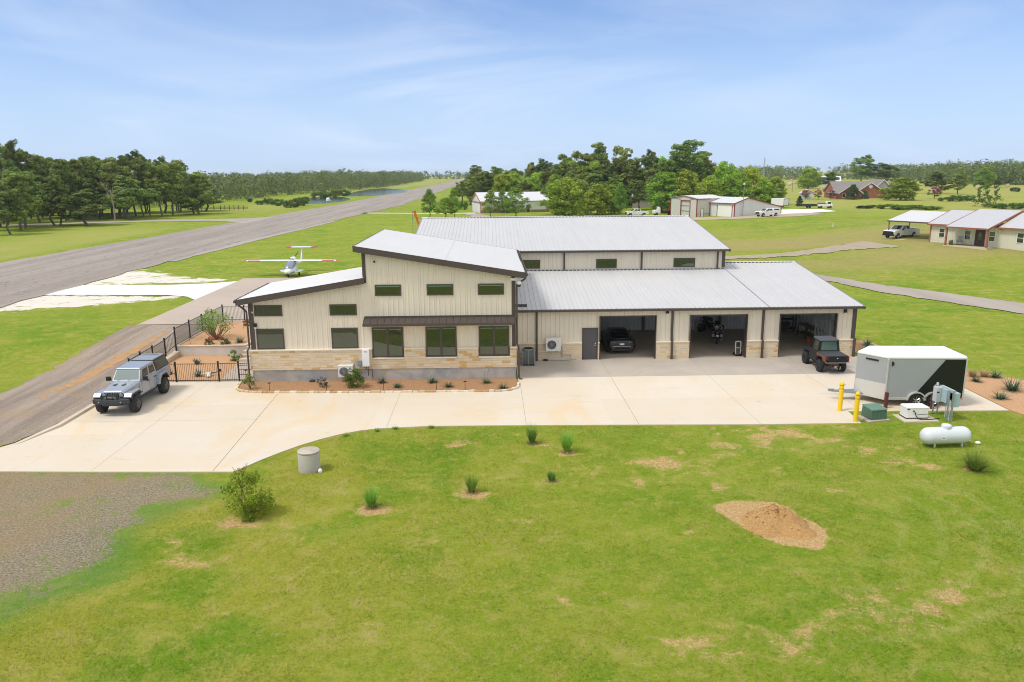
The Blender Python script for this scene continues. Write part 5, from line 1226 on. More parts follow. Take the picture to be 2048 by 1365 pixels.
t = thing('jerry_can', 'red plastic fuel can on the floor by the back wall', 'fuel can', (17.8, 13.55, .012))
mb = MB(); mb.box(-.2, .2, -.13, .13, 0, .34); mb.build('body', M('fuel_red', 'a02018', .45), t, bevel=.04); mb = MB(); mb.path([(-.12, 0, .34), (-.1, 0, .42), (.08, 0, .42), (.12, 0, .34)], .025, 6); mb.tube((.15, 0, .33), (.2, 0, .46), .02, 6); mb.build('handle', BLACK, t)
t = thing('helmet', 'white helmet resting on the touring motorcycle', 'helmet', (16.4, 8.95, 1.02)); mb = MB(); mb.sphere((0, 0, .13), .15, .13, .14); mb.build('shell', WHITE, t, smooth=60); mb = MB(); mb.cbox((0, -.11, .12), (.2, .06, .09)); mb.build('visor', GLASSD, t, bevel=.02)
t = thing('hand_truck', 'white and black hand truck leaning inside the right jamb of the second bay', 'hand truck', (16.75, 5.1, .012))
mb = MB(); mb.box(-.2, -.15, -.02, .02, .1, 1.0); mb.box(.15, .2, -.02, .02, .1, 1.0); mb.box(-.2, .2, -.02, .02, .95, 1.0); mb.box(-.2, .2, -.02, .02, .5, .54); mb.build('frame', WHITE, t); mb = MB(); mb.box(-.22, .22, -.25, 0, .02, .04); mb.build('toe_plate', BLACK, t)
for s in (-.24, .24):
    mb = MB(); mb.lathe([(.02, s - .03), (.12, s - .03), (.12, s + .03), (.02, s + .03)], 14, (0, .06, .12), 'x'); mb.build('wheel', BLACK, t)
t = thing('workbench', 'plywood-topped workbench along the right wall of the third bay', 'workbench', (23.75, 9.7, .012))
mb = MB(); mb.box(-.42, .3, -1.7, 1.7, .86, .92); mb.build('bench_top', M('plywood', '9a7b58', .7, var=.2, stretch=(1, .2, 1)), t)
for x in (-.38, .24):
    for y in (-1.6, 0, 1.6):
        mb = MB(); mb.box(x - .04, x + .04, y - .04, y + .04, 0, .86); mb.build('leg', M('timber', '6d5741', .8), t)
mb = MB(); mb.box(-.36, .2, -1.6, 1.6, .3, .34); mb.build('shelf', M('timber', '6d5741', .8), t)
t = thing('shelving_rack', 'tall dark steel shelving rack deep inside the third bay', 'rack', (22.6, 12.9, .012))
for x in (-1.1, 0, 1.1):
    for y in (-.3, .3):
        mb = MB(); mb.box(x - .035, x + .035, y - .035, y + .035, 0, 2.6); mb.build('post', M('rack_steel', '6c7075', .5, .4), t)
for z in (.2, .9, 1.6, 2.3):
    mb = MB(); mb.box(-1.1, 1.1, -.3, .3, z, z + .05); mb.build('shelf', M('rack_shelf', '3c3a38', .6), t)
for k, (x, z, c, w, n) in enumerate(((-.7, .25, '2a2c30', .5, 'dark storage box on the lowest rack shelf'), (.4, .25, '5a4a3c', .6, 'brown storage box on the lowest rack shelf'), (-.5, .95, '23303a', .7, 'blue-black storage box on the second rack shelf'), (.55, 1.65, '3a3a3a', .6, 'grey storage box on the third rack shelf'))):
    mb = MB(); mb.hexa([(-w / 2 + .03, -.22, 0), (w / 2 - .03, -.22, 0), (w / 2 - .03, .22, 0), (-w / 2 + .03, .22, 0), (-w / 2, -.25, .4), (w / 2, -.25, .4), (w / 2, .25, .4), (-w / 2, .25, .4)]); mb.box(-w / 2 - .01, w / 2 + .01, -.26, .26, .4, .43); o = mb.build('storage_box', M('box_' + c, c, .6), bevel=.01); o.location = (22.6 + x, 12.9, .012 + z); tag(o, n, 'box', 'boxes on the rack')
t = thing('loading_ramp', 'pale aluminium loading ramp standing upright at the right jamb of the third bay', 'ramp', (23.35, 7.0, .012), R(-62))
mb = MB()
for k in range(11): mb.box(-.62 + k * .122, -.59 + k * .122, -.02, .02, .1, 1.95)
mb.build('slats', M('ramp_aluminium', 'c9cdd0', .4, .3), t)
mb = MB(); mb.box(-.66, .66, -.03, .03, 1.95, 2.02); mb.box(-.66, .66, -.03, .03, .02, .1); mb.box(-.68, -.63, -.03, .03, .02, 2.02); mb.box(.63, .68, -.03, .03, .02, 2.02); mb.build('frame', M('ramp_aluminium', 'c9cdd0', .4, .3), t)
t = thing('bucket', 'orange plastic bucket on the floor under the workbench', 'bucket', (23.1, 8.6, .012)); mb = MB(); mb.lathe([(.12, 0), (.15, .33), (.16, .34), (.14, .34), (.12, .04)], 18); mb.build('body', M('orange_plastic', 'd0621c', .5), t, smooth=40); mb = MB(); mb.path([(-.15, 0, .32), (-.1, .02, .42), (.1, .02, .42), (.15, 0, .32)], .006, 5); mb.build('handle', STEEL, t)

# --- fences
def fence_run(parent, pts, h, post=True, z=None, pitch=.105, name='fence_panel'):
    """one run: every bay a panel mesh, every post a mesh"""
    for i in range(len(pts) - 1):
        (x0, y0, z0), (x1, y1, z1) = pts[i], pts[i + 1]
        L = math.hypot(x1 - x0, y1 - y0); n = max(2, int(L / pitch)); mb = MB()
        def P(t, z): return (x0 + (x1 - x0) * t, y0 + (y1 - y0) * t, z0 + (z1 - z0) * t + z)
        for zz in (.12, h - .06): mb.tube(P(0, zz), P(1, zz), .02, 4)
        for k in range(1, n): mb.tube(P(k / n, .05), P(k / n, h - .02), .0095, 4)
        mb.build(name, IRON, parent)
def fpost(parent, x, y, z0, h, w=.04):
    mb = MB(); mb.box(x - w, x + w, y - w, y + w, z0, z0 + h); mb.box(x - w * 1.25, x + w * 1.25, y - w * 1.25, y + w * 1.25, z0 + h, z0 + h + .04); mb.build('post', IRON, parent)
F1 = thing('iron_fence', 'black iron picket fence with gate across the front of the lower bed', 'fence', (-18.2, .15, 0))
def loc(p): return (p[0] - F1.location[0], p[1] - F1.location[1], p[2])
fence_run(F1, [loc(p) for p in ((-21.4, .2, 0), (-18.98, .19, 0), (-16.43, .12, 0))], 1.2)
for x in (-21.4, -18.98, -16.43, -15.23): p = loc((x, .15, 0)); fpost(F1, p[0], p[1], 0, 1.25)
g0 = sub('gate', F1)
fence_run(g0, [loc((-16.36, .12, .02)), loc((-15.3, .12, .02))], 1.2, name='gate_panel'); mb = MB(); p = loc((-16.3, .1, .75)); mb.cbox(p, (.08, .1, .16)); mb.build('latch', BLACK, g0)
fence_run(F1, [loc((-15.18, .13, .0)), loc((-14.5, .2, .0))], 1.2, pitch=.11)
mb = MB(); a = loc((-15.18, .13, 1.02)); b = loc((-14.5, .2, 1.02)); mb.tube(a, b, .02, 4); mb.tube((a[0], a[1], .45), (b[0], b[1], .45), .02, 4); mb.tube((a[0], a[1], .75), (b[0], b[1], .75), .02, 4); mb.build('rail', IRON, F1)
F2 = thing('iron_fence', 'black iron picket fence climbing beside the gravel drive around the upper bed', 'fence', (-21.6, 8, 0))
def loc2(p): return (p[0] + 21.6, p[1] - 8, p[2])
lp = [(-22.05, .9, .12), (-22.15, 2.64, .14), (-22.1, 4.3, .2), (-22.05, 6.1, .3), (-21.62, 6.85, .72), (-21.62, 9.42, .72), (-21.62, 11.85, .72), (-21.62, 14.0, .72), (-21.5, 16.0, .72)]
hs = [1.15, 1.15, 1.1, 1.1, 1.3, 1.3, 1.25, 1.25]
for i in range(8): fence_run(F2, [loc2(lp[i]), loc2(lp[i + 1])], hs[i])
for i, p in enumerate(lp): q = loc2(p); fpost(F2, q[0], q[1], q[2] - .35, hs[min(i, 7)] + .4)
bp = [(-21.5, 16.0, .72), (-19.75, 15.9, .72), (-18.0, 15.8, .72), (-16.2, 15.7, .72), (-14.4, 15.7, .72)]
fence_run(F2, [loc2(p) for p in bp], 1.22)
for p in bp[1:]: q = loc2(p); fpost(F2, q[0], q[1], q[2], 1.25)
# --- retaining wall, steps, beds
WW = mat_concrete('white_retaining', 'd4d0ca', 'c0bbb4', .8)
RW = thing('retaining_wall', 'low white concrete retaining wall holding the upper bark bed', 'retaining wall', (-19.3, 7, 0))
mb = MB(); mb.prism([(-2.3, -.1), (2.3, -.1), (2.3, .06), (-2.3, .06)], 'z', -.1, .70); mb.box(2.3, 2.46, -.1, 3, -.1, .70); mb.box(-2.46, -2.3, -.1, 9.1, -.1, .70); mb.build('wall', WW, RW)
mb = MB(); mb.box(-2.5, 2.46, -.14, .1, .70, .76); mb.box(-2.5, -2.24, .1, 9.1, .70, .78); mb.box(2.26, 2.5, .1, 3, .70, .76); mb.build('coping', KERB, RW, bevel=.015)
K = MB(); K.hexa([(-21.75, -7.9, 0), (-21.45, -7.9, 0), (-21.45, 1, 0), (-21.75, 1, 0), (-21.72, -7.9, .14), (-21.48, -7.9, .14), (-21.48, 1, .16), (-21.72, 1, .16)])
K.hexa([(-22.35, -10.4, 0), (-22.1, -10.4, 0), (-21.45, -7.9, 0), (-21.75, -7.9, 0), (-22.33, -10.4, .05), (-22.12, -10.4, .05), (-21.48, -7.9, .14), (-21.72, -7.9, .14)])
K.hexa([(-21.75, 1, 0), (-21.45, 1, 0), (-21.45, 6.9, 0), (-21.8, 6.9, 0), (-21.72, 1, .16), (-21.48, 1, .16), (-21.4, 6.9, .42), (-21.78, 6.9, .42)])
tag(K.build('kerb', KERB), kind='structure')
flat('mulch_bed', [(-21.44, .45), (-16.55, .45), (-16.75, 6.9), (-21.44, 6.9)], -.05, .045, MULCH2)
flat('mulch_bed', [(-21.55, 7.08), (-17.05, 7.08), (-17.05, 9.9), (-15.92, 10.2), (-15.92, 16), (-21.55, 16)], .3, .715, MULCH2)
flat('front_bed', [(-14.9, -.75), (-14.75, -1.6), (-14.3, -2.1), (-13.1, -2.35), (-8.09, -2.6), (.4, -2.78), (1.0, -2.6), (1.4, -2.2), (1.5, -1.2), (1.5, -.1), (-14.3, -.1)], -.02, .07, MULCH)
flat('garden_walk', [(-16.5, .4), (-15.05, .4), (-14.4, -.1), (-14.4, 5.0), (-16.75, 5.0)], -.05, .05, CONC_P)
S1 = thing('garden_steps', 'flight of pale concrete steps climbing beside the gable corner', 'steps', (-15.7, 5, 0))
for k in range(4):
    mb = MB(); mb.box(-1.1, 1.3, k * .48, 2.0, .05 + k * .165 - (.165 if k else .1), .05 + (k + 1) * .165); mb.build('step', CONC_P if k % 2 else KERB, S1, bevel=.01)
# stone edging of the front bed
def edging():
    pts = [(-14.98, -.65), (-14.86, -1.6), (-14.4, -2.18), (-13.2, -2.45), (-8.09, -2.68), (.4, -2.87), (1.05, -2.68), (1.5, -2.25), (1.6, -1.2)]
    P = np.array(pts); s = np.r_[0, np.cumsum(np.hypot(*np.diff(P, axis=0).T))]; rs = random.Random(4); t = 0; mbs = [MB()]
    mb = MB(); cols = ['d9cbb2', 'cdb58e', 'b99a6a', 'e0d6c4']; mats = [M('edge_stone_' + c, c, .9, var=.12, bump=.3, bscale=15) for c in cols]
    while t < s[-1] - .1:
        L = rs.uniform(.22, .6); t1 = min(t + L - .02, s[-1])
        a = np.array([np.interp(t, s, P[:, i]) for i in (0, 1)]); b = np.array([np.interp(t1, s, P[:, i]) for i in (0, 1)]); d = (b - a) / (np.hypot(*(b - a)) + 1e-9); n = np.array([-d[1], d[0]]) * .075
        h = .13 + rs.uniform(-.02, .02); mb.mi = rs.choice([0, 0, 1, 2, 3])
        q = [a - n, b - n, b + n, a + n]; mb.hexa([(*p, -.02) for p in q] + [(*p, h) for p in q]); t += L
    o = mb.build('stone_edging', mats, bevel=.012); tag(o, 'single course of cut limestone blocks edging the front bark bed', 'edging')
edging()
# --- path lights
def path_light(loc, label, grp):
    t = thing('path_light', label, 'path light', loc, 0, grp)
    mb = MB(); mb.tube((0, 0, 0), (0, 0, .5), .014, 6); mb.build('stake', BLACK, t); mb = MB(); mb.lathe([(.02, .54), (.10, .50), (.105, .49), (.02, .485)], 12); mb.build('shade', BLACK, t)
PL = [((-12.73, -2.3, .07), 'black mushroom path light near the left end of the front bed'), ((-9.47, -2.38, .07), 'black mushroom path light in front of the purple-tinged small shrub'), ((-6.2, -2.42, .07), 'black mushroom path light right of the big green bush in the front bed'), ((-3.17, -2.5, .07), 'black mushroom path light below the middle tall window'), ((-1.52, -2.55, .07), 'black mushroom path light left of the right-hand tall window'), ((-15.0, .75, .05), 'black path light behind the narrow iron gate panel'), ((-20.94, 7.6, .72), 'black path light at the front left corner of the upper bed'), ((-20.4, 14.9, .72), 'black path light at the back of the upper bed by the rear fence'), ((-18.9, 12.9, .72), 'black path light beside the red flowers near the gable corner')]
for l, s in PL: path_light(l, s, 'black path lights')
# --- longhorn skull ornament
t = thing('cow_skull', 'bleached longhorn cattle skull lying on the lower bark bed', 'skull', (-17.5, 1.35, .05), R(20)); BONE = M('bone', 'ded8cc', .7, var=.15)
mb = MB(); mb.loft([[(-.1, -.36, .02), (.1, -.36, .02), (.07, -.36, .12), (-.07, -.36, .12)], [(-.13, -.1, .0), (.13, -.1, .0), (.1, -.1, .2), (-.1, -.1, .2)], [(-.2, .1, .02), (.2, .1, .02), (.15, .1, .24), (-.15, .1, .24)], [(-.1, .22, .05), (.1, .22, .05), (.08, .22, .2), (-.08, .22, .2)]]); mb.build('skull', BONE, t, bevel=.03)
for s in (-1, 1):
    mb = MB(); pts = [(s * .14, .14, .16), (s * .34, .16, .15), (s * .5, .10, .2), (s * .6, .0, .3)]
    for i in range(3): mb.tube(pts[i], pts[i + 1], .05 - .014 * i, 8, .05 - .014 * (i + 1))
    mb.build('horn', BONE if s < 0 else M('dark_horn', '5b5148', .5), t, smooth=50)
    mb = MB(); mb.sphere((s * .11, -.02, .15), .04, .05, .04, 8, 6); mb.build('eye_socket', BLACK, t)
# --- windsock
t = thing('windsock', 'orange windsock hanging limp on a slim pole beyond the hangar', 'windsock', (-14.9, 104.6, .65))
mb = MB(); mb.tube((0, 0, 0), (0, 0, 4.3), .05, 6); mb.build('pole', STEEL, t)
rs = random.Random(2); ring = []
for k in range(9):
    z = 4.4 - k * .38; x = .35 + k * .12 + .06 * math.sin(k * 2.1); r = .30 - .018 * k
    ring.append([(x + r * math.cos(a) * (1 - .25 * (k % 2)), r * math.sin(a), z + .12 * math.cos(a)) for a in np.linspace(0, 2 * math.pi, 11)[:-1]])
mb = MB(); mb.loft(ring); mb.tube((0, 0, 4.25), (.35, 0, 4.4), .03, 6); mb.build('sock', M('windsock_orange', 'e06a1c', .7, var=.2), t, smooth=60)
mb = MB(); mb.lathe([(.28, -.02), (.32, 0), (.28, .02)], 14, (.35, 0, 4.42)); mb.build('hoop', STEEL, t)

# --- amphibious light aircraft (nose towards the camera)
def aircraft():
    t = thing('light_aircraft', 'white amphibious light aircraft with red wing tips parked on the concrete pad', 'aircraft', (-22.95, 44.0, .70), R(-92.5)); W = M('aircraft_white', 'eef0f2', .25, coat=.5, var=.03); RD = M('aircraft_red', 'd2432f', .35)
    GRY = M('hull_blue_grey', 'a9b5c2', .3, coat=.4)
    def el(x, w, zb, zt, n=12, off=0): return [(x, w * math.cos(a), (zb + zt) / 2 + (zt - zb) / 2 * math.sin(a)) for a in np.linspace(0, 2 * math.pi, n + 1)[:-1]]
    mb = MB(); mb.loft([el(2.35, .05, .62, .72), el(2.2, .28, .42, .85), el(1.7, .50, .32, 1.02), el(.9, .62, .28, 1.15), el(0, .60, .32, 1.45), el(-.6, .5, .42, 1.85), el(-1.4, .26, .75, 1.5), el(-3, .14, 1.0, 1.35), el(-4.3, .1, 1.12, 1.36)]); mb.build('fuselage', W, t, smooth=60)
    mb = MB(); mb.loft([el(1.75, .40, .92, 1.02), el(1.3, .52, .92, 1.34), el(.7, .56, .95, 1.66), el(.2, .52, 1.1, 1.78), el(-.1, .4, 1.3, 1.76)]); mb.build('canopy', M('canopy_glass', '77828f', .06, var=.2, spec=.9), t, smooth=60)
    mb = MB(); mb.loft([el(2.3, .1, .48, .66), el(1.9, .42, .36, .82), el(1.3, .56, .32, .92)]); mb.v = [(x + .02, y * 1.02, z - .01) for x, y, z in mb.v]; mb.build('nose_trim', GRY, t, smooth=60)
    def wing(s):
        mb = MB(); A = lambda y, c, z, th: [(.45, y, z), (.45 - c * .3, y, z + th), (.45 - c, y, z + .01), (.45 - c * .4, y, z - th * .6)]
        mb.loft([A(s * .3, 1.45, 1.72, .12), A(s * 3.2, 1.35, 1.72, .11), A(s * 5.2, .92, 1.72, .08)]); mb.build('wing', W, t, smooth=50)
        mb = MB(); mb.loft([A(s * 5.2, .94, 1.72, .085), A(s * 5.4, .7, 1.73, .05), A(s * 5.58, .35, 1.68, .02)]); mb.build('wing_tip', RD, t, smooth=50)
        mb = MB(); mb.hexa([(.462, min(s * 3.6, s * 4.95), 1.68), (.44, max(s * 3.6, s * 4.95), 1.68), (.38, max(s * 3.6, s * 4.95), 1.66), (.40, min(s * 3.6, s * 4.95), 1.66), (.462, min(s * 3.6, s * 4.95), 1.76), (.44, max(s * 3.6, s * 4.95), 1.76), (.38, max(s * 3.6, s * 4.95), 1.78), (.4, min(s * 3.6, s * 4.95), 1.78)]); mb.build('leading_edge_stripe', RD, t)
        mb = MB(); mb.loft([[(1.0, s * .5, .42), (1.0, s * .5, .58), (-.7, s * .5, .6), (-.7, s * .5, .42)], [(.8, s * 1.05, .50), (.8, s * 1.05, .62), (-.6, s * 1.05, .62), (-.6, s * 1.05, .5)], [(.5, s * 1.32, .56), (.5, s * 1.32, .66), (-.4, s * 1.32, .66), (-.4, s * 1.32, .56)]]); mb.build('sponson', W, t, bevel=.02)
        mb = MB(); mb.lathe([(.05, s * .72 - .06), (.18, s * .72 - .06), (.18, s * .72 + .06), (.05, s * .72 + .06)], 14, (-.1, 0, .16), 'y'); mb.tube((-.1, s * .72, .2), (-.1, s * .62, .5), .03, 6); mb.build('main_wheel', RUBBER, t)
        mb = MB(); mb.tube((-.05, s * .52, .7), (-.2, s * .42, 1.72), .06, 6); mb.build('strut', W, t)
    wing(1); wing(-1)
    mb = MB(); mb.box(-.95, .45, -.35, .35, 1.60, 1.82); mb.build('wing_root', W, t, bevel=.05)
    mb = MB(); mb.loft([el(.3, .2, 1.8, 1.95), el(-.3, .34, 1.75, 2.12), el(-1.0, .2, 1.75, 2.1)]); mb.build('engine_cowl', W, t, smooth=60)
    mb = MB(); mb.cbox((.18, 0, 1.93), (.3, .44, .09)); mb.build('air_intake', M('intake_dark', '2a3142', .4), t, bevel=.03)
    mb = MB(); mb.tube((-1.05, 0, 1.95), (-1.15, .48, 2.65), .05, 6, .03); mb.tube((-1.05, 0, 1.95), (-1.15, -.35, 1.35), .05, 6, .03); mb.lathe([(.02, -1.3), (.1, -1.1), (.12, -1.0)], 12, (0, 0, 1.95), 'x'); mb.build('propeller', BLACK, t)
    mb = MB(); mb.prism([(-3.6, 1.3), (-4.35, 1.3), (-4.75, 2.85), (-4.2, 2.85)], 'y', -.07, .07); mb.build('fin', W, t, bevel=.03)
    mb = MB(); mb.prism([(-3.9, -1.55), (-4.65, -1.55), (-4.85, 0), (-4.65, 1.55), (-3.9, 1.55), (-3.8, 0)], 'z', 2.84, 2.93); mb.build('tailplane', W, t, bevel=.02)
    for s in (-1, 1):
        mb = MB(); mb.prism([(-3.85, s * 1.2), (-4.72, s * 1.2), (-4.6, s * 1.75), (-3.92, s * 1.75)], 'z', 2.835, 2.935); mb.build('tail_tip', RD, t)
    mb = MB(); mb.lathe([(.04, -.05), (.16, -.05), (.16, .05), (.04, .05)], 14, (1.75, 0, .16), 'y'); mb.tube((1.75, 0, .16), (1.7, 0, .5), .04, 6); mb.build('nose_wheel', RUBBER, t)
aircraft()
# ------------------------------------------------------------------ vegetation
def leaf_mat(name, dark, light, transl=.34, rough=.6, huevar=.28):
    if name in MC: return MC[name]
    m, nt, b, out = new_mat(name); g = NG(nt)
    a = g.attr('tint'); oi = g.n('ShaderNodeObjectInfo')
    c = g.mix(a.outputs['Fac'], lin(dark), lin(light))
    v = g.math('ADD', g.math('MULTIPLY', oi.outputs['Random'], huevar * 2), 1 - huevar)
    h = g.n('ShaderNodeHueSaturation'); g.L(c, h.inputs['Color']); g.L(v, h.inputs['Value'])
    h.inputs['Saturation'].default_value = 1.0
    g.L(g.math('ADD', .472, g.math('MULTIPLY', g.math('FRACT', g.math('MULTIPLY', oi.outputs['Random'], 7.3)), .05)), h.inputs['Hue'])
    g.L(h.outputs[0], b.inputs['Base Color']); b.inputs['Roughness'].default_value = rough; b.inputs['Specular IOR Level'].default_value = .25
    tr = g.n('ShaderNodeBsdfTranslucent'); g.L(h.outputs[0], tr.inputs[0])
    mx = g.n('ShaderNodeMixShader'); mx.inputs[0].default_value = transl
    g.L(b.outputs[0], mx.inputs[1]); g.L(tr.outputs[0], mx.inputs[2]); g.L(mx.outputs[0], out.inputs[0])
    MC[name] = m
    return m
BARK = M('bark', '6a6055', .95, var=.3, scale=6, stretch=(1, 1, .3), bump=.6, bscale=14)
BARK_P = M('pale_bark', '93887a', .95, var=.25, scale=6)

def quads_mesh(name, C, U, V, tint, mat):
    """many leaf faces: centres C, half axes U and V (n,3); each leaf a pointed four-sided face"""
    n = len(C)
    P = np.stack([C - U, C - V * .55, C + U, C + V * .55], 1).reshape(-1, 3)
    me = bpy.data.meshes.new(name)
    me.vertices.add(4 * n); me.vertices.foreach_set('co', P.astype(np.float32).ravel())
    me.loops.add(4 * n); me.loops.foreach_set('vertex_index', np.arange(4 * n, dtype=np.int32))
    me.polygons.add(n); me.polygons.foreach_set('loop_start', np.arange(0, 4 * n, 4, dtype=np.int32))
    me.update(calc_edges=True)
    a = me.attributes.new('tint', 'FLOAT', 'FACE'); a.data.foreach_set('value', tint.astype(np.float32))
    me.materials.append(mat)
    return me
def rand_dirs(rs, n):
    d = rs.normal(size=(n, 3)); return d / np.linalg.norm(d, axis=1)[:, None]
def leaf_cloud(rs, centres, radii, per, size, squash=.75, tvar=.35, ctint=None, up=.35, asp=.8):
    """leaf faces in clumps around the centres"""
    k = len(centres); n = k * per
    ci = np.repeat(np.arange(k), per)
    d = rand_dirs(rs, n) * (rs.uniform(.25, 1, n) ** .5)[:, None]
    C = centres[ci] + d * radii[ci][:, None] * np.array([1, 1, squash])
    nr = d + rand_dirs(rs, n) * .8 + np.array([0, 0, up]); nr /= np.linalg.norm(nr, axis=1)[:, None]
    t = np.cross(nr, rand_dirs(rs, n)); t /= np.linalg.norm(t, axis=1)[:, None] + 1e-9
    b = np.cross(nr, t); s = size * rs.uniform(.6, 1.35, n)
    ct = rs.uniform(0, 1, k) if ctint is None else ctint
    tint = np.clip(ct[ci] * (1 - tvar) + rs.uniform(0, 1, n) * tvar, 0, 1)
    return C, t * s[:, None], b * (s * asp)[:, None], tint
def limb_mesh(name, rs, H, r0, tips, base=(0, 0, 0), fork=.35, mat=BARK, n=7):
    mb = MB(); top = Vector((rs.normal(0, .02) * H, rs.normal(0, .02) * H, H * fork)); b = Vector(base)
    mid = b.lerp(top, .5) + Vector((rs.normal(0, .02) * H, rs.normal(0, .02) * H, 0))
    mb.tube(b - Vector((0, 0, .15)), b + Vector((0, 0, .25)), r0 * 1.35, n, r0); mb.tube(b + Vector((0, 0, .25)), mid, r0, n, r0 * .85); mb.tube(mid, top, r0 * .85, n, r0 * .7)
    for tp in tips:
        tp = Vector(tp); st = b.lerp(top, rs.uniform(.6, 1.0)); m1 = st.lerp(tp, .5) + Vector((rs.normal(0, .03) * H, rs.normal(0, .03) * H, rs.uniform(-.01, .06) * H))
        mb.tube(st, m1, r0 * .45, 5, r0 * .26, cap=False); mb.tube(m1, tp, r0 * .26, 5, r0 * .08, cap=False)
    o = mb.build(name, mat, smooth=50, fix=False); me = o.data; bpy.data.objects.remove(o)
    return me
def tree_proto(seed, H, W, kind):
    rs = np.random.RandomState(seed)
    cr0 = {'oak': .19, 'bright': .07, 'young': .22, 'cedar': .03, 'crape': .25, 'tall': .24}[kind]
    k = {'oak': 165, 'bright': 125, 'young': 90, 'cedar': 80, 'crape': 40, 'tall': 182}[kind]
    per = {'oak': 62, 'bright': 62, 'young': 58, 'cedar': 56, 'crape': 56, 'tall': 60}[kind]
    cs = []; lobes = [(rs.uniform(0, 6.28), rs.uniform(.8, 1.25)) for _ in range(6)]; rl = None
    if kind in ('oak', 'tall'):
        # several separate boughs, each with its own tuft of foliage
        nb = 11 if kind == 'oak' else 13; rl = []; th = rs.uniform(0, 6.28)
        for q in range(nb):
            u = (q + .5) / nb; th += 2.4 + rs.normal(0, .35)
            z = cr0 + .10 + (1 - cr0 - .18) * u + rs.normal(0, .025)
            pr = (.80, .95, .72, .34)[min(3, int(u * 4))] if kind == 'oak' else (.52, .78, .86, .52)[min(3, int(u * 4))]
            r = pr * rs.uniform(.55, 1.05) * W / 2 * .78; R_ = W * rs.uniform(.15, .235) * (1.12 - .30 * u)
            bx, by, bz = r * math.cos(th), r * math.sin(th), z * H
            for _ in range(k // nb):
                d = rand_dirs(rs, 1)[0] * rs.uniform(.35, 1) ** .5
                cs.append((bx + d[0] * R_, by + d[1] * R_, bz + d[2] * R_ * .72)); rl.append(R_ * rs.uniform(.30, .52))
        for _ in range(16):      # foliage round the stem
            u = rs.uniform(.25, .9); cs.append((rs.normal(0, .07) * W, rs.normal(0, .07) * W, (cr0 + (1 - cr0) * u) * H * .95)); rl.append(W * .085)
        k = len(cs); rl = np.array(rl)
    while len(cs) < k:
        u = rs.uniform(0, 1); th = rs.uniform(0, 6.28)
        if kind == 'cedar': prof = (1 - u) ** .75 * .95 + .05
        elif kind == 'young': prof = math.sin(math.pi * (.2 + .8 * u) ** .8) ** .7
        else: prof = math.sin(math.pi * (.18 + .80 * u)) ** .6
        lob = 1 + .30 * sum(math.cos(th * (i + 1) + a + u * 3) * b for i, (a, b) in enumerate(lobes[:3])) * .5
        r = prof * lob * (rs.uniform(.15, 1) ** .42)
        z = cr0 + (1 - cr0) * u
        cs.append((r * math.cos(th) * W / 2 * .88, r * math.sin(th) * W / 2 * .88, z * H * .965))
    C = np.array(cs); rad = rs.uniform(.08, .15, k) * (W + H * .35) * .72
    if rl is not None: rad = rl
    hz_ = (C[:, 2] / H - cr0) / (1 - cr0)
    tint = np.clip(rs.uniform(-.1, 1.1, k), 0, 1)
    sz = {'oak': .25, 'bright': .29, 'young': .22, 'cedar': .22, 'crape': .17, 'tall': .25}[kind] * (W / 9) ** .5
    q = leaf_cloud(rs, C, rad, per, sz, .72, .4, tint)
    tips = [C[i] for i in rs.choice(k, 13, replace=False)]
    trunk = limb_mesh('trunk', rs, H, {'oak': .26, 'bright': .2, 'young': .12, 'cedar': .12, 'crape': .09, 'tall': .24}[kind], tips, fork={'oak': .34, 'tall': .45}.get(kind, .25), mat=BARK)
    return q, trunk, C, rad
PROTO = {}
LM = {'oak': leaf_mat('oak_leaves', '4f6528', 'a0b058'), 'tall': leaf_mat('oak_leaves', '4f6528', 'a0b058'), 'bright': leaf_mat('elm_leaves', '648626', 'b4cc4c'), 'young': leaf_mat('young_leaves', '5e802c', 'a6c252'),
      'cedar': leaf_mat('cedar_leaves', '38502f', '688450'), 'crape': leaf_mat('crape_leaves', '34491f', '5f7a38')}
PINK = leaf_mat('pink_blossom', 'b0526a', 'e09aaa', .2)
def get_proto(kind, i):
    key = (kind, i)
    if key not in PROTO:
        H, W = {'oak': (14, 9), 'tall': (17, 10), 'bright': (10, 8), 'young': (8, 5), 'cedar': (5, 4), 'crape': (3.5, 3.2)}[kind]
        q, tr, C, rad = tree_proto(100 + i * 13 + len(kind) * 7, H, W, kind)
        PROTO[key] = (quads_mesh('crown', *q, LM[kind]), tr, H, W, None)
        if kind == 'crape':
            rs = np.random.RandomState(i); sel = C[:, 2] > .52 * H
            b = leaf_cloud(rs, C[sel] * np.array([1.06, 1.06, 1.03]), rad[sel] * .95, 60, .12, .8, .6)
            PROTO[key] = PROTO[key][:4] + (quads_mesh('blossom', *b, PINK),)
    return PROTO[key]
TN = [0]
def plant_tree(kind, x, y, h, w, label, group, name='tree', cat='tree', i=None):
    TN[0] += 1
    n = {'oak': 5, 'tall': 3, 'bright': 3, 'young': 3, 'cedar': 2, 'crape': 2}[kind]
    cr, tr, H, W, bl = get_proto(kind, (TN[0] if i is None else i) % n)
    t = thing(name, label, cat, (x, y, hz(x, y)), rnd.uniform(0, 6.28), group)
    t.scale = (w / W, w / W, h / H)
    for nm, me in (('trunk', tr), ('crown', cr), ('blossom', bl)):
        if me: link(bpy.data.objects.new(nm, me), t)
    return t
G1 = 'oaks of the grove left of the runway'
L1 = 'leafy oak in the dense grove left of the runway, its crown merging with its neighbours'
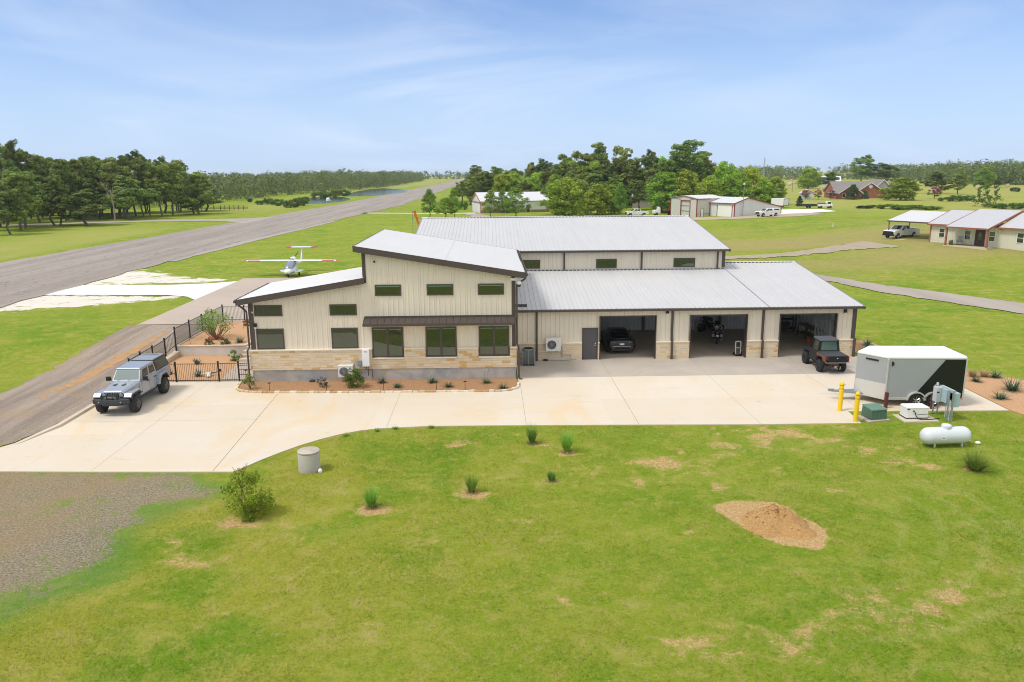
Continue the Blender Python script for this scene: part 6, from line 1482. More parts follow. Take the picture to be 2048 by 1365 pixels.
LEFT = [(-99.7,121.1,12.4,7.7),(-102.2,138.4,9.6,7.5),(-101.3,139.4,11.4,5.9),(-94.2,137.5,8.2,9.9),(-103.9,129.9,13.8,7.8),(-108.4,155.2,15.1,7.7),(-95.5,161.9,11.2,10.6),(-100.8,167.1,12.2,8.2),(-114.3,191.9,16.2,8.3),(-100.9,177.7,17.5,8.6),(-96.9,173.7,14.9,6.3),(-95.5,174.7,12.8,5.6),(-92.0,174.2,15.8,7.7),(-91.5,180.4,15.8,8.7),(-88.0,186.9,6.5,7.4),(-85.8,184.9,12.1,8.9),(-90.3,203.2,9.4,8.8),(-119.1,146.9,18.6,9.2),(-126.0,163.8,19.9,8.7),(-124.8,168.1,18.7,8.5),(-124.3,172.7,16.0,8.0),(-127.0,183.0,16.4,8.0),(-120.3,182.0,15.8,8.7),(-118.9,187.1,16.3,8.9),(-117.5,192.4,15.8,8.4),(-95.8,111.0,8.8,6.0),(-112.0,134.0,13.9,9.2),(-97.4,201.2,15.2,7.9),(-112.0,149.8,12.3,7.5),(-108.2,161.5,12.2,7.9),(-100.0,195.6,12.2,9.3),(-128.0,153.8,17.8,10.2),(-106.7,122.8,11.7,6.4),(-102.3,190.1,17.0,7.5),(-110.3,191.3,14.4,9.1),(-111.4,175.7,11.6,8.5)]
SP = {3: 'wide low oak standing out in front of the left grove, between lane and runway', 0: 'tall shaggy oak at the very front of the left grove, nearest the camera', 14: 'low round-topped oak at the right end of the left grove', 16: 'dark dense oak at the right end of the left grove, nearest the board fence', 25: 'low oak cut by the left edge, in front of the grove'}
for k, (x, y, h, w) in enumerate(LEFT):
    plant_tree('tall' if h > 15 else 'oak', x, y, h * 1.03, w * 1.28, SP.get(k, L1), None if k in SP else G1, 'oak_tree')
_q = random.Random(31)
for k in range(30):
    x = _q.uniform(-140, -99); y = 118 + (x + 140) * .55 + _q.uniform(12, 78)
    if y > 212: y -= 40
    plant_tree('tall' if k % 2 else 'oak', x, y, _q.uniform(12.5, 17.5), _q.uniform(9, 12), L1, G1, 'oak_tree')
YNG = [(-15.8,158.8,7.1,3.9,'slender young tree on a thin bare trunk, right of the windsock'),(-11.4,157.0,5.0,5.4,'low rounded young tree between two taller slender ones'),(-9.2,156.7,7.2,3.6,'narrow bright green young tree left of the gravel spur'),(.3,156.5,6.8,4.1,'young tree in front of the white hangar with brown stone base'),(3.9,177.8,6.2,4.0,'forked young tree against the long wall of the white hangar'),(6.9,155.6,7.4,5.4,'broad young tree hiding the right part of the white hangar'),(20.0,157.1,9.8,8.6,'big bright spreading tree just behind the hangar roof ridge, left of centre'),(29.5,165.3,7.9,7.3,'round-headed tree behind the roof ridge, second of the pair left of the white pickup'),(34.1,169.8,7.8,5.8,'round-headed tree just left of the parked white pickup'),(35.3,162.0,8.2,3.7,'slim light green tree directly behind the white pickup'),(49.8,170.0,10.6,10.6,'large yellow-green tree left of the metal barn with red trim'),(55.1,168.3,10.8,8.3,'bushy tree right behind the open door of the metal barn'),(18.1,167.0,10.5,7.1,'tree behind the big spreading one in front of the woods'),(25.5,171.1,9.1,7.2,'green tree between the spreading tree and the round-headed pair')]
for k, (x, y, h, w, l) in enumerate(YNG): plant_tree('bright' if k in (6, 7, 8, 10, 11) else 'young', x, y, h * 1.03, w * 1.2, l, None, 'tree')
MID = [(61.1,193.5,19.8,14.3),(45.6,187.8,8.6,6.7),(45.0,216.3,20.3,7.5),(38.8,228.3,21.0,10.0),(54.1,215.8,17.6,7.8),(34.0,229.7,19.1,9.3),(27.0,231.0,17.4,8.3),(20.9,240.9,15.9,8.5),(15.5,241.9,14.7,7.4),(10.3,252.4,13.5,8.1),(3.5,263.8,13.8,8.4),(-5.5,276.5,14.4,9.2),(-10.8,266.6,7.9,6.9),(5.5,226.5,10.3,8.8),(14.3,225.0,10.6,8.8),(20.6,216.0,11.4,8.5),(29.8,222.2,13.0,8.7),(38.8,212.4,13.7,9.4),(47.5,214.2,14.3,8.4),(54.5,207.5,13.2,8.2),(60.0,209.5,14.9,8.3),(68.5,201.2,16.4,7.4),(-.7,245.0,10.3,8.6),(-7.0,237.2,8.0,6.6),(40.8,204.1,10.5,8.1),(33.0,206.6,11.4,8.8),(12.0,213.8,8.2,7.4),(1.0,236,11,8),(8,238,12,8.5),(24,225,13,8.5),(-3,255,12,8),(50,224,15,9),(57,198,10,8)]
for k, (x, y, h, w) in enumerate(MID):
    l = {0: 'great spreading oak, the tallest crown against the sky left of the metal barn', 1: 'dark drooping tree right behind the white pickup, in front of the woods', 12: 'lowest dark tree at the left tip of the woods, beside the runway'}.get(k, 'tall oak in the woods behind the hangar roof, one crown among many')
    plant_tree('tall' if h > 15.5 else 'oak', x, y, h * 1.02, w * (1.32 if k else 1.2), l, None if k in (0, 1, 12) else 'oaks of the woods behind the hangar', 'oak_tree')
for k in range(34):
    x = _q.uniform(-6, 66); y = 206 + _q.uniform(0, 34) - .1 * x + max(0, 20 - x) * .9
    plant_tree(('bright', 'tall', 'oak')[k % 3], x, y, _q.uniform(9.5, 14) + (2 if x > 25 else 0), _q.uniform(8, 11), 'tall oak in the woods behind the hangar roof, one crown among many' if k % 3 else 'bright green tree in the woods behind the hangar roof, between darker oaks', 'oaks of the woods behind the hangar' if k % 3 else 'bright trees of the woods behind the hangar', 'oak_tree' if k % 3 else 'tree')
for k, (x, y, h, w) in enumerate([(71.1,188.2,12.6,7.6),(79.5,187.6,10.8,7.9),(88.8,193.2,8.2,6.2),(66.4,185.2,8.8,7.5),(74.0,183.0,9.3,6.9),(63.2,184.7,7.1,6.0),(81.8,183.8,7.8,6.0),(73.7,205.1,10.1,6.5)]):
    l = {2: 'bright leafy tree at the right end of the row behind the metal barn'}.get(k, 'bright green tree in the leafy row behind the metal barn')
    plant_tree('bright', x, y, h * 1.05, w * 1.25, l, None if k == 2 else 'bright trees behind the metal barn', 'tree')
for k, x, y, h, w, l, nm in [('bright',183.0,394.2,11.2,13.2,'bright yellow-green tree left of the dark round tree, beyond the pink shrubs','tree'),('oak',179.2,358.6,9.3,12.7,'dark round tree behind the pink crape myrtles','tree'),('bright',143.4,220.5,7.4,11.2,'huge rounded green bush-like tree hiding the right end of the brick house','tree'),('oak',195.5,288.2,9.2,11.0,'dark tree behind the rightmost pink crape myrtle','tree'),('oak',199.9,279.4,9.6,8.1,'dark pointed tree right of the rightmost pink crape myrtle','tree'),('bright',281.4,388.2,10.8,11.4,'light green round tree before the far woods at the right','tree'),('oak',294.8,397.9,7.1,8.7,'low dull green tree before the far woods near the right edge','tree'),
      ('tall',248.8,465.6,19.2,18.0,'tall broad oak rising above the brick house roof','oak_tree'),('oak',261.5,460.6,14.5,20.5,'wide olive oak behind the brick house, right of the tall oak','oak_tree'),
      ('cedar',131.4,230.6,5.1,5.7,'dark conical evergreen against the brick house wall','evergreen_tree'),('cedar',138.8,236.8,2.9,3.3,'small dark evergreen between the two brick gables','evergreen_tree'),('cedar',92.2,181.9,2.9,2.5,'small dark evergreen beside the white box trailer','evergreen_tree')]:
    plant_tree(k, x, y, h * 1.03, w * 1.12, l, None, nm)
for x, y, h, w, l in [(116.5,236.3,3.4,3.1,'pink crape myrtle left of the pale shed'),(118.7,230.6,3.6,3.4,'pink crape myrtle in front of the pale shed'),(123.0,229.7,3.4,3.1,'pink crape myrtle right of the pale shed, before the brick house'),(125.2,229.2,1.6,1.6,'smallest pink crape myrtle at the corner of the brick house'),(162.0,231.7,4.3,4.9,'large pink crape myrtle right of the huge rounded green tree')]:
    plant_tree('crape', x, y, h, w, l, None, 'crape_myrtle', 'flowering tree')
# feathery tree with several upright plumes in front of the far field
def feather_tree():
    rs = np.random.RandomState(9); t = thing('feathery_tree', 'open feathery tree with upright plumes behind the ranch house roof', 'tree', (143, 173, hz(143, 173)))
    cs = []; rad = []; tips = []
    for px, top in ((-2.4, 5.6), (-.2, 5.3), (2.6, 5.9)):
        for k in range(9): cs.append((px + rs.normal(0, .25), rs.normal(0, .5), 3.2 + (top - 3.2) * k / 8)); rad.append(.42)
        tips.append((px, 0, top - .3))
    for k in range(42): a = rs.uniform(0, 6.28); r = rs.uniform(.3, 1) ** .6; cs.append((r * 4.3 * math.cos(a), r * 2.4 * math.sin(a), 2.0 + rs.normal(0, .75))); rad.append(.62)
    for k in range(6): tips.append(cs[-1 - k * 5])
    q = leaf_cloud(rs, np.array(cs), np.array(rad), 30, .2, .8); link(bpy.data.objects.new('crown', quads_mesh('crown', *q, leaf_mat('feather_leaves', '31491f', '6a8740'))), t)
    link(bpy.data.objects.new('trunk', limb_mesh('trunk', rs, 6, .13, tips, fork=.2)), t)
feather_tree()
# dead snag with bare limbs standing in the left grove
def snag(x, y, label, H=11, seed=1):
    rs = np.random.RandomState(seed); t = thing('dead_tree', label, 'tree', (x, y, hz(x, y)))
    tips = [(rs.normal(0, 2.4), rs.normal(0, 1.2), H * rs.uniform(.6, 1.02)) for _ in range(9)]
    link(bpy.data.objects.new('trunk', limb_mesh('trunk', rs, H, .2, tips, fork=.6, mat=BARK_P)), t)
snag(-95.5, 154, 'bare pale dead tree among the oaks in the middle of the left grove', 12, 3)
snag(-114, 140, 'bare dead limbs sticking out above the left end of the grove', 19, 5)

# shrubs -----------------------------------------------------------------
def bush_proto(seed, kind):
    rs = np.random.RandomState(seed); k = 34; C = []
    for _ in range(k):
        d = rand_dirs(rs, 1)[0]; r = rs.uniform(.3, 1) ** .5
        C.append((d[0] * r * .8, d[1] * r * .8, .5 + d[2] * r * .42))
    return quads_mesh('bush', *leaf_cloud(rs, np.array(C), rs.uniform(.16, .3, k), 38, .085, .8), kind)
BM = [bush_proto(s, leaf_mat('bush_leaves', '3a5a1f', '7b9a3d')) for s in (1, 2)] + [bush_proto(3, leaf_mat('dark_bush_leaves', '2a3f20', '51693a'))]
def bush(x, y, h, w, label, group=None, i=0, z=None, name='shrub', cat='shrub'):
    o = bpy.data.objects.new(name, BM[i]); link(o); o.location = (x, y, (hz(x, y) if z is None else z) - .04 * h); o.scale = (w / 1.9, w / 1.9, h); o.rotation_euler = (0, 0, rnd.uniform(0, 6))
    return tag(o, label, cat, group)
for k, (x, y, h, w) in enumerate([(-69.9,224.0,2.4,3.8),(-68.2,227.5,2.9,4.2),(-68.8,239.8,2.9,4.4),(-78.0,241.4,2.4,4.4),(-85.4,256.1,2.1,4.3),(-74.3,268.7,2.4,4.0),(-87.4,251.9,1.5,3.1)]): bush(x, y, h * 1.2, w * 1.3, 'green shrub in the thicket at the near end of the pond', 'shrubs at the near end of the pond', k % 2)
for k, (x, y, h, w) in enumerate([(-81.5,324.1,2.8,5.2),(-78.8,330.7,3.1,5.8),(-75.3,337.3,3.4,5.4),(-73.8,352.7,3.3,5.1)]): bush(x, y, h * 1.2, w * 1.3, 'green shrub on the strip between the two ponds', 'shrubs between the ponds', k % 2)
bush(-99.4, 278.8, 1.8, 2.7, 'lone dark shrub before the far left woods', None, 2)
bush(-15.7, 185.6, 1.2, 2.2, 'low dark shrub left of the low young tree', None, 2)
bush(-8.5, 199.8, 3.0, 4.2, 'pale flowering shrub at the corner of the white hangar', None, 0)
for k, (x, y, h, w) in enumerate([(109.2,163.4,1.4,4.1),(109.6,157.6,1.3,4.0),(116.2,162.2,1.2,4.1),(108.8,169.4,.9,3.1),(117.1,156.4,1.2,4.5),(104,166,.9,3.5),(113,160,1.2,4)]): bush(x, y, h, w * 1.5, 'low scrub bush in the overgrown line behind the carport', 'scrub behind the carport', k % 3)
for k, (x, y, h, w) in enumerate([(156.5,208.6,2.0,5.7),(162.0,212.0,2.0,4.4),(152.7,209.4,1.4,4.4)]): bush(x, y, h * 1.1, w * 1.2, 'bright shrub in the clump below the rightmost crape myrtle', 'shrubs below the rightmost crape myrtle', k % 2)
for k, (x, y, h, w) in enumerate([(140.0,158.3,1.7,5.4),(146.7,163.0,1.6,4.1),(139.2,164.2,1.4,4.2)]): bush(x, y, h, w * 1.4, 'green shrub behind the right end of the ranch house roof', 'shrubs behind the ranch house', k % 2)
bush(245.1, 308.6, 2.3, 4.9, 'dark shrub alone in the hay field near the right edge', None, 2)

# far woods that read as one mass ----------------------------------------
def forest(name, label, pts, n, hfun, seed, dark, light, size=.75, per=80, wide=8.5):
    rs = np.random.RandomState(seed); CC = []; RR = []; TT = []
    for (x, y) in pts:
        h = hfun(x, y) * rs.uniform(.78, 1.12); w = wide * rs.uniform(.8, 1.25); t0 = rs.uniform(0, 1); k = n
        d = rand_dirs(rs, k); r = rs.uniform(.4, 1, k) ** .5
        z0 = hz(x, y) if y < 900 else 0.65
        c = np.stack([x + d[:, 0] * r * w / 2, y + d[:, 1] * r * w / 2, z0 + h * (.47 + .49 * d[:, 2] * r)], -1)
        CC.append(c); RR.append(np.full(k, w * .20)); TT.append(np.clip(t0 * .6 + rs.uniform(0, .45, k), 0, 1))
    q = leaf_cloud(rs, np.concatenate(CC), np.concatenate(RR), per // n, size, .8, .35, np.concatenate(TT))
    o = bpy.data.objects.new(name, quads_mesh(name, *q, leaf_mat(name + '_leaves' + str(seed), dark, light, .2, huevar=0))); link(o)
    tag(o, label, 'woods', None, 'stuff')
def scatter_line(line, rs, step, depth, rows):
    """trees in rows behind a front line given in plan"""
    P = np.array(line, float); s = np.r_[0, np.cumsum(np.hypot(*np.diff(P, axis=0).T))]; out = []
    for r in range(rows):
        st = step * (1 + r * .12); q = np.arange(0, s[-1], st)
        for t in q:
            t = t + rs.uniform(-.4, .4) * st; x = np.interp(t, s, P[:, 0]); y = np.interp(t, s, P[:, 1])
            i = min(max(np.searchsorted(s, t) - 1, 0), len(P) - 2); d = P[i + 1] - P[i]; d = d / (np.hypot(*d) + 1e-9); nn = np.array([-d[1], d[0]])
            off = depth * r * (1 + .12 * r) + rs.uniform(0, depth); out.append((x + nn[0] * off, y + nn[1] * off))
    return out
rs_ = np.random.RandomState(21)
fl = scatter_line([(-134, 205), (-112, 240), (-111, 275), (-111, 330), (-108, 380), (-95, 455), (-86, 540), (-84, 640), (-88, 800), (-92, 1060)], rs_, 7.5, 9, 7)
fl += scatter_line([(-180, 150), (-134, 205)], rs_, 8, 10, 6)
forest('forest', 'dense far woods beyond the ponds left of the runway', fl, 16, lambda x, y: 11.8 + 1.6 * ss(300, 600, y) + 1.3 * math.sin(y * .05) * math.sin(y * .021 + 1), 31, '42582c', '86985a', .62, 208)
ff = scatter_line([(30, 1290), (-60, 1290), (-130, 1300), (-320, 1400), (-700, 1500), (-1200, 1700)][::-1], rs_, 11, 14, 3) + scatter_line([(-40, 1290), (60, 1280), (200, 1250), (420, 1150)], rs_, 11, 14, 3)
forest('forest', 'hazy distant tree line closing the far end of the runway', ff, 10, lambda x, y: 14, 32, '405638', '70886a', 1.2, 90, 12)
fr = scatter_line([(367, 430), (330, 462), (350, 540), (392, 640), (408, 760), (380, 832), (310, 790), (250, 735), (152, 560), (110, 520)][::-1], rs_, 6.5, 8, 7) + scatter_line([(330, 462), (420, 400), (520, 300), (640, 150)], rs_, 7, 9, 6)
forest('forest', 'dense far woods closing the hay fields on the right', fr, 14, lambda x, y: 15.5 + 1.0 * math.sin(x * .02), 33, '475c30', '8c9e58', .8, 168, 11)
for k, (x, y, h, w) in enumerate([(330, 520, 15, 12), (352, 600, 15, 12), (372, 690, 15, 12)]): pass

# plants near the house ---------------------------------------------------
def blades(name, n, h, spread, lean, w, mat, seed, parent=None, droop=.4, seg=5, zb=0.0, curl=0.0):
    rs = np.random.RandomState(seed); V = []; F = []; T = []
    for k in range(n):
        a = rs.uniform(0, 6.28); r = spread * math.sqrt(rs.uniform(0, 1)); L = h * rs.uniform(.65, 1.1); le = lean * rs.uniform(.3, 1.25)
        x0, y0 = r * math.cos(a), r * math.sin(a); az = a + rs.normal(0, .5); b = len(V); sd = (-math.sin(az) * w, math.cos(az) * w)
        x = math.hypot(0, 0); pos = Vector((x0, y0, zb)); el = math.pi / 2 - le
        for i in range(seg + 1):
            t = i / seg; ww = (1 - t ** 1.6) * (1 if i else .75) + .03
            V.append((pos.x + sd[0] * ww, pos.y + sd[1] * ww, pos.z)); V.append((pos.x - sd[0] * ww, pos.y - sd[1] * ww, pos.z))
            pos = pos + Vector((math.cos(az) * math.cos(el), math.sin(az) * math.cos(el), math.sin(el))) * (L / seg); el -= droop * le * .8 / seg * 2 + curl / seg
        for i in range(seg): F.append((b + 2 * i, b + 2 * i + 1, b + 2 * i + 3, b + 2 * i + 2)); T.append(rs.uniform(0, 1) * .6 + .4 * i / seg)
    me = bpy.data.meshes.new(name); me.from_pydata(V, [], F); at = me.attributes.new('tint', 'FLOAT', 'FACE'); at.data.foreach_set('value', T); me.materials.append(mat); me.update()
    o = bpy.data.objects.new(name, me); link(o, parent); return o
YUC = leaf_mat('yucca_leaves', '2f4a35', '6f8a66', .05); AGA = leaf_mat('agave_leaves', '3f5c58', '8aa39c', .03); TALLG = leaf_mat('tall_grass_blades', '5c8a2a', 'accb60', .4); FTH = leaf_mat('feather_grass', '9a8a55', 'dccb96', .3)
def yucca(x, y, z, s, label, seed, grp='red yuccas in the beds', n=70, stalk=False):
    t = thing('yucca', label, 'yucca', (x, y, z), 0, grp); blades('leaves', n, .46 * s, .09 * s, 1.15, .014 * s, YUC, seed, t, .15)
    if stalk:
        mb = MB(); mb.path([(0, 0, 0), (.05, 0, .4), (.16, .02, .72), (.22, .02, .86)], .008, 5); mb.path([(0, 0, 0), (-.08, 0, .4), (-.1, .02, .7)], .007, 5)
        for k in range(6): mb.sphere((.16 + rnd.uniform(-.07, .07), .02, .7 + k * .03), .018, n=6, h=4)
        mb.build('flower_stalk', M('dry_stalk', '7a5a4a', .8), t)
for k, (x, y, s, l, st) in enumerate([(-6.51, -.83, 1.0, 'yucca close to the concrete base, right of the big green bush', False), (-5.5, -1.85, 1.05, 'yucca by the stone edging below the left tall window', False), (-3.54, -.9, 1.1, 'yucca close to the wall below the middle tall window', False), (-2.53, -1.9, 1.0, 'yucca near the edging right of the middle tall window', False), (-.32, -1.15, 1.05, 'yucca with dry flower stalks below the right tall window', True), (.66, -2.35, 1.0, 'rightmost yucca in the front bed, at its rounded end', False)]): yucca(x, y, .07, s, l, 40 + k, 'yuccas in the front bed', 80, st)
yucca(-17.63, 7.99, .72, 1.25, 'broad grey-green yucca in the upper bed beside the red flowers', 50, 'yuccas in the upper bed', 80)
for k, (x, y, s, l) in enumerate([(29.45, -4.1, 1.9, 'big spiky yucca in the right-hand dirt bed, farthest right'), (27.75, -5.65, 1.35, 'spiky yucca at the near end of the right-hand dirt bed'), (28.6, -2.2, 1.1, 'small yucca just right of the trailer tail'), (30.3, -1.4, 1.3, 'yucca in the dirt bed behind the big spiky one'), (29.6, -7.4, 1.4, 'yucca cut by the right edge, beside the bare dirt'), (26.4, 6.3, 1.5, 'dark spiky yucca behind the trailer by the garage corner'), (26.9, 7.6, 1.3, 'second yucca behind the trailer, beside the dark one')]): yucca(x, y, hz(x, y) + .03, s, l, 60 + k, 'yuccas in the right-hand bed', 90)
for k, (x, y, l) in enumerate([(29.05, -1.1, 'pale feather grass tuft at the trailer tail, left of its twin'), (29.75, -1.15, 'pale feather grass tuft right of its twin behind the trailer')]):
    t = thing('feather_grass', l, 'grass tuft', (x, y, .02), 0, 'feather grass tufts'); blades('blades', 240, .62, .12, .7, .008, FTH, 80 + k, t, .7)
for k, (x, y, l) in enumerate([(-19.37, 4.49, 'blue-grey agave near the white retaining wall'), (-18.16, 1.4, 'blue-grey agave beside the longhorn skull'), (-20.3, 2.0, 'small blue-grey agave half hidden behind the pickup')]):
    t = thing('agave', l, 'agave', (x, y, .05), 0, 'blue agaves in the lower bed'); blades('leaves', 34, .5, .05, 1.0, .05, AGA, 90 + k, t, -.15, 5)
for k, (x, y, h, l) in enumerate([(1.84, -11.32, .9, 'clump of tall green grass nearest the driveway edge'), (3.32, -12.55, 1.05, 'clump of tall green grass right of the one at the driveway edge'), (-.84, -16.72, .75, 'clump of tall green grass alone in the middle of the lawn'), (-4.57, -17.92, .85, 'clump of tall green grass between the leafy bush and the middle clump'), (20.16, -15.36, .95, 'wide bushy grass clump in front of the propane tank'), (2.39, -15.72, .4, 'smallest grass clump in a bare tan patch of lawn')]):
    t = thing('grass_clump', l, 'grass clump', (x, y, 0), 0, 'ornamental grass clumps on the lawn')
    blades('blades', 260 if k != 4 else 420, h * 1.05, .10 if k != 4 else .22, .30 if k != 4 else .62, .010, TALLG, 100 + k, t, .8, 6)
    blades('dry_base', 130, h * .26, .22, 1.1, .012, FTH, 120 + k, t, .5, 3)
for k, (x, y, l) in enumerate([(-5.6, -9.25, 'low weed tuft where the drive curves, lowest of the row'), (-4.75, -8.98, 'low weed tuft on the curving drive edge, second of the row'), (-3.0, -8.9, 'low weed tuft on the drive edge, rightmost of the row'), (-7.0, -9.85, 'thin weed tuft on the drive edge above the well ring')]):
    t = thing('weed_tuft', l, 'weed', (x, y, 0), 0, 'weed tufts along the drive edge'); blades('blades', 70, .17, .10, .8, .012, TALLG, 140 + k, t, .5, 4)
def shrub(x, y, z, h, w, label, seed, mat, size=.05, k=30, per=60, stems=10, name='shrub', bare=.18, cat='shrub', squash=.8):
    rs = np.random.RandomState(seed); t = thing(name, label, cat, (x, y, z)); C = []
    for _ in range(k):
        a = rs.uniform(0, 6.28); u = rs.uniform(0, 1); r = math.sin(math.pi * (.22 + .70 * u)) ** .7 * (rs.uniform(.15, 1) ** .5)
        C.append((r * w * .46 * math.cos(a), r * w * .46 * math.sin(a), h * (bare + (1 - bare) * u * .95)))
    C = np.array(C); q = leaf_cloud(rs, C, rs.uniform(.10, .18, k) * (w + h) * .55, per, size, squash, .45)
    link(bpy.data.objects.new('foliage', quads_mesh('foliage', *q, mat)), t); mb = MB()
    for i in rs.choice(k, min(stems, k), replace=False):
        p = Vector(C[i]); b = Vector((rs.normal(0, .03) * w, rs.normal(0, .03) * w, -.03)); m1 = b.lerp(p, .5) + Vector((rs.normal(0, .04), rs.normal(0, .04), .03)); mb.tube(b, m1, .014 * (h + .3), 5, .010 * (h + .3)); mb.tube(m1, p, .010 * (h + .3), 5, .004)
    mb.build('stem', M('shrub_stem', '7d6a50', .9), t, fix=False); return t
SHG = leaf_mat('bush_foliage', '5a8820', 'b2d04a', .45)
shrub(-9.02, -18.37, 0, 1.62, 1.85, 'leafy bright green bush on the lawn in front of the driveway end', 5, SHG, .05, 52, 74, 16, bare=.04)
t = thing('bare_twigs', 'reddish bare twigs poking out above the leafy lawn bush', 'twigs', (-9.3, -18.1, 0)); mb = MB()
for k in range(7): mb.path([(0, 0, .6), (-.1 + rnd.uniform(-.1, .2), .1, 1.4), (-.1 + rnd.uniform(-.3, .35), .2, 1.75 + rnd.uniform(-.1, .15))], .007, 4)
mb.build('twig', M('red_twig', '7b4f38', .8), t)
shrub(-14.03, -1.70, .07, .85, .75, 'small loose shrub at the left end of the front bed', 6, leaf_mat('loose_leaves', '4a6527', '8fa851'), .035, 16, 55, 8)
shrub(-9.86, -1.5, .07, .62, .7, 'small shrub with purple-tinged twigs in the front bed', 7, leaf_mat('purple_leaves', '4a5a34', '8a7a74'), .03, 16, 60, 8)
shrub(-7.95, -1.6, .07, 1.1, 1.25, 'big green bush in the front bed before the heat pump', 8, leaf_mat('glossy_leaves', '3e5f1e', '8fae4a'), .045, 34, 75, 10, bare=.1)
shrub(-19.6, 9.0, .72, 1.9, 2.7, 'wide airy shrub with many thin stems in the upper bed', 9, leaf_mat('airy_leaves', '57781f', 'a9c45a', .3), .05, 44, 42, 26, bare=.36)
shrub(-20.2, 10.0, .72, 2.1, 1.3, 'upright light green shrub behind the airy one by the side fence', 10, leaf_mat('airy_leaves', '57781f', 'a9c45a', .3), .05, 24, 45, 12, bare=.25)
shrub(-17.2, 5.4, .05, .75, .85, 'rounded green shrub at the foot of the garden steps', 11, leaf_mat('soft_green_leaves', '4f6f2c', '87a455'), .03, 24, 80, 6, bare=.02)
RF = leaf_mat('red_petals', '9c1220', 'e2384a', .15)
for k, (x, y, l) in enumerate([(-19.58, 7.45, 'red flowering plant at the left front of the upper bed'), (-18.45, 7.4, 'red flowering plant right of the first one in the upper bed'), (-18.95, 14.0, 'red flowering plant at the back of the upper bed near the gable')]):
    t = shrub(x, y, .72, .42, .75, l, 20 + k, leaf_mat('rose_leaves', '35521f', '5f7f35'), .03, 20, 60, 5, 'flowering_plant', .02, 'flower'); rs = np.random.RandomState(k); C = np.stack([rs.uniform(-.36, .36, 9), rs.uniform(-.2, .2, 9), rs.uniform(.32, .5, 9)], -1)
    link(bpy.data.objects.new('flowers', quads_mesh('flowers', *leaf_cloud(rs, C, np.full(9, .075), 26, .028, .8), RF)), t)
# short turf on the nearer lawn, real blades
def turf():
    rs = np.random.RandomState(77); N = 420000
    x = rs.uniform(-24, 30, N); y = -33 + 26 * rs.uniform(0, 1, N) ** 1.25
    keep = (poly_sd(x, y, DRIVE) > .12) & (poly_sd(x, y, DIRTP) > .25)
    g = poly_sd(x, y, PATCH); keep &= (g > rs.uniform(-1.2, 1.6, N)) | (rs.uniform(0, 1, N) < .10)
    def vn(x, y, f, s):
        return np.sin(x * f + s + 1.7 * np.sin(y * f * .7 + s * 2)) * np.cos(y * f * 1.1 - s + 1.3 * np.sin(x * f * .6 - s))
    dn = .5 + .28 * vn(x, y, .55, 1) + .3 * vn(x, y, 1.7, 4) + .25 * vn(x, y, 4.1, 2)
    keep &= rs.uniform(-.1, .95, N) < dn + .15
    keep &= bare_at(x, y) * 1.25 < rs.uniform(.25, 1.0, N)
    keep &= ~((x > 18.3) & (x < 23) & (y > -9.5))
    x, y, dn = x[keep], y[keep], dn[keep]; n = len(x)
    a = rs.uniform(0, 6.28, n); h = rs.uniform(.02, .055, n) * (.75 + .5 * np.clip(dn, 0, 1)); w = rs.uniform(.006, .014, n)
    dx, dy = np.cos(a), np.sin(a); le = rs.uniform(.6, 1.8, n)
    V = np.zeros((n, 3, 3)); V[:, 0] = np.stack([x - dy * w, y + dx * w, 0 * x - .005], -1); V[:, 1] = np.stack([x + dy * w, y - dx * w, 0 * x - .005], -1); V[:, 2] = np.stack([x + dx * h * le, y + dy * h * le, h], -1)
    me = bpy.data.meshes.new('grass'); me.vertices.add(3 * n); me.vertices.foreach_set('co', V.astype(np.float32).ravel()); me.loops.add(3 * n); me.loops.foreach_set('vertex_index', np.arange(3 * n, dtype=np.int32)); me.polygons.add(n); me.polygons.foreach_set('loop_start', np.arange(0, 3 * n, 3, dtype=np.int32)); me.update(calc_edges=True)
    tn = np.clip(rs.uniform(0, 1, n) * .7 + .3 * vn(x, y, .35, 7), 0, 1)
    at = me.attributes.new('tint', 'FLOAT', 'FACE'); at.data.foreach_set('value', tn.astype(np.float32))
    m, nt, bs, out = new_mat('turf_blades'); g = NG(nt); c = lawn_colour(g, g.coord('Object'))[0]
    hsv = g.n('ShaderNodeHueSaturation'); g.L(c, hsv.inputs['Color']); g.L(g.math('ADD', .95, g.math('MULTIPLY', g.attr('tint').outputs['Fac'], .75)), hsv.inputs['Value'])
    g.L(hsv.outputs[0], bs.inputs['Base Color']); bs.inputs['Roughness'].default_value = .9; tr = g.n('ShaderNodeBsdfTranslucent'); g.L(hsv.outputs[0], tr.inputs[0]); mx = g.n('ShaderNodeMixShader'); mx.inputs[0].default_value = .45
    g.L(bs.outputs[0], mx.inputs[1]); g.L(tr.outputs[0], mx.inputs[2]); g.L(mx.outputs[0], out.inputs[0]); me.materials.append(m)
    o = bpy.data.objects.new('grass', me); link(o); tag(o, 'short mown grass covering the foreground lawn', 'grass', None, 'stuff')
turf()
# ------------------------------------------------------------------ neighbouring buildings
REDT = M('red_trim', '8e3a34', .5, var=.1); RUSTT = M('rust_trim', '9a5f45', .5, var=.1)
def frame_thing(name, label, cat, o, ang):
    return thing(name, label, cat, o, ang)
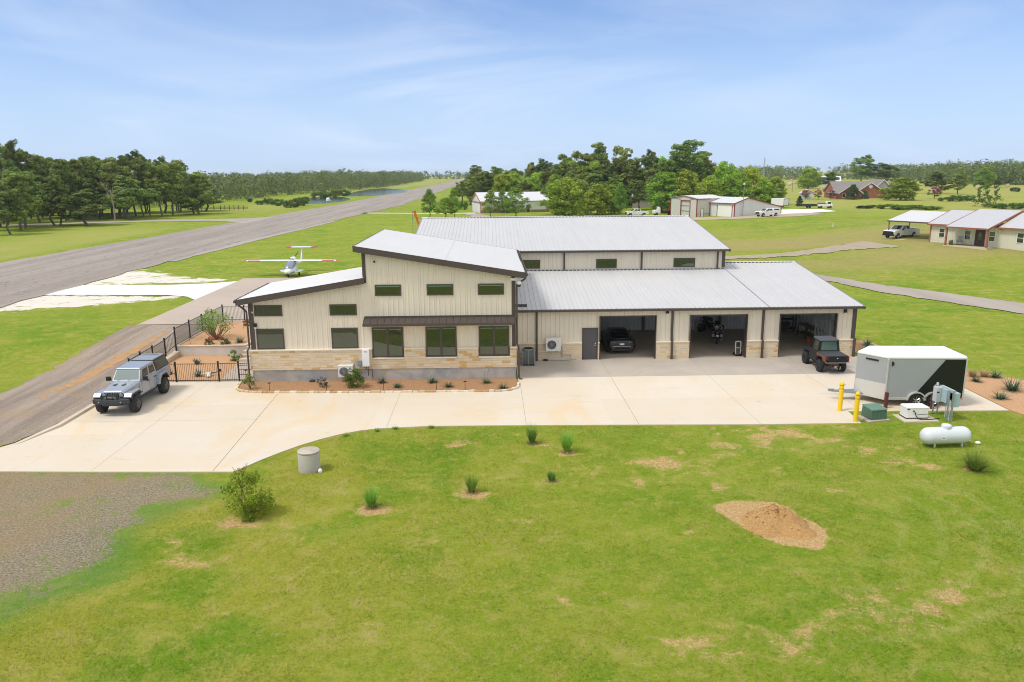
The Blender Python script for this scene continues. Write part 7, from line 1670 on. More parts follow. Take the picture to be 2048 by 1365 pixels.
# ranch house: u along its front (to the right), -v towards the camera
def ranch():
    z = 2.0; t = thing('ranch_house', 'low cream ranch house with pale metal roofs, rust trim and a porch', 'house', (63.05, 63.02, z), math.atan2(-.873, .487))
    # local axes: +x = along front to the right, +y = inward
    mb = MB()
    for a, b, y0 in ((0, 3.7, 0), (3.7, 9.2, .0), (9.2, 19, 0)): mb.box(a, b, y0, y0 + 10, -2.2, 2.62); ribs_x(mb, a, b, y0, 0, 2.6, pitch=.30, d=.02)
    mb.build('wall', SIDING_R, t)
    E = 2.72
    def rf(u0, u1, y0, y1, z0, z1, n):
        roof_sheet('roof', ROOF_G if False else M('ranch_roof', 'bfbfc1', .5, .05, var=.06), (u0, y0, z0), (u1, y0, z0), (u1, y1, z1), (u0, y1, z1), n, parent=t)
        roof_sheet('roof', M('ranch_roof', 'bfbfc1', .5, .05, var=.06), (u0, 2 * y1 - y0, z0), (u1, 2 * y1 - y0, z0), (u1, y1 + .01, z1), (u0, y1 + .01, z1), n, parent=t)
        mb = MB(); mb.box(u0, u1, y0 - .1, y0 - .003, z0 - .2, z0 - .01)
        for u in (u0, u1): mb.hexa([(u - .04, y0 - .1, z0 - .2), (u + .04, y0 - .1, z0 - .2), (u + .04, y1, z1 - .2), (u - .04, y1, z1 - .2), (u - .04, y0 - .1, z0 + .03), (u + .04, y0 - .1, z0 + .03), (u + .04, y1, z1 + .03), (u - .04, y1, z1 + .03)])
        mb.build('fascia', RUSTT, t)
    rf(-.25, 3.45, -.4, 5.2, E, E + 1.75, 10); rf(3.55, 9.3, -2.5, 5.4, E - .1, E + 2.0, 18); rf(9.4, 19.2, -.4, 5.2, E, E + 1.75, 30)
    for (a, b, c, d) in ((1.3, 2.15, .85, 2.15), (4.9, 5.75, .75, 2.1), (8.1, 8.95, .75, 2.1), (11.6, 12.5, .8, 2.15)): window(t, a, b, c, d, 0, fw=.07, pane=PANE, frame=WHITE); mb = MB(); mb.box(a + .05, b - .05, -.07, .0, (c + d) / 2 - .03, (c + d) / 2 + .03); mb.build('glazing_bar', WHITE, t)
    d = sub('door', t); mb = MB(); mb.box(6.45, 7.5, -.05, .03, .1, 2.2); mb.build('door_panel', M('dark_wood', '4a3226', .5, var=.3), d); mb = MB(); mb.lathe([(.02, -.062), (.24, -.06), (.24, -.055), (.02, -.055)], 16, (6.98, 0, 1.35), 'y'); mb.v = [(x, y, 1.35 + (q - 1.35) * 2.2) for x, y, q in mb.v]; mb.build('door_glass', PANE, d); mb = MB(); mb.box(6.33, 6.45, -.08, .03, 0, 2.3); mb.box(7.5, 7.62, -.08, .03, 0, 2.3); mb.box(6.45, 7.5, -.08, .03, 2.2, 2.3); mb.build('door_frame', M('dark_wood', '4a3226', .5, var=.3), d)
    mb = MB(); mb.box(3.5, 9.3, -2.5, -.01, -.6, .05); mb.build('porch_slab', KERB, t)
    for x, y in ((3.7, -2.35), (9.15, -2.35)):
        mb = MB(); mb.box(x - .1, x + .1, y - .1, y + .1, -.4, E - .3); mb.build('porch_post', RUSTT, t)
    for x in (0.02, 12.98): 
        mb = MB(); mb.box(x - .06, x + .14, -.04, .1, -.3, E - .1); mb.build('corner_trim', RUSTT, t)
    for x in (5.9, 8.0 - .1 + 1.6):
        w = sub('wall_lamp', t); mb = MB(); mb.sphere((x - 1.6 if x < 6 else x, -.15, 2.25), .12, .12, .16, 10, 6); mb.build('shade', LENS, w); mb = MB(); mb.cbox((x - 1.6 if x < 6 else x, -.06, 2.3), (.12, .12, .2)); mb.build('bracket', BLACK, w)
    # carport
    c = thing('carport', 'open carport with flat-sloped white metal roof beside the ranch house', 'carport', (63.05, 63.02, z), math.atan2(-.873, .487))
    roof_sheet('roof', ROOF_W, (-7.4, 1.2, E + .05), (-.35, 1.2, E + .05), (-.35, 6.8, E + 1.35), (-7.4, 6.8, E + 1.35), 22, parent=c); mb = MB(); mb.box(-7.4, -.35, 1.08, 1.197, E - .15, E + .03); mb.hexa([(-7.45, 1.1, E - .15), (-7.4, 1.1, E - .15), (-7.4, 6.8, E + 1.15), (-7.45, 6.8, E + 1.15), (-7.45, 1.1, E + .05), (-7.4, 1.1, E + .05), (-7.4, 6.8, E + 1.38), (-7.45, 6.8, E + 1.38)]); mb.build('beam', M('carport_steel', '5d4a44', .6), c)
    for x, y in ((-7.25, 1.3), (-7.25, 6.6), (-3.7, 6.6), (-.5, 1.3)):
        mb = MB(); mb.box(x - .06, x + .06, y - .06, y + .06, -.8, E + (.0 if y < 2 else 1.2)); mb.build('post', M('carport_post', '8a5a4c', .6), c)
    mb = MB(); mb.box(-7.5, -.02, .9, 7.5, -1.2, .05); mb.build('slab', KERB, c)
    def W(u, v): return (63.05 + u * .487 + v * .873, 63.02 - u * .873 + v * .487)
    p = W(4.7, -.8); r = thing('rocking_chair', 'grey rocking chair on the ranch house porch', 'chair', (p[0], p[1], z + .05), math.atan2(-.873, .487) + .3); GC = M('grey_wood', '8b9098', .6)
    mb = MB(); mb.box(-.28, .28, -.25, .25, .42, .46); mb.build('seat', GC, r); mb = MB()
    for k in range(6): mb.box(-.27 + k * .1, -.22 + k * .1, .25, .28, .46, 1.15)
    mb.box(-.3, .3, .25, .29, 1.1, 1.17); mb.build('backrest', GC, r)
    for s in (-.3, .3):
        mb = MB(); mb.box(s - .03, s + .03, -.3, .3, .64, .67); mb.path([(s, -.4, .1), (s, 0, .03), (s, .4, .1)], .025, 5); mb.tube((s, -.25, .06), (s, -.25, .64), .022, 5); mb.tube((s, .25, .06), (s, .25, .64), .022, 5); mb.build('rocker', GC, r)
    p = W(4.05, -1.6); r = thing('flower_planter', 'round planter with leafy flowers beside the rocking chair', 'planter', (p[0], p[1], z + .05)); mb = MB(); mb.lathe([(.2, 0), (.3, .3), (.32, .36), (.27, .36), (.25, .3)], 16); mb.build('pot', M('pot_brown', '6f5a44', .8), r, smooth=40); rs = np.random.RandomState(1); link(bpy.data.objects.new('foliage', quads_mesh('foliage', *leaf_cloud(rs, np.array([(0, 0, .5), (.15, .1, .55), (-.15, 0, .5)]), np.full(3, .22), 50, .07), BM[0].materials[0])), r)
    p = W(-6.2, 2.6); pickup('white crew cab pickup with black grille guard parked under the carport', (p[0] + 2.2, p[1] + 1.6, z + .05), math.atan2(-.487, -.873) - .05, bull=True)
ranch()
# metal barn with red trim
def barn():
    a = R(28); o = (51.6, 145.4, .95); t = thing('metal_barn', 'grey metal barn with red trim, white roof and an open end door', 'barn', o, a)
    mb = MB(); mb.prism([(0, -1), (9.6, -1), (9.6, 4.55), (4.8, 5.15), (0, 4.55)], 'x', 0.15, 9.5); 
    # end wall facing left with its open doorway
    mb.box(-.0, .15, 0, 2.4, -1, 4.55); mb.box(0, .15, 5.8, 9.6, -1, 4.55); mb.prism([(0, 4.55), (2.4, 4.0), (5.8, 4.0), (9.6, 4.55), (4.8, 5.15)], 'x', 0, .15)
    ribs_x(mb, .1, 4.6, 0, 0, 4.5, pitch=.4, d=.03); mb.build('wall', SIDING_G, t)
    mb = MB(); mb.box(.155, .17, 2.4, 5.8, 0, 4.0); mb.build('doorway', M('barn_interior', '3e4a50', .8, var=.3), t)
    for z in (1.3, 2.6):
        mb = MB(); mb.box(.10, .15, 2.4, 5.8, z, z + .12); mb.build('interior_girt', M('girt_steel', '2f3436', .6), t)
    mb = MB(); mb.prism([(4.4, -1), (20.6, -1), (20.6, 2.3), (8.9, 4.75), (4.4, 3.6)], 'y', -8.3, -.0); mb.build('wall', SIDING_W, t)
    def gable(y0, y1):
        roof_sheet('roof', ROOF_W, (4.1, y1, 3.58), (4.1, y0, 3.58), (8.9, y0, 4.88), (8.9, y1, 4.88), 24, parent=t); roof_sheet('roof', ROOF_W, (20.9, y0, 2.28), (20.9, y1, 2.28), (8.91, y1, 4.88), (8.91, y0, 4.88), 24, parent=t)
    gable(-8.5, 5)
    roof_sheet('roof', ROOF_W, (-.25, -.3, 4.55), (9.5, -.3, 4.55), (9.5, 4.8, 5.25), (-.25, 4.8, 5.25), 24, parent=t); roof_sheet('roof', ROOF_W, (-.25, 9.9, 4.55), (9.5, 9.9, 4.55), (9.5, 4.81, 5.25), (-.25, 4.81, 5.25), 24, parent=t)
    mb = MB()
    def bar(p, q, w=.14): mb.tube(p, q, w, 4)
    bar((0, 0, -.8), (0, 0, 4.5)); bar((0, 9.6, -.8), (0, 9.6, 4.5)); bar((-.1, -.2, 4.5), (-.1, 4.8, 5.2)); bar((-.1, 4.8, 5.2), (-.1, 9.8, 4.5)); bar((-.1, -.2, 4.45), (4.4, -.2, 4.45)); bar((-.04, 2.4, -.5), (-.04, 2.4, 4.0), .11); bar((-.04, 5.8, -.5), (-.04, 5.8, 4.0), .11); bar((-.04, 2.4, 4.0), (-.04, 5.8, 4.0), .11)
    bar((4.4, -8.3, -.8), (4.4, -8.3, 3.6)); bar((4.4, -.05, -.8), (4.4, -.05, 3.6)); bar((4.1, -8.5, 3.5), (8.9, -8.5, 4.8)); bar((8.9, -8.5, 4.8), (20.9, -8.5, 2.2)); bar((4.1, -8.5, 3.48), (4.1, 0, 3.48)); bar((20.6, -8.3, -.8), (20.6, -8.3, 2.2)); bar((4.35, -7.6, -.4), (4.35, -7.6, 3.0), .1); bar((4.35, -2.6, -.4), (4.35, -2.6, 3.0), .1)
    bar((0, -.02, .75), (4.4, -.02, .75), .05)
    mb.build('trim', REDT, t)
    mb = MB(); mb.box(4.36, 4.395, -7.5, -2.7, -.6, 3.0); mb.build('overhead_door', M('door_white', 'ecebe6', .5, var=.03), t)
    d = sub('door', t); mb = MB(); mb.box(1.4, 2.2, -.06, -.0, -.4, 1.95); mb.build('door_panel', WHITE, d); mb = MB(); mb.box(1.3, 1.4, -.07, 0, -.4, 2.05); mb.box(2.2, 2.3, -.07, 0, -.4, 2.05); mb.box(1.4, 2.2, -.07, 0, 1.95, 2.05); mb.build('door_frame', M('rust_frame', '7a4a3c', .6), d)
    for x in (.9,): pass
    p = thing('yard_light_pole', 'slim steel light pole standing against the white barn gable', 'light pole', (61.75, 141.0, hz(61.7, 141)))
    mb = MB(); mb.tube((0, 0, 0), (0, 0, 7.6), .08, 8, .06); mb.build('pole', STEEL, p); mb = MB(); mb.lathe([(.05, 7.5), (.28, 7.6), (.3, 7.75), (.05, 7.85)], 12); mb.build('lamp_head', WHITE, p)
    pickup('white pickup with matching bed topper parked before the barn gable', (67.6, 136.4, hz(67.5, 136)), heading(-1, -.35), topper=True)
barn()
pickup('white crew cab pickup seen above the hangar roof ridge', (40.4, 156.5, hz(40.5, 156.5)), heading(-1, -.12))
def flatbed():
    t = thing('flatbed_truck', 'small flatbed truck with white cab and cluttered bed behind the hangar roof ridge', 'truck', (46.6, 157.5, hz(46, 157)), heading(-1, -.05))
    mb = MB(); mb.loft([[(1.6, -.95, .5), (1.6, .95, .5), (1.6, .95, 1.5), (1.6, -.95, 1.5)], [(3.4, -.95, .5), (3.4, .95, .5), (3.4, .95, 1.3), (3.4, -.95, 1.3)]]); mb.hexa([(1.6, -.9, 1.5), (2.8, -.9, 1.4), (2.8, .9, 1.4), (1.6, .9, 1.5), (1.7, -.8, 2.2), (2.4, -.8, 2.2), (2.4, .8, 2.2), (1.7, .8, 2.2)]); mb.build('cab', WHITE, t, bevel=.05)
    mb = MB(); mb.panel([(2.8, -.9, 1.4), (2.8, .9, 1.4), (2.4, .8, 2.2), (2.4, -.8, 2.2)], .08, .92, .1, .9); mb.build('windscreen', GLASSD, t); mb = MB(); mb.box(-2.2, 1.4, -1.1, 1.1, .9, 1.02); mb.box(1.35, 1.45, -1.1, 1.1, 1.02, 1.9); mb.build('flat_bed', BLACK, t)
    mb = MB(); mb.box(-.3, 1.0, -.7, .7, 1.02, 1.55); mb.tube((-1.2, -.5, 1.25), (-.5, .5, 1.25), .2, 8); mb.build('cargo', M('rusty_cargo', '7a4438', .8, var=.4), t)
    for x in (-1.2, 2.6):
        for y in (-.85, .85): wheel(t, x, y, .4, .26, .58, RIM, 14, 5)
flatbed()
t = thing('orange_tractor', 'small orange tractor half hidden behind the barn corner', 'tractor', (51.6, 158.6, hz(51, 158)), R(170)); OR = M('tractor_orange', 'c2501c', .5)
mb = MB(); mb.hexa([(-.3, -.35, .5), (1.3, -.28, .5), (1.3, .28, .5), (-.3, .35, .5), (-.3, -.3, 1.1), (1.2, -.24, 1.0), (1.2, .24, 1.0), (-.3, .3, 1.1)]); mb.build('hood', OR, t, bevel=.05); mb = MB(); mb.box(-.8, -.35, -.25, .25, .9, 1.0); mb.box(-.85, -.78, -.25, .25, 1.0, 1.4); mb.build('seat', BLACK, t)
for x, r in ((-.6, .55), (1.0, .35)):
    for y in (-.6, .6): wheel(t, x, y, r, .3, .5, M('tractor_rim', 'd0c8b0', .5), 14, 5)
# white hangar with stone base among the trees
def lhangar():
    t = thing('white_hangar', 'white gabled hangar with red-edged roof and brown stone base among the trees', 'hangar', (-2.47, 178.66, .65), R(12))
    mb = MB(); mb.prism([(0, -.5), (13.4, -.5), (13.4, 3.4), (6.7, 5.6), (0, 3.4)], 'x', 0, 20.5); ribs_x(mb, 0, 20.5, 0, 0, 3.4, pitch=.45, d=.03); mb.build('wall', SIDING_W, t)
    roof_sheet('roof', ROOF_W, (-.3, -.4, 3.35), (20.8, -.4, 3.35), (20.8, 6.7, 5.75), (-.3, 6.7, 5.75), 40, parent=t); roof_sheet('roof', ROOF_W, (-.3, 13.8, 3.35), (20.8, 13.8, 3.35), (20.8, 6.71, 5.75), (-.3, 6.71, 5.75), 40, parent=t)
    mb = MB(); mb.tube((-.32, -.4, 3.28), (-.32, 6.7, 5.68), .13, 4); mb.tube((-.32, 6.7, 5.68), (-.32, 13.8, 3.28), .13, 4); mb.tube((-.05, 0, -.3), (-.05, 0, 3.3), .12, 4); mb.tube((-.05, 13.4, -.3), (-.05, 13.4, 3.3), .12, 4); mb.build('trim', M('salmon_trim', 'b5604c', .6), t)
    mb = MB(); mb.box(-.12, -.005, 1.0, 12.4, -.3, 2.7); mb.build('hangar_door', M('door_pale', 'dedcdb', .5, var=.05), t); mb = MB(); mb.box(-.16, -.0, .9, 12.5, 2.7, 3.1); mb.build('door_header', M('header_grey', '7c7570', .6), t)
    mb = MB(); mb.box(0.1, 20.5, -.12, -.0, -.3, .75); mb.build('stone_base', M('brown_stone', '8a7058', .9, var=.35, scale=2.5, bump=.4), t)
    for x in (7.5, 13.6):
        d = sub('door', t); mb = MB(); mb.box(x, x + 1.1, -.14, 0, -.3, 2.2); mb.build('door_panel', M('dark_green_door', '2f3a38', .4), d); mb = MB(); mb.box(x - .1, x, -.16, 0, -.3, 2.3); mb.box(x + 1.1, x + 1.2, -.16, 0, -.3, 2.3); mb.box(x, x + 1.1, -.16, 0, 2.2, 2.3); mb.build('door_frame', WHITE, d)
lhangar()
def gable_house(name, label, cat, o, ang, L, W, he, hr, wall, roofm, eave=.4, door=None):
    t = thing(name, label, cat, o, ang); mb = MB(); mb.prism([(0, -1), (W, -1), (W, he), (W / 2, hr), (0, he)], 'x', 0, L); mb.build('wall', wall, t); sl = (hr - he) / (W / 2)
    for a, b in ((-eave, W / 2), (W + eave, W / 2)):
        mb = MB(); z = he - sl * eave; y0, y1 = a, b; mb.hexa([(-eave, y0, z + .02), (L + eave, y0, z + .02), (L + eave, y1, hr + .02), (-eave, y1, hr + .02), (-eave, y0, z + .16), (L + eave, y0, z + .16), (L + eave, y1, hr + .16), (-eave, y1, hr + .16)]); mb.build('roof', roofm, t)
    return t
def mat_brick():
    m, nt, b, out = new_mat('red_brick'); g = NG(nt); co = g.coord('Object'); n1 = g.noise(g.coord('Object', (1, 1, 3)), 2.5, 4, .7); n2 = g.noise(co, .8, 3)
    g.L(g.mix(g.ramp(n1, .35, .7), g.mix(n2, lin('7d4438'), lin('9a5a48')), lin('a9715e')), b.inputs['Base Color']); b.inputs['Roughness'].default_value = .9; return m
BRICK = mat_brick(); SHING = M('grey_shingle', '857f78', .95, var=.15, scale=2, bump=.3); SHINGL = M('pale_gable', 'b3aea6', .8, var=.1)
def brickhouse():
    t = thing('brick_house', 'red brick house with grey gabled roofs and white trim beyond the field', 'house', (128.0, 234.1, 1.75), R(-5))
    def wing(x0, x1, y0, y1, he, hr, wall, along):
        mb = MB()
        if along == 'y':   # gable faces -y
            xm = (x0 + x1) / 2; mb.prism([(x0, -1), (x1, -1), (x1, he), (xm, hr), (x0, he)], 'y', y0, y1); mb.build('wall', wall, t); sl = (hr - he) / (xm - x0)
            for a, b in ((x0 - .5, xm), (x1 + .5, xm)):
                mb = MB(); z = he - sl * .5; mb.hexa([(a, y0 - .5, z + .02), (b, y0 - .5, hr + .02), (b, y1, hr + .02), (a, y1, z + .02), (a, y0 - .5, z + .2), (b, y0 - .5, hr + .2), (b, y1, hr + .2), (a, y1, z + .2)]); mb.build('roof', SHING, t)
                mb = MB(); mb.hexa([(a, y0 - .56, z - .08), (b, y0 - .56, hr - .1), (b, y0 - .5, hr - .1), (a, y0 - .5, z - .08), (a, y0 - .56, z + .2), (b, y0 - .56, hr + .2), (b, y0 - .5, hr + .2), (a, y0 - .5, z + .2)]); mb.build('fascia', WHITE, t)
        else:
            ym = (y0 + y1) / 2; mb.prism([(y0, -1), (y1, -1), (y1, he), (ym, hr), (y0, he)], 'x', x0, x1); mb.build('wall', wall, t); sl = (hr - he) / (ym - y0)
            for a, b in ((y0 - .5, ym), (y1 + .5, ym)):
                mb = MB(); z = he - sl * .5; mb.hexa([(x0 - .4, a, z + .02), (x1 + .4, a, z + .02), (x1 + .4, b, hr + .02), (x0 - .4, b, hr + .02), (x0 - .4, a, z + .2), (x1 + .4, a, z + .2), (x1 + .4, b, hr + .2), (x0 - .4, b, hr + .2)]); mb.build('roof', SHING, t)
    wing(0, 8, 0, 11, 2.3, 5.1, BRICK, 'y'); wing(9.5, 19.5, 9, 20, 2.4, 5.7, BRICK, 'y'); wing(2, 25, 10, 22, 2.4, 6.0, BRICK, 'x'); wing(16.5, 24, 12, 24, 3.0, 6.7, SHINGL, 'y')
    mb = MB(); mb.lathe([(.02, 8.93), (.7, 8.94), (.7, 9.0), (.02, 9.0)], 20, (14.5, 0, 4.3), 'y'); mb.build('gable_vent', WHITE, t)
    for a in (-.2, 3.4): window(t, a + 1.2, a + 2.4, .6, 2.0, -.0, fw=.1, frame=WHITE)
    window(t, 21.2, 22.6, .8, 2.2, 10.0, fw=.1, frame=WHITE)
brickhouse()
gable_house('garden_shed', 'pale garden shed between the pink crape myrtles', 'shed', (119.5, 236.5, 1.75), R(75), 4.5, 4.2, 2.3, 3.4, SIDING_W, ROOF_W)
gable_house('farmhouse', 'far pale farmhouse with light roof among distant trees', 'house', (236, 498, 1.75), R(-20), 12, 9, 2.8, 6.0, M('farmhouse_wall', 'c9c5bc', .8), M('farmhouse_roof', 'd9dde0', .5))
gable_house('cabin', 'weathered grey cabin glimpsed between the trunks behind the white pickup', 'cabin', (45.5, 199, .9), R(-15), 7, 6, 3.0, 5.4, M('cabin_wall', '8f8a80', .9, var=.25), M('cabin_roof', '9a948a', .8))
def box_trailer():
    t = thing('box_trailer', 'white box trailer with black-edged rear door on the white lot', 'trailer', (85.4, 174.6, 1.8), R(28)); mb = MB(); mb.box(-1.1, 1.1, 0, 4.6, .5, 2.5); mb.build('body', WHITE, t, bevel=.05); mb = MB(); mb.box(-1.1, -.98, -.06, .0, .5, 2.5); mb.box(.98, 1.1, -.06, 0, .5, 2.5); mb.box(-.98, .98, -.06, 0, 2.38, 2.5); mb.box(-.98, .98, -.06, 0, .5, .6); mb.build('door_frame', BLACK, t); mb = MB(); mb.box(-.1, .1, 4.6, 6.0, .45, .6); mb.build('tow_bar', STEEL, t)
    for y in (2.0, 2.9):
        for x in (-1.0, 1.0):
            mb = MB(); mb.lathe([(.05, x - .1), (.34, x - .1), (.34, x + .1), (.05, x + .1)], 14, (0, y, .34), 'x'); mb.build('wheel', RUBBER, t)
box_trailer()
t = thing('utility_trailer', 'dark green open utility trailer with mesh ramp beside the white box trailer', 'trailer', (89.0, 170.5, 1.78), R(-5)); DG = M('trailer_green', '2b3b36', .6)
mb = MB(); mb.box(-1.6, 3.4, -1, 1, .5, .6); mb.box(-1.6, 3.4, -1, -.95, .6, 1.1); mb.box(-1.6, 3.4, .95, 1, .6, 1.1); mb.build('bed', DG, t); mb = MB()
for k in range(8): mb.box(-1.62, -1.58, -1 + k * .28, -.96 + k * .28, .6, 1.9)
mb.box(-1.63, -1.57, -1, 1, 1.85, 1.92); mb.box(-1.63, -1.57, -1, 1, 1.2, 1.26); mb.build('ramp', BLACK, t)
for y in (-1.1, 1.1):
    mb = MB(); mb.lathe([(.05, y - .1), (.34, y - .1), (.34, y + .1), (.05, y + .1)], 14, (1.2, 0, .34), 'y'); mb.build('wheel', RUBBER, t)
t = thing('farm_truck', 'small white service truck with open bed parked beside the utility trailer', 'truck', (93.4, 168.8, 1.78), R(-4))
mb = MB(); mb.box(-1.2, 2.6, -.9, .9, .5, 1.15); mb.hexa([(.9, -.85, 1.15), (2.4, -.85, 1.15), (2.4, .85, 1.15), (.9, .85, 1.15), (1.1, -.7, 1.85), (2.1, -.7, 1.85), (2.1, .7, 1.85), (1.1, .7, 1.85)]); mb.build('body', WHITE, t, bevel=.05); mb = MB(); mb.box(1.15, 2.05, -.86, -.7, 1.25, 1.75); mb.build('window', GLASSD, t); mb = MB(); mb.box(-1.1, .8, -.8, .8, 1.15, 1.5); mb.build('cargo', M('farm_cargo', '6e6a60', .8, var=.4), t)
for x in (-.6, 2.0):
    for y in (-.8, .8): wheel(t, x, y, .36, .24, .58, RIM, 14, 5)
t = thing('spare_implement', 'small dark farm implement standing in the field right of the trailers', 'implement', (103.5, 165.5, 1.78)); mb = MB(); mb.box(-1.2, 1.2, -.06, .06, .6, .72); mb.box(-1.2, 1.2, .5, .6, .5, .6)
for k in range(7): mb.tube((-1.1 + k * .36, 0, .66), (-1.1 + k * .36, .3, .05), .04, 5)
mb.build('frame', BLACK, t); mb = MB(); mb.tube((0, 0, .7), (0, -.9, .5), .05, 6); mb.build('hitch', BLACK, t)
# hay bales, poles, far fence, fountain
HAY = M('hay', 'c9b78e', 1, var=.2, scale=3, bump=.5, bscale=10)
for k, (x, y) in enumerate([(289.6,690),(238.3,559.1),(214.5,499.4),(206,480),(284.8,659.6),(259.6,605.6),(221,520),(232,540)]):
    mb = MB(); mb.lathe([(.3, -.8), (.85, -.78), (.9, -.6), (.9, .6), (.85, .78), (.3, .8)], 14, (0, 0, .85), 'x'); o = mb.build('hay_bale', HAY, smooth=50); o.location = (x, y, hz(x, y)); o.rotation_euler = (0, 0, rnd.uniform(0, 3)); tag(o, 'round hay bale in the cluster on the far pale field', 'hay bale', 'hay bales on the far field')
for x, y, l in ((271.6, 377.8, 'round hay bale on the right-hand hay field, left of its neighbour'), (300.5, 395.8, 'round hay bale on the right-hand hay field, nearer the right edge'), (182, 372, 'round hay bale beside the dark round tree')):
    mb = MB(); mb.lathe([(.3, -.9), (.95, -.88), (1.0, -.6), (1.0, .6), (.95, .88), (.3, .9)], 14, (0, 0, .95), 'x'); o = mb.build('hay_bale', HAY, smooth=50); o.location = (x, y, hz(x, y)); o.rotation_euler = (0, 0, .6); tag(o, l, 'hay bale', 'hay bales on the right field')
for x, y, h, l in ((150.6, 335.5, 8.0, 'wooden utility pole with lamp left of the pink shrubs'), (250.0, 430.0, 11.0, 'tall pale utility pole behind the brick house')):
    t = thing('utility_pole', l, 'utility pole', (x, y, hz(x, y))); mb = MB(); mb.tube((0, 0, -.3), (0, 0, h), .16, 8, .11); mb.build('pole', M('pole_wood', '8b8176', .9), t); mb = MB(); mb.box(-1.1, 1.1, -.07, .07, h - .7, h - .55); mb.build('crossarm', M('pole_wood', '8b8176', .9), t)
    for s in (-.9, .9):
        mb = MB(); mb.lathe([(.05, h - .55), (.07, h - .45), (.04, h - .38)], 8, (s, 0, 0)); mb.build('insulator', LENS, t)
t = thing('lattice_mast', 'tall grey lattice radio mast rising over the far trees', 'mast', (250, 655, 1.7)); mb = MB(); HM = 20.0
for s in range(3):
    a0 = s * 2.094; a1 = a0 + 2.094; mb.tube((.8 * math.cos(a0), .8 * math.sin(a0), 0), (.55 * math.cos(a0), .55 * math.sin(a0), HM), .14, 5)
    for k in range(12):
        z0, z1 = k * HM / 12, (k + 1) * HM / 12; mb.tube((.8 * math.cos(a0), .8 * math.sin(a0), z0), (.7 * math.cos(a1), .7 * math.sin(a1), z1), .07, 4)
mb.build('lattice', M('mast_grey', 'a9aeb0', .6), t); mb = MB(); mb.tube((0, 0, HM), (0, 0, HM + 2.4), .18, 6); mb.box(-.5, .5, -.5, .5, HM - .2, HM + .2); mb.build('antenna', STEEL, t)
t = thing('board_fence', 'weathered dark board fence with gate at the right end of the left grove', 'fence', (-93, 211, .65)); FW = M('fence_wood', '6f6353', .9, var=.2)
mb = MB()
P_ = [(-15.4, 5), (-8, 3), (-2, 1), (5, -1), (9.6, -1.6), (14.7, -3.2)]
for i in range(5):
    for z in (.45, .85, 1.25): mb.hexa([(P_[i][0], P_[i][1] - .03, z), (P_[i + 1][0], P_[i + 1][1] - .03, z), (P_[i + 1][0], P_[i + 1][1] + .03, z), (P_[i][0], P_[i][1] + .03, z), (P_[i][0], P_[i][1] - .03, z + .14), (P_[i + 1][0], P_[i + 1][1] - .03, z + .14), (P_[i + 1][0], P_[i + 1][1] + .03, z + .14), (P_[i][0], P_[i][1] + .03, z + .14)])
mb.build('rail', FW, t)
for i in range(5):
    for f in (0, .33, .66):
        x = P_[i][0] + (P_[i + 1][0] - P_[i][0]) * f; y = P_[i][1] + (P_[i + 1][1] - P_[i][1]) * f; mb = MB(); mb.box(x - .09, x + .09, y - .09, y + .09, 0, 1.6); mb.build('post', FW, t)
t = thing('pond_fountain', 'small white fountain float spraying in the near pond', 'fountain', (-66.5, 276, .72)); mb = MB(); mb.lathe([(.5, 0), (.55, .12), (.3, .25), (.1, .3)], 14); mb.build('float', WHITE, t); mb = MB(); mb.lathe([(.06, .3), (.25, 1.3), (.55, 1.7), (.75, 1.2), (.85, .3)], 14); mb.build('spray', M('spray_white', 'e8eef0', .6), t)
t = thing('field_marker', 'short white marker post in the dry lawn right of the hangar', 'marker post', (62.5, 93, hz(62.5, 93))); mb = MB(); mb.tube((0, 0, 0), (0, 0, .9), .06, 8); mb.build('post', WHITE, t); mb = MB(); mb.lathe([(.07, .9), (.07, .98), (.02, 1.0)], 8); mb.build('cap', RED, t)
# ------------------------------------------------------------------ camera, light, sky
cd = bpy.data.cameras.new('camera'); co = bpy.data.objects.new('camera', cd); link(co)
cd.sensor_width = 36; cd.lens = 1516.855 / 2048 * 36; cd.clip_end = 9000; cd.clip_start = .2
pi_, ro_, ya_ = R(12.5706), R(-.37206), R(1.6232)
fw = Vector((math.sin(ya_) * math.cos(pi_), math.cos(ya_) * math.cos(pi_), -math.sin(pi_))); r0 = Vector((math.cos(ya_), -math.sin(ya_), 0)); u0 = r0.cross(fw)
r1 = r0 * math.cos(ro_) + u0 * math.sin(ro_); u1 = -r0 * math.sin(ro_) + u0 * math.cos(ro_)
co.matrix_world = Matrix(((r1.x, u1.x, -fw.x, 0), (r1.y, u1.y, -fw.y, -44.558), (r1.z, u1.z, -fw.z, 12.281), (0, 0, 0, 1)))
SC.camera = co
SUN_EL, SUN_AZ = R(58), R(-112)     # azimuth measured from +Y towards +X
sd = bpy.data.lights.new('sun', 'SUN'); so = bpy.data.objects.new('sun', sd); link(so)
sd.energy = 2.1; sd.angle = R(13); sd.color = (1, .96, .90)
dirv = Vector((math.sin(SUN_AZ) * math.cos(SUN_EL), math.cos(SUN_AZ) * math.cos(SUN_EL), math.sin(SUN_EL)))
so.rotation_euler = dirv.to_track_quat('Z', 'Y').to_euler()
w = bpy.data.worlds.new('World'); SC.world = w; w.use_nodes = True; nt = w.node_tree; nt.nodes.clear(); g = NG(nt)
out = g.n('ShaderNodeOutputWorld'); bg = g.n('ShaderNodeBackground'); g.L(bg.outputs[0], out.inputs[0])
sky = g.n('ShaderNodeTexSky'); sky.sky_type = 'NISHITA'; sky.sun_disc = False; sky.sun_elevation = SUN_EL; sky.sun_rotation = SUN_AZ
sky.air_density = 1.0; sky.dust_density = .7; sky.ozone_density = 2.0
tc = g.n('ShaderNodeTexCoord'); sx = g.n('ShaderNodeSeparateXYZ'); g.L(tc.outputs['Generated'], sx.inputs[0])
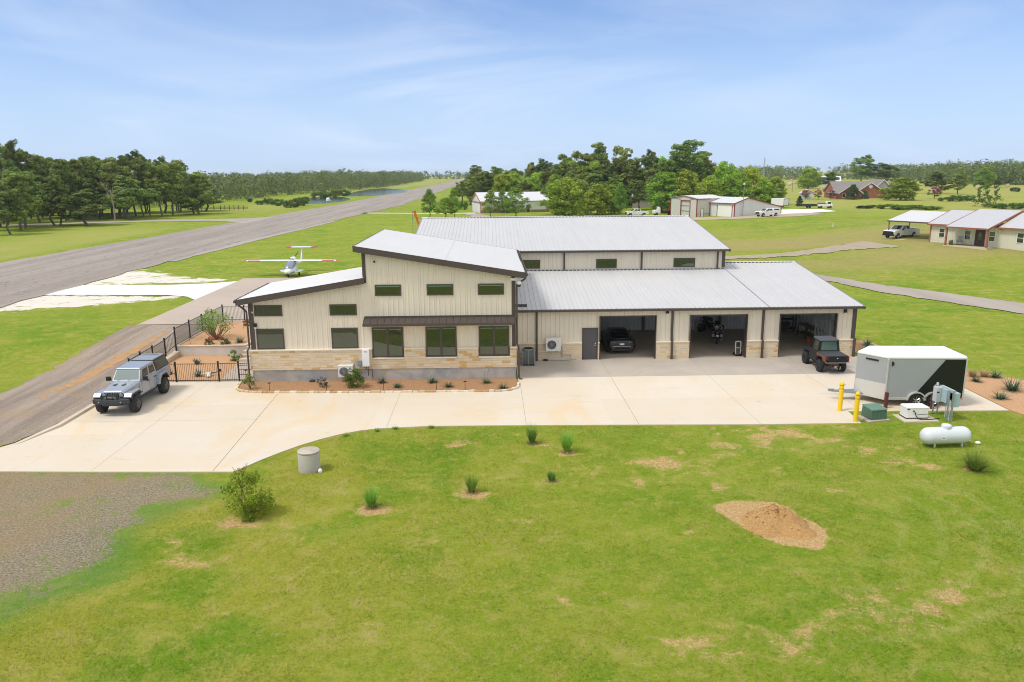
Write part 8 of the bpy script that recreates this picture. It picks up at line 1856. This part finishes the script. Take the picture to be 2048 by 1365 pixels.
zc = g.math('MAXIMUM', sx.outputs[2], .0); den = g.math('ADD', zc, .14)
cx = g.n('ShaderNodeCombineXYZ'); g.L(g.math('DIVIDE', sx.outputs[0], den), cx.inputs[0]); g.L(g.math('DIVIDE', sx.outputs[1], den), cx.inputs[1])
mp = g.n('ShaderNodeMapping'); g.L(cx.outputs[0], mp.inputs[0]); mp.inputs['Scale'].default_value = (.9, .8, 1); mp.inputs['Rotation'].default_value = (0, 0, R(24)); mp.inputs['Location'].default_value = (1.7, .6, 0)
n1 = g.noise(mp.outputs[0], .75, 10, .58, .9); n2 = g.noise(mp.outputs[0], .38, 3, .5, .4)
f = g.math('MULTIPLY', g.ramp(n1, .36, .72), g.ramp(n2, .30, .66))
f = g.math('ADD', g.math('MULTIPLY', f, .72), .03)
hzn = g.ramp(sx.outputs[2], .26, .0)
skc = g.mix(1.0, sky.outputs[0], (.92, 1.18, 1.62), 'MULTIPLY')
colr = g.mix(f, skc, (9.6, 10.2, 11.4))
colr = g.mix(g.math('MULTIPLY', hzn, .72), colr, (6.9, 8.7, 11.9))
# unseen bright cloud added overhead and behind the camera as fill light
fill_veil = g.math('MAXIMUM', g.ramp(sx.outputs[2], .34, .62), g.math('MULTIPLY', g.ramp(sx.outputs[1], .2, -.35), g.ramp(sx.outputs[2], -.05, .25)))
fill_veil = g.math('MULTIPLY', fill_veil, g.math('ADD', .62, g.math('MULTIPLY', n1, .6)), True)
colr = g.mix(fill_veil, colr, (10.8, 10.9, 11.2))
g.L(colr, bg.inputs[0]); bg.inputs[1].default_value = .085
SC.view_settings.view_transform = 'Standard'; SC.view_settings.look = 'None'; SC.view_settings.exposure = 0.12; SC.view_settings.gamma = 1
SC.render.film_transparent = False
SC.cycles.max_bounces = 7; SC.cycles.diffuse_bounces = 4; SC.cycles.glossy_bounces = 3; SC.cycles.transmission_bounces = 3; SC.cycles.volume_bounces = 0; SC.cycles.transparent_max_bounces = 4
SC.cycles.caustics_reflective = False; SC.cycles.caustics_refractive = False
SC.cycles.use_denoising = True; SC.cycles.denoiser = 'OPENIMAGEDENOISE'; SC.cycles.denoising_input_passes = 'RGB_ALBEDO_NORMAL'; SC.cycles.denoising_prefilter = 'ACCURATE'
SC.cycles.filter_width = 1.0

# thin summer haze in the air
mb = MB(); mb.box(-2800, 2800, -400, 3900, -1.1, 26); m = bpy.data.materials.new('haze'); m.use_nodes = True; m.node_tree.nodes.clear(); g = NG(m.node_tree)
o_ = g.n('ShaderNodeOutputMaterial'); pv = g.n('ShaderNodeVolumePrincipled'); pv.inputs['Color'].default_value = (.80, .88, 1, 1); pv.inputs['Density'].default_value = 0.00012; pv.inputs['Anisotropy'].default_value = .2; g.L(pv.outputs[0], o_.inputs['Volume'])
o = mb.build('haze', m); tag(o, 'thin pale summer haze', 'haze', None, 'stuff')
SC.cycles.volume_bounces = 1; SC.cycles.volume_step_rate = 10
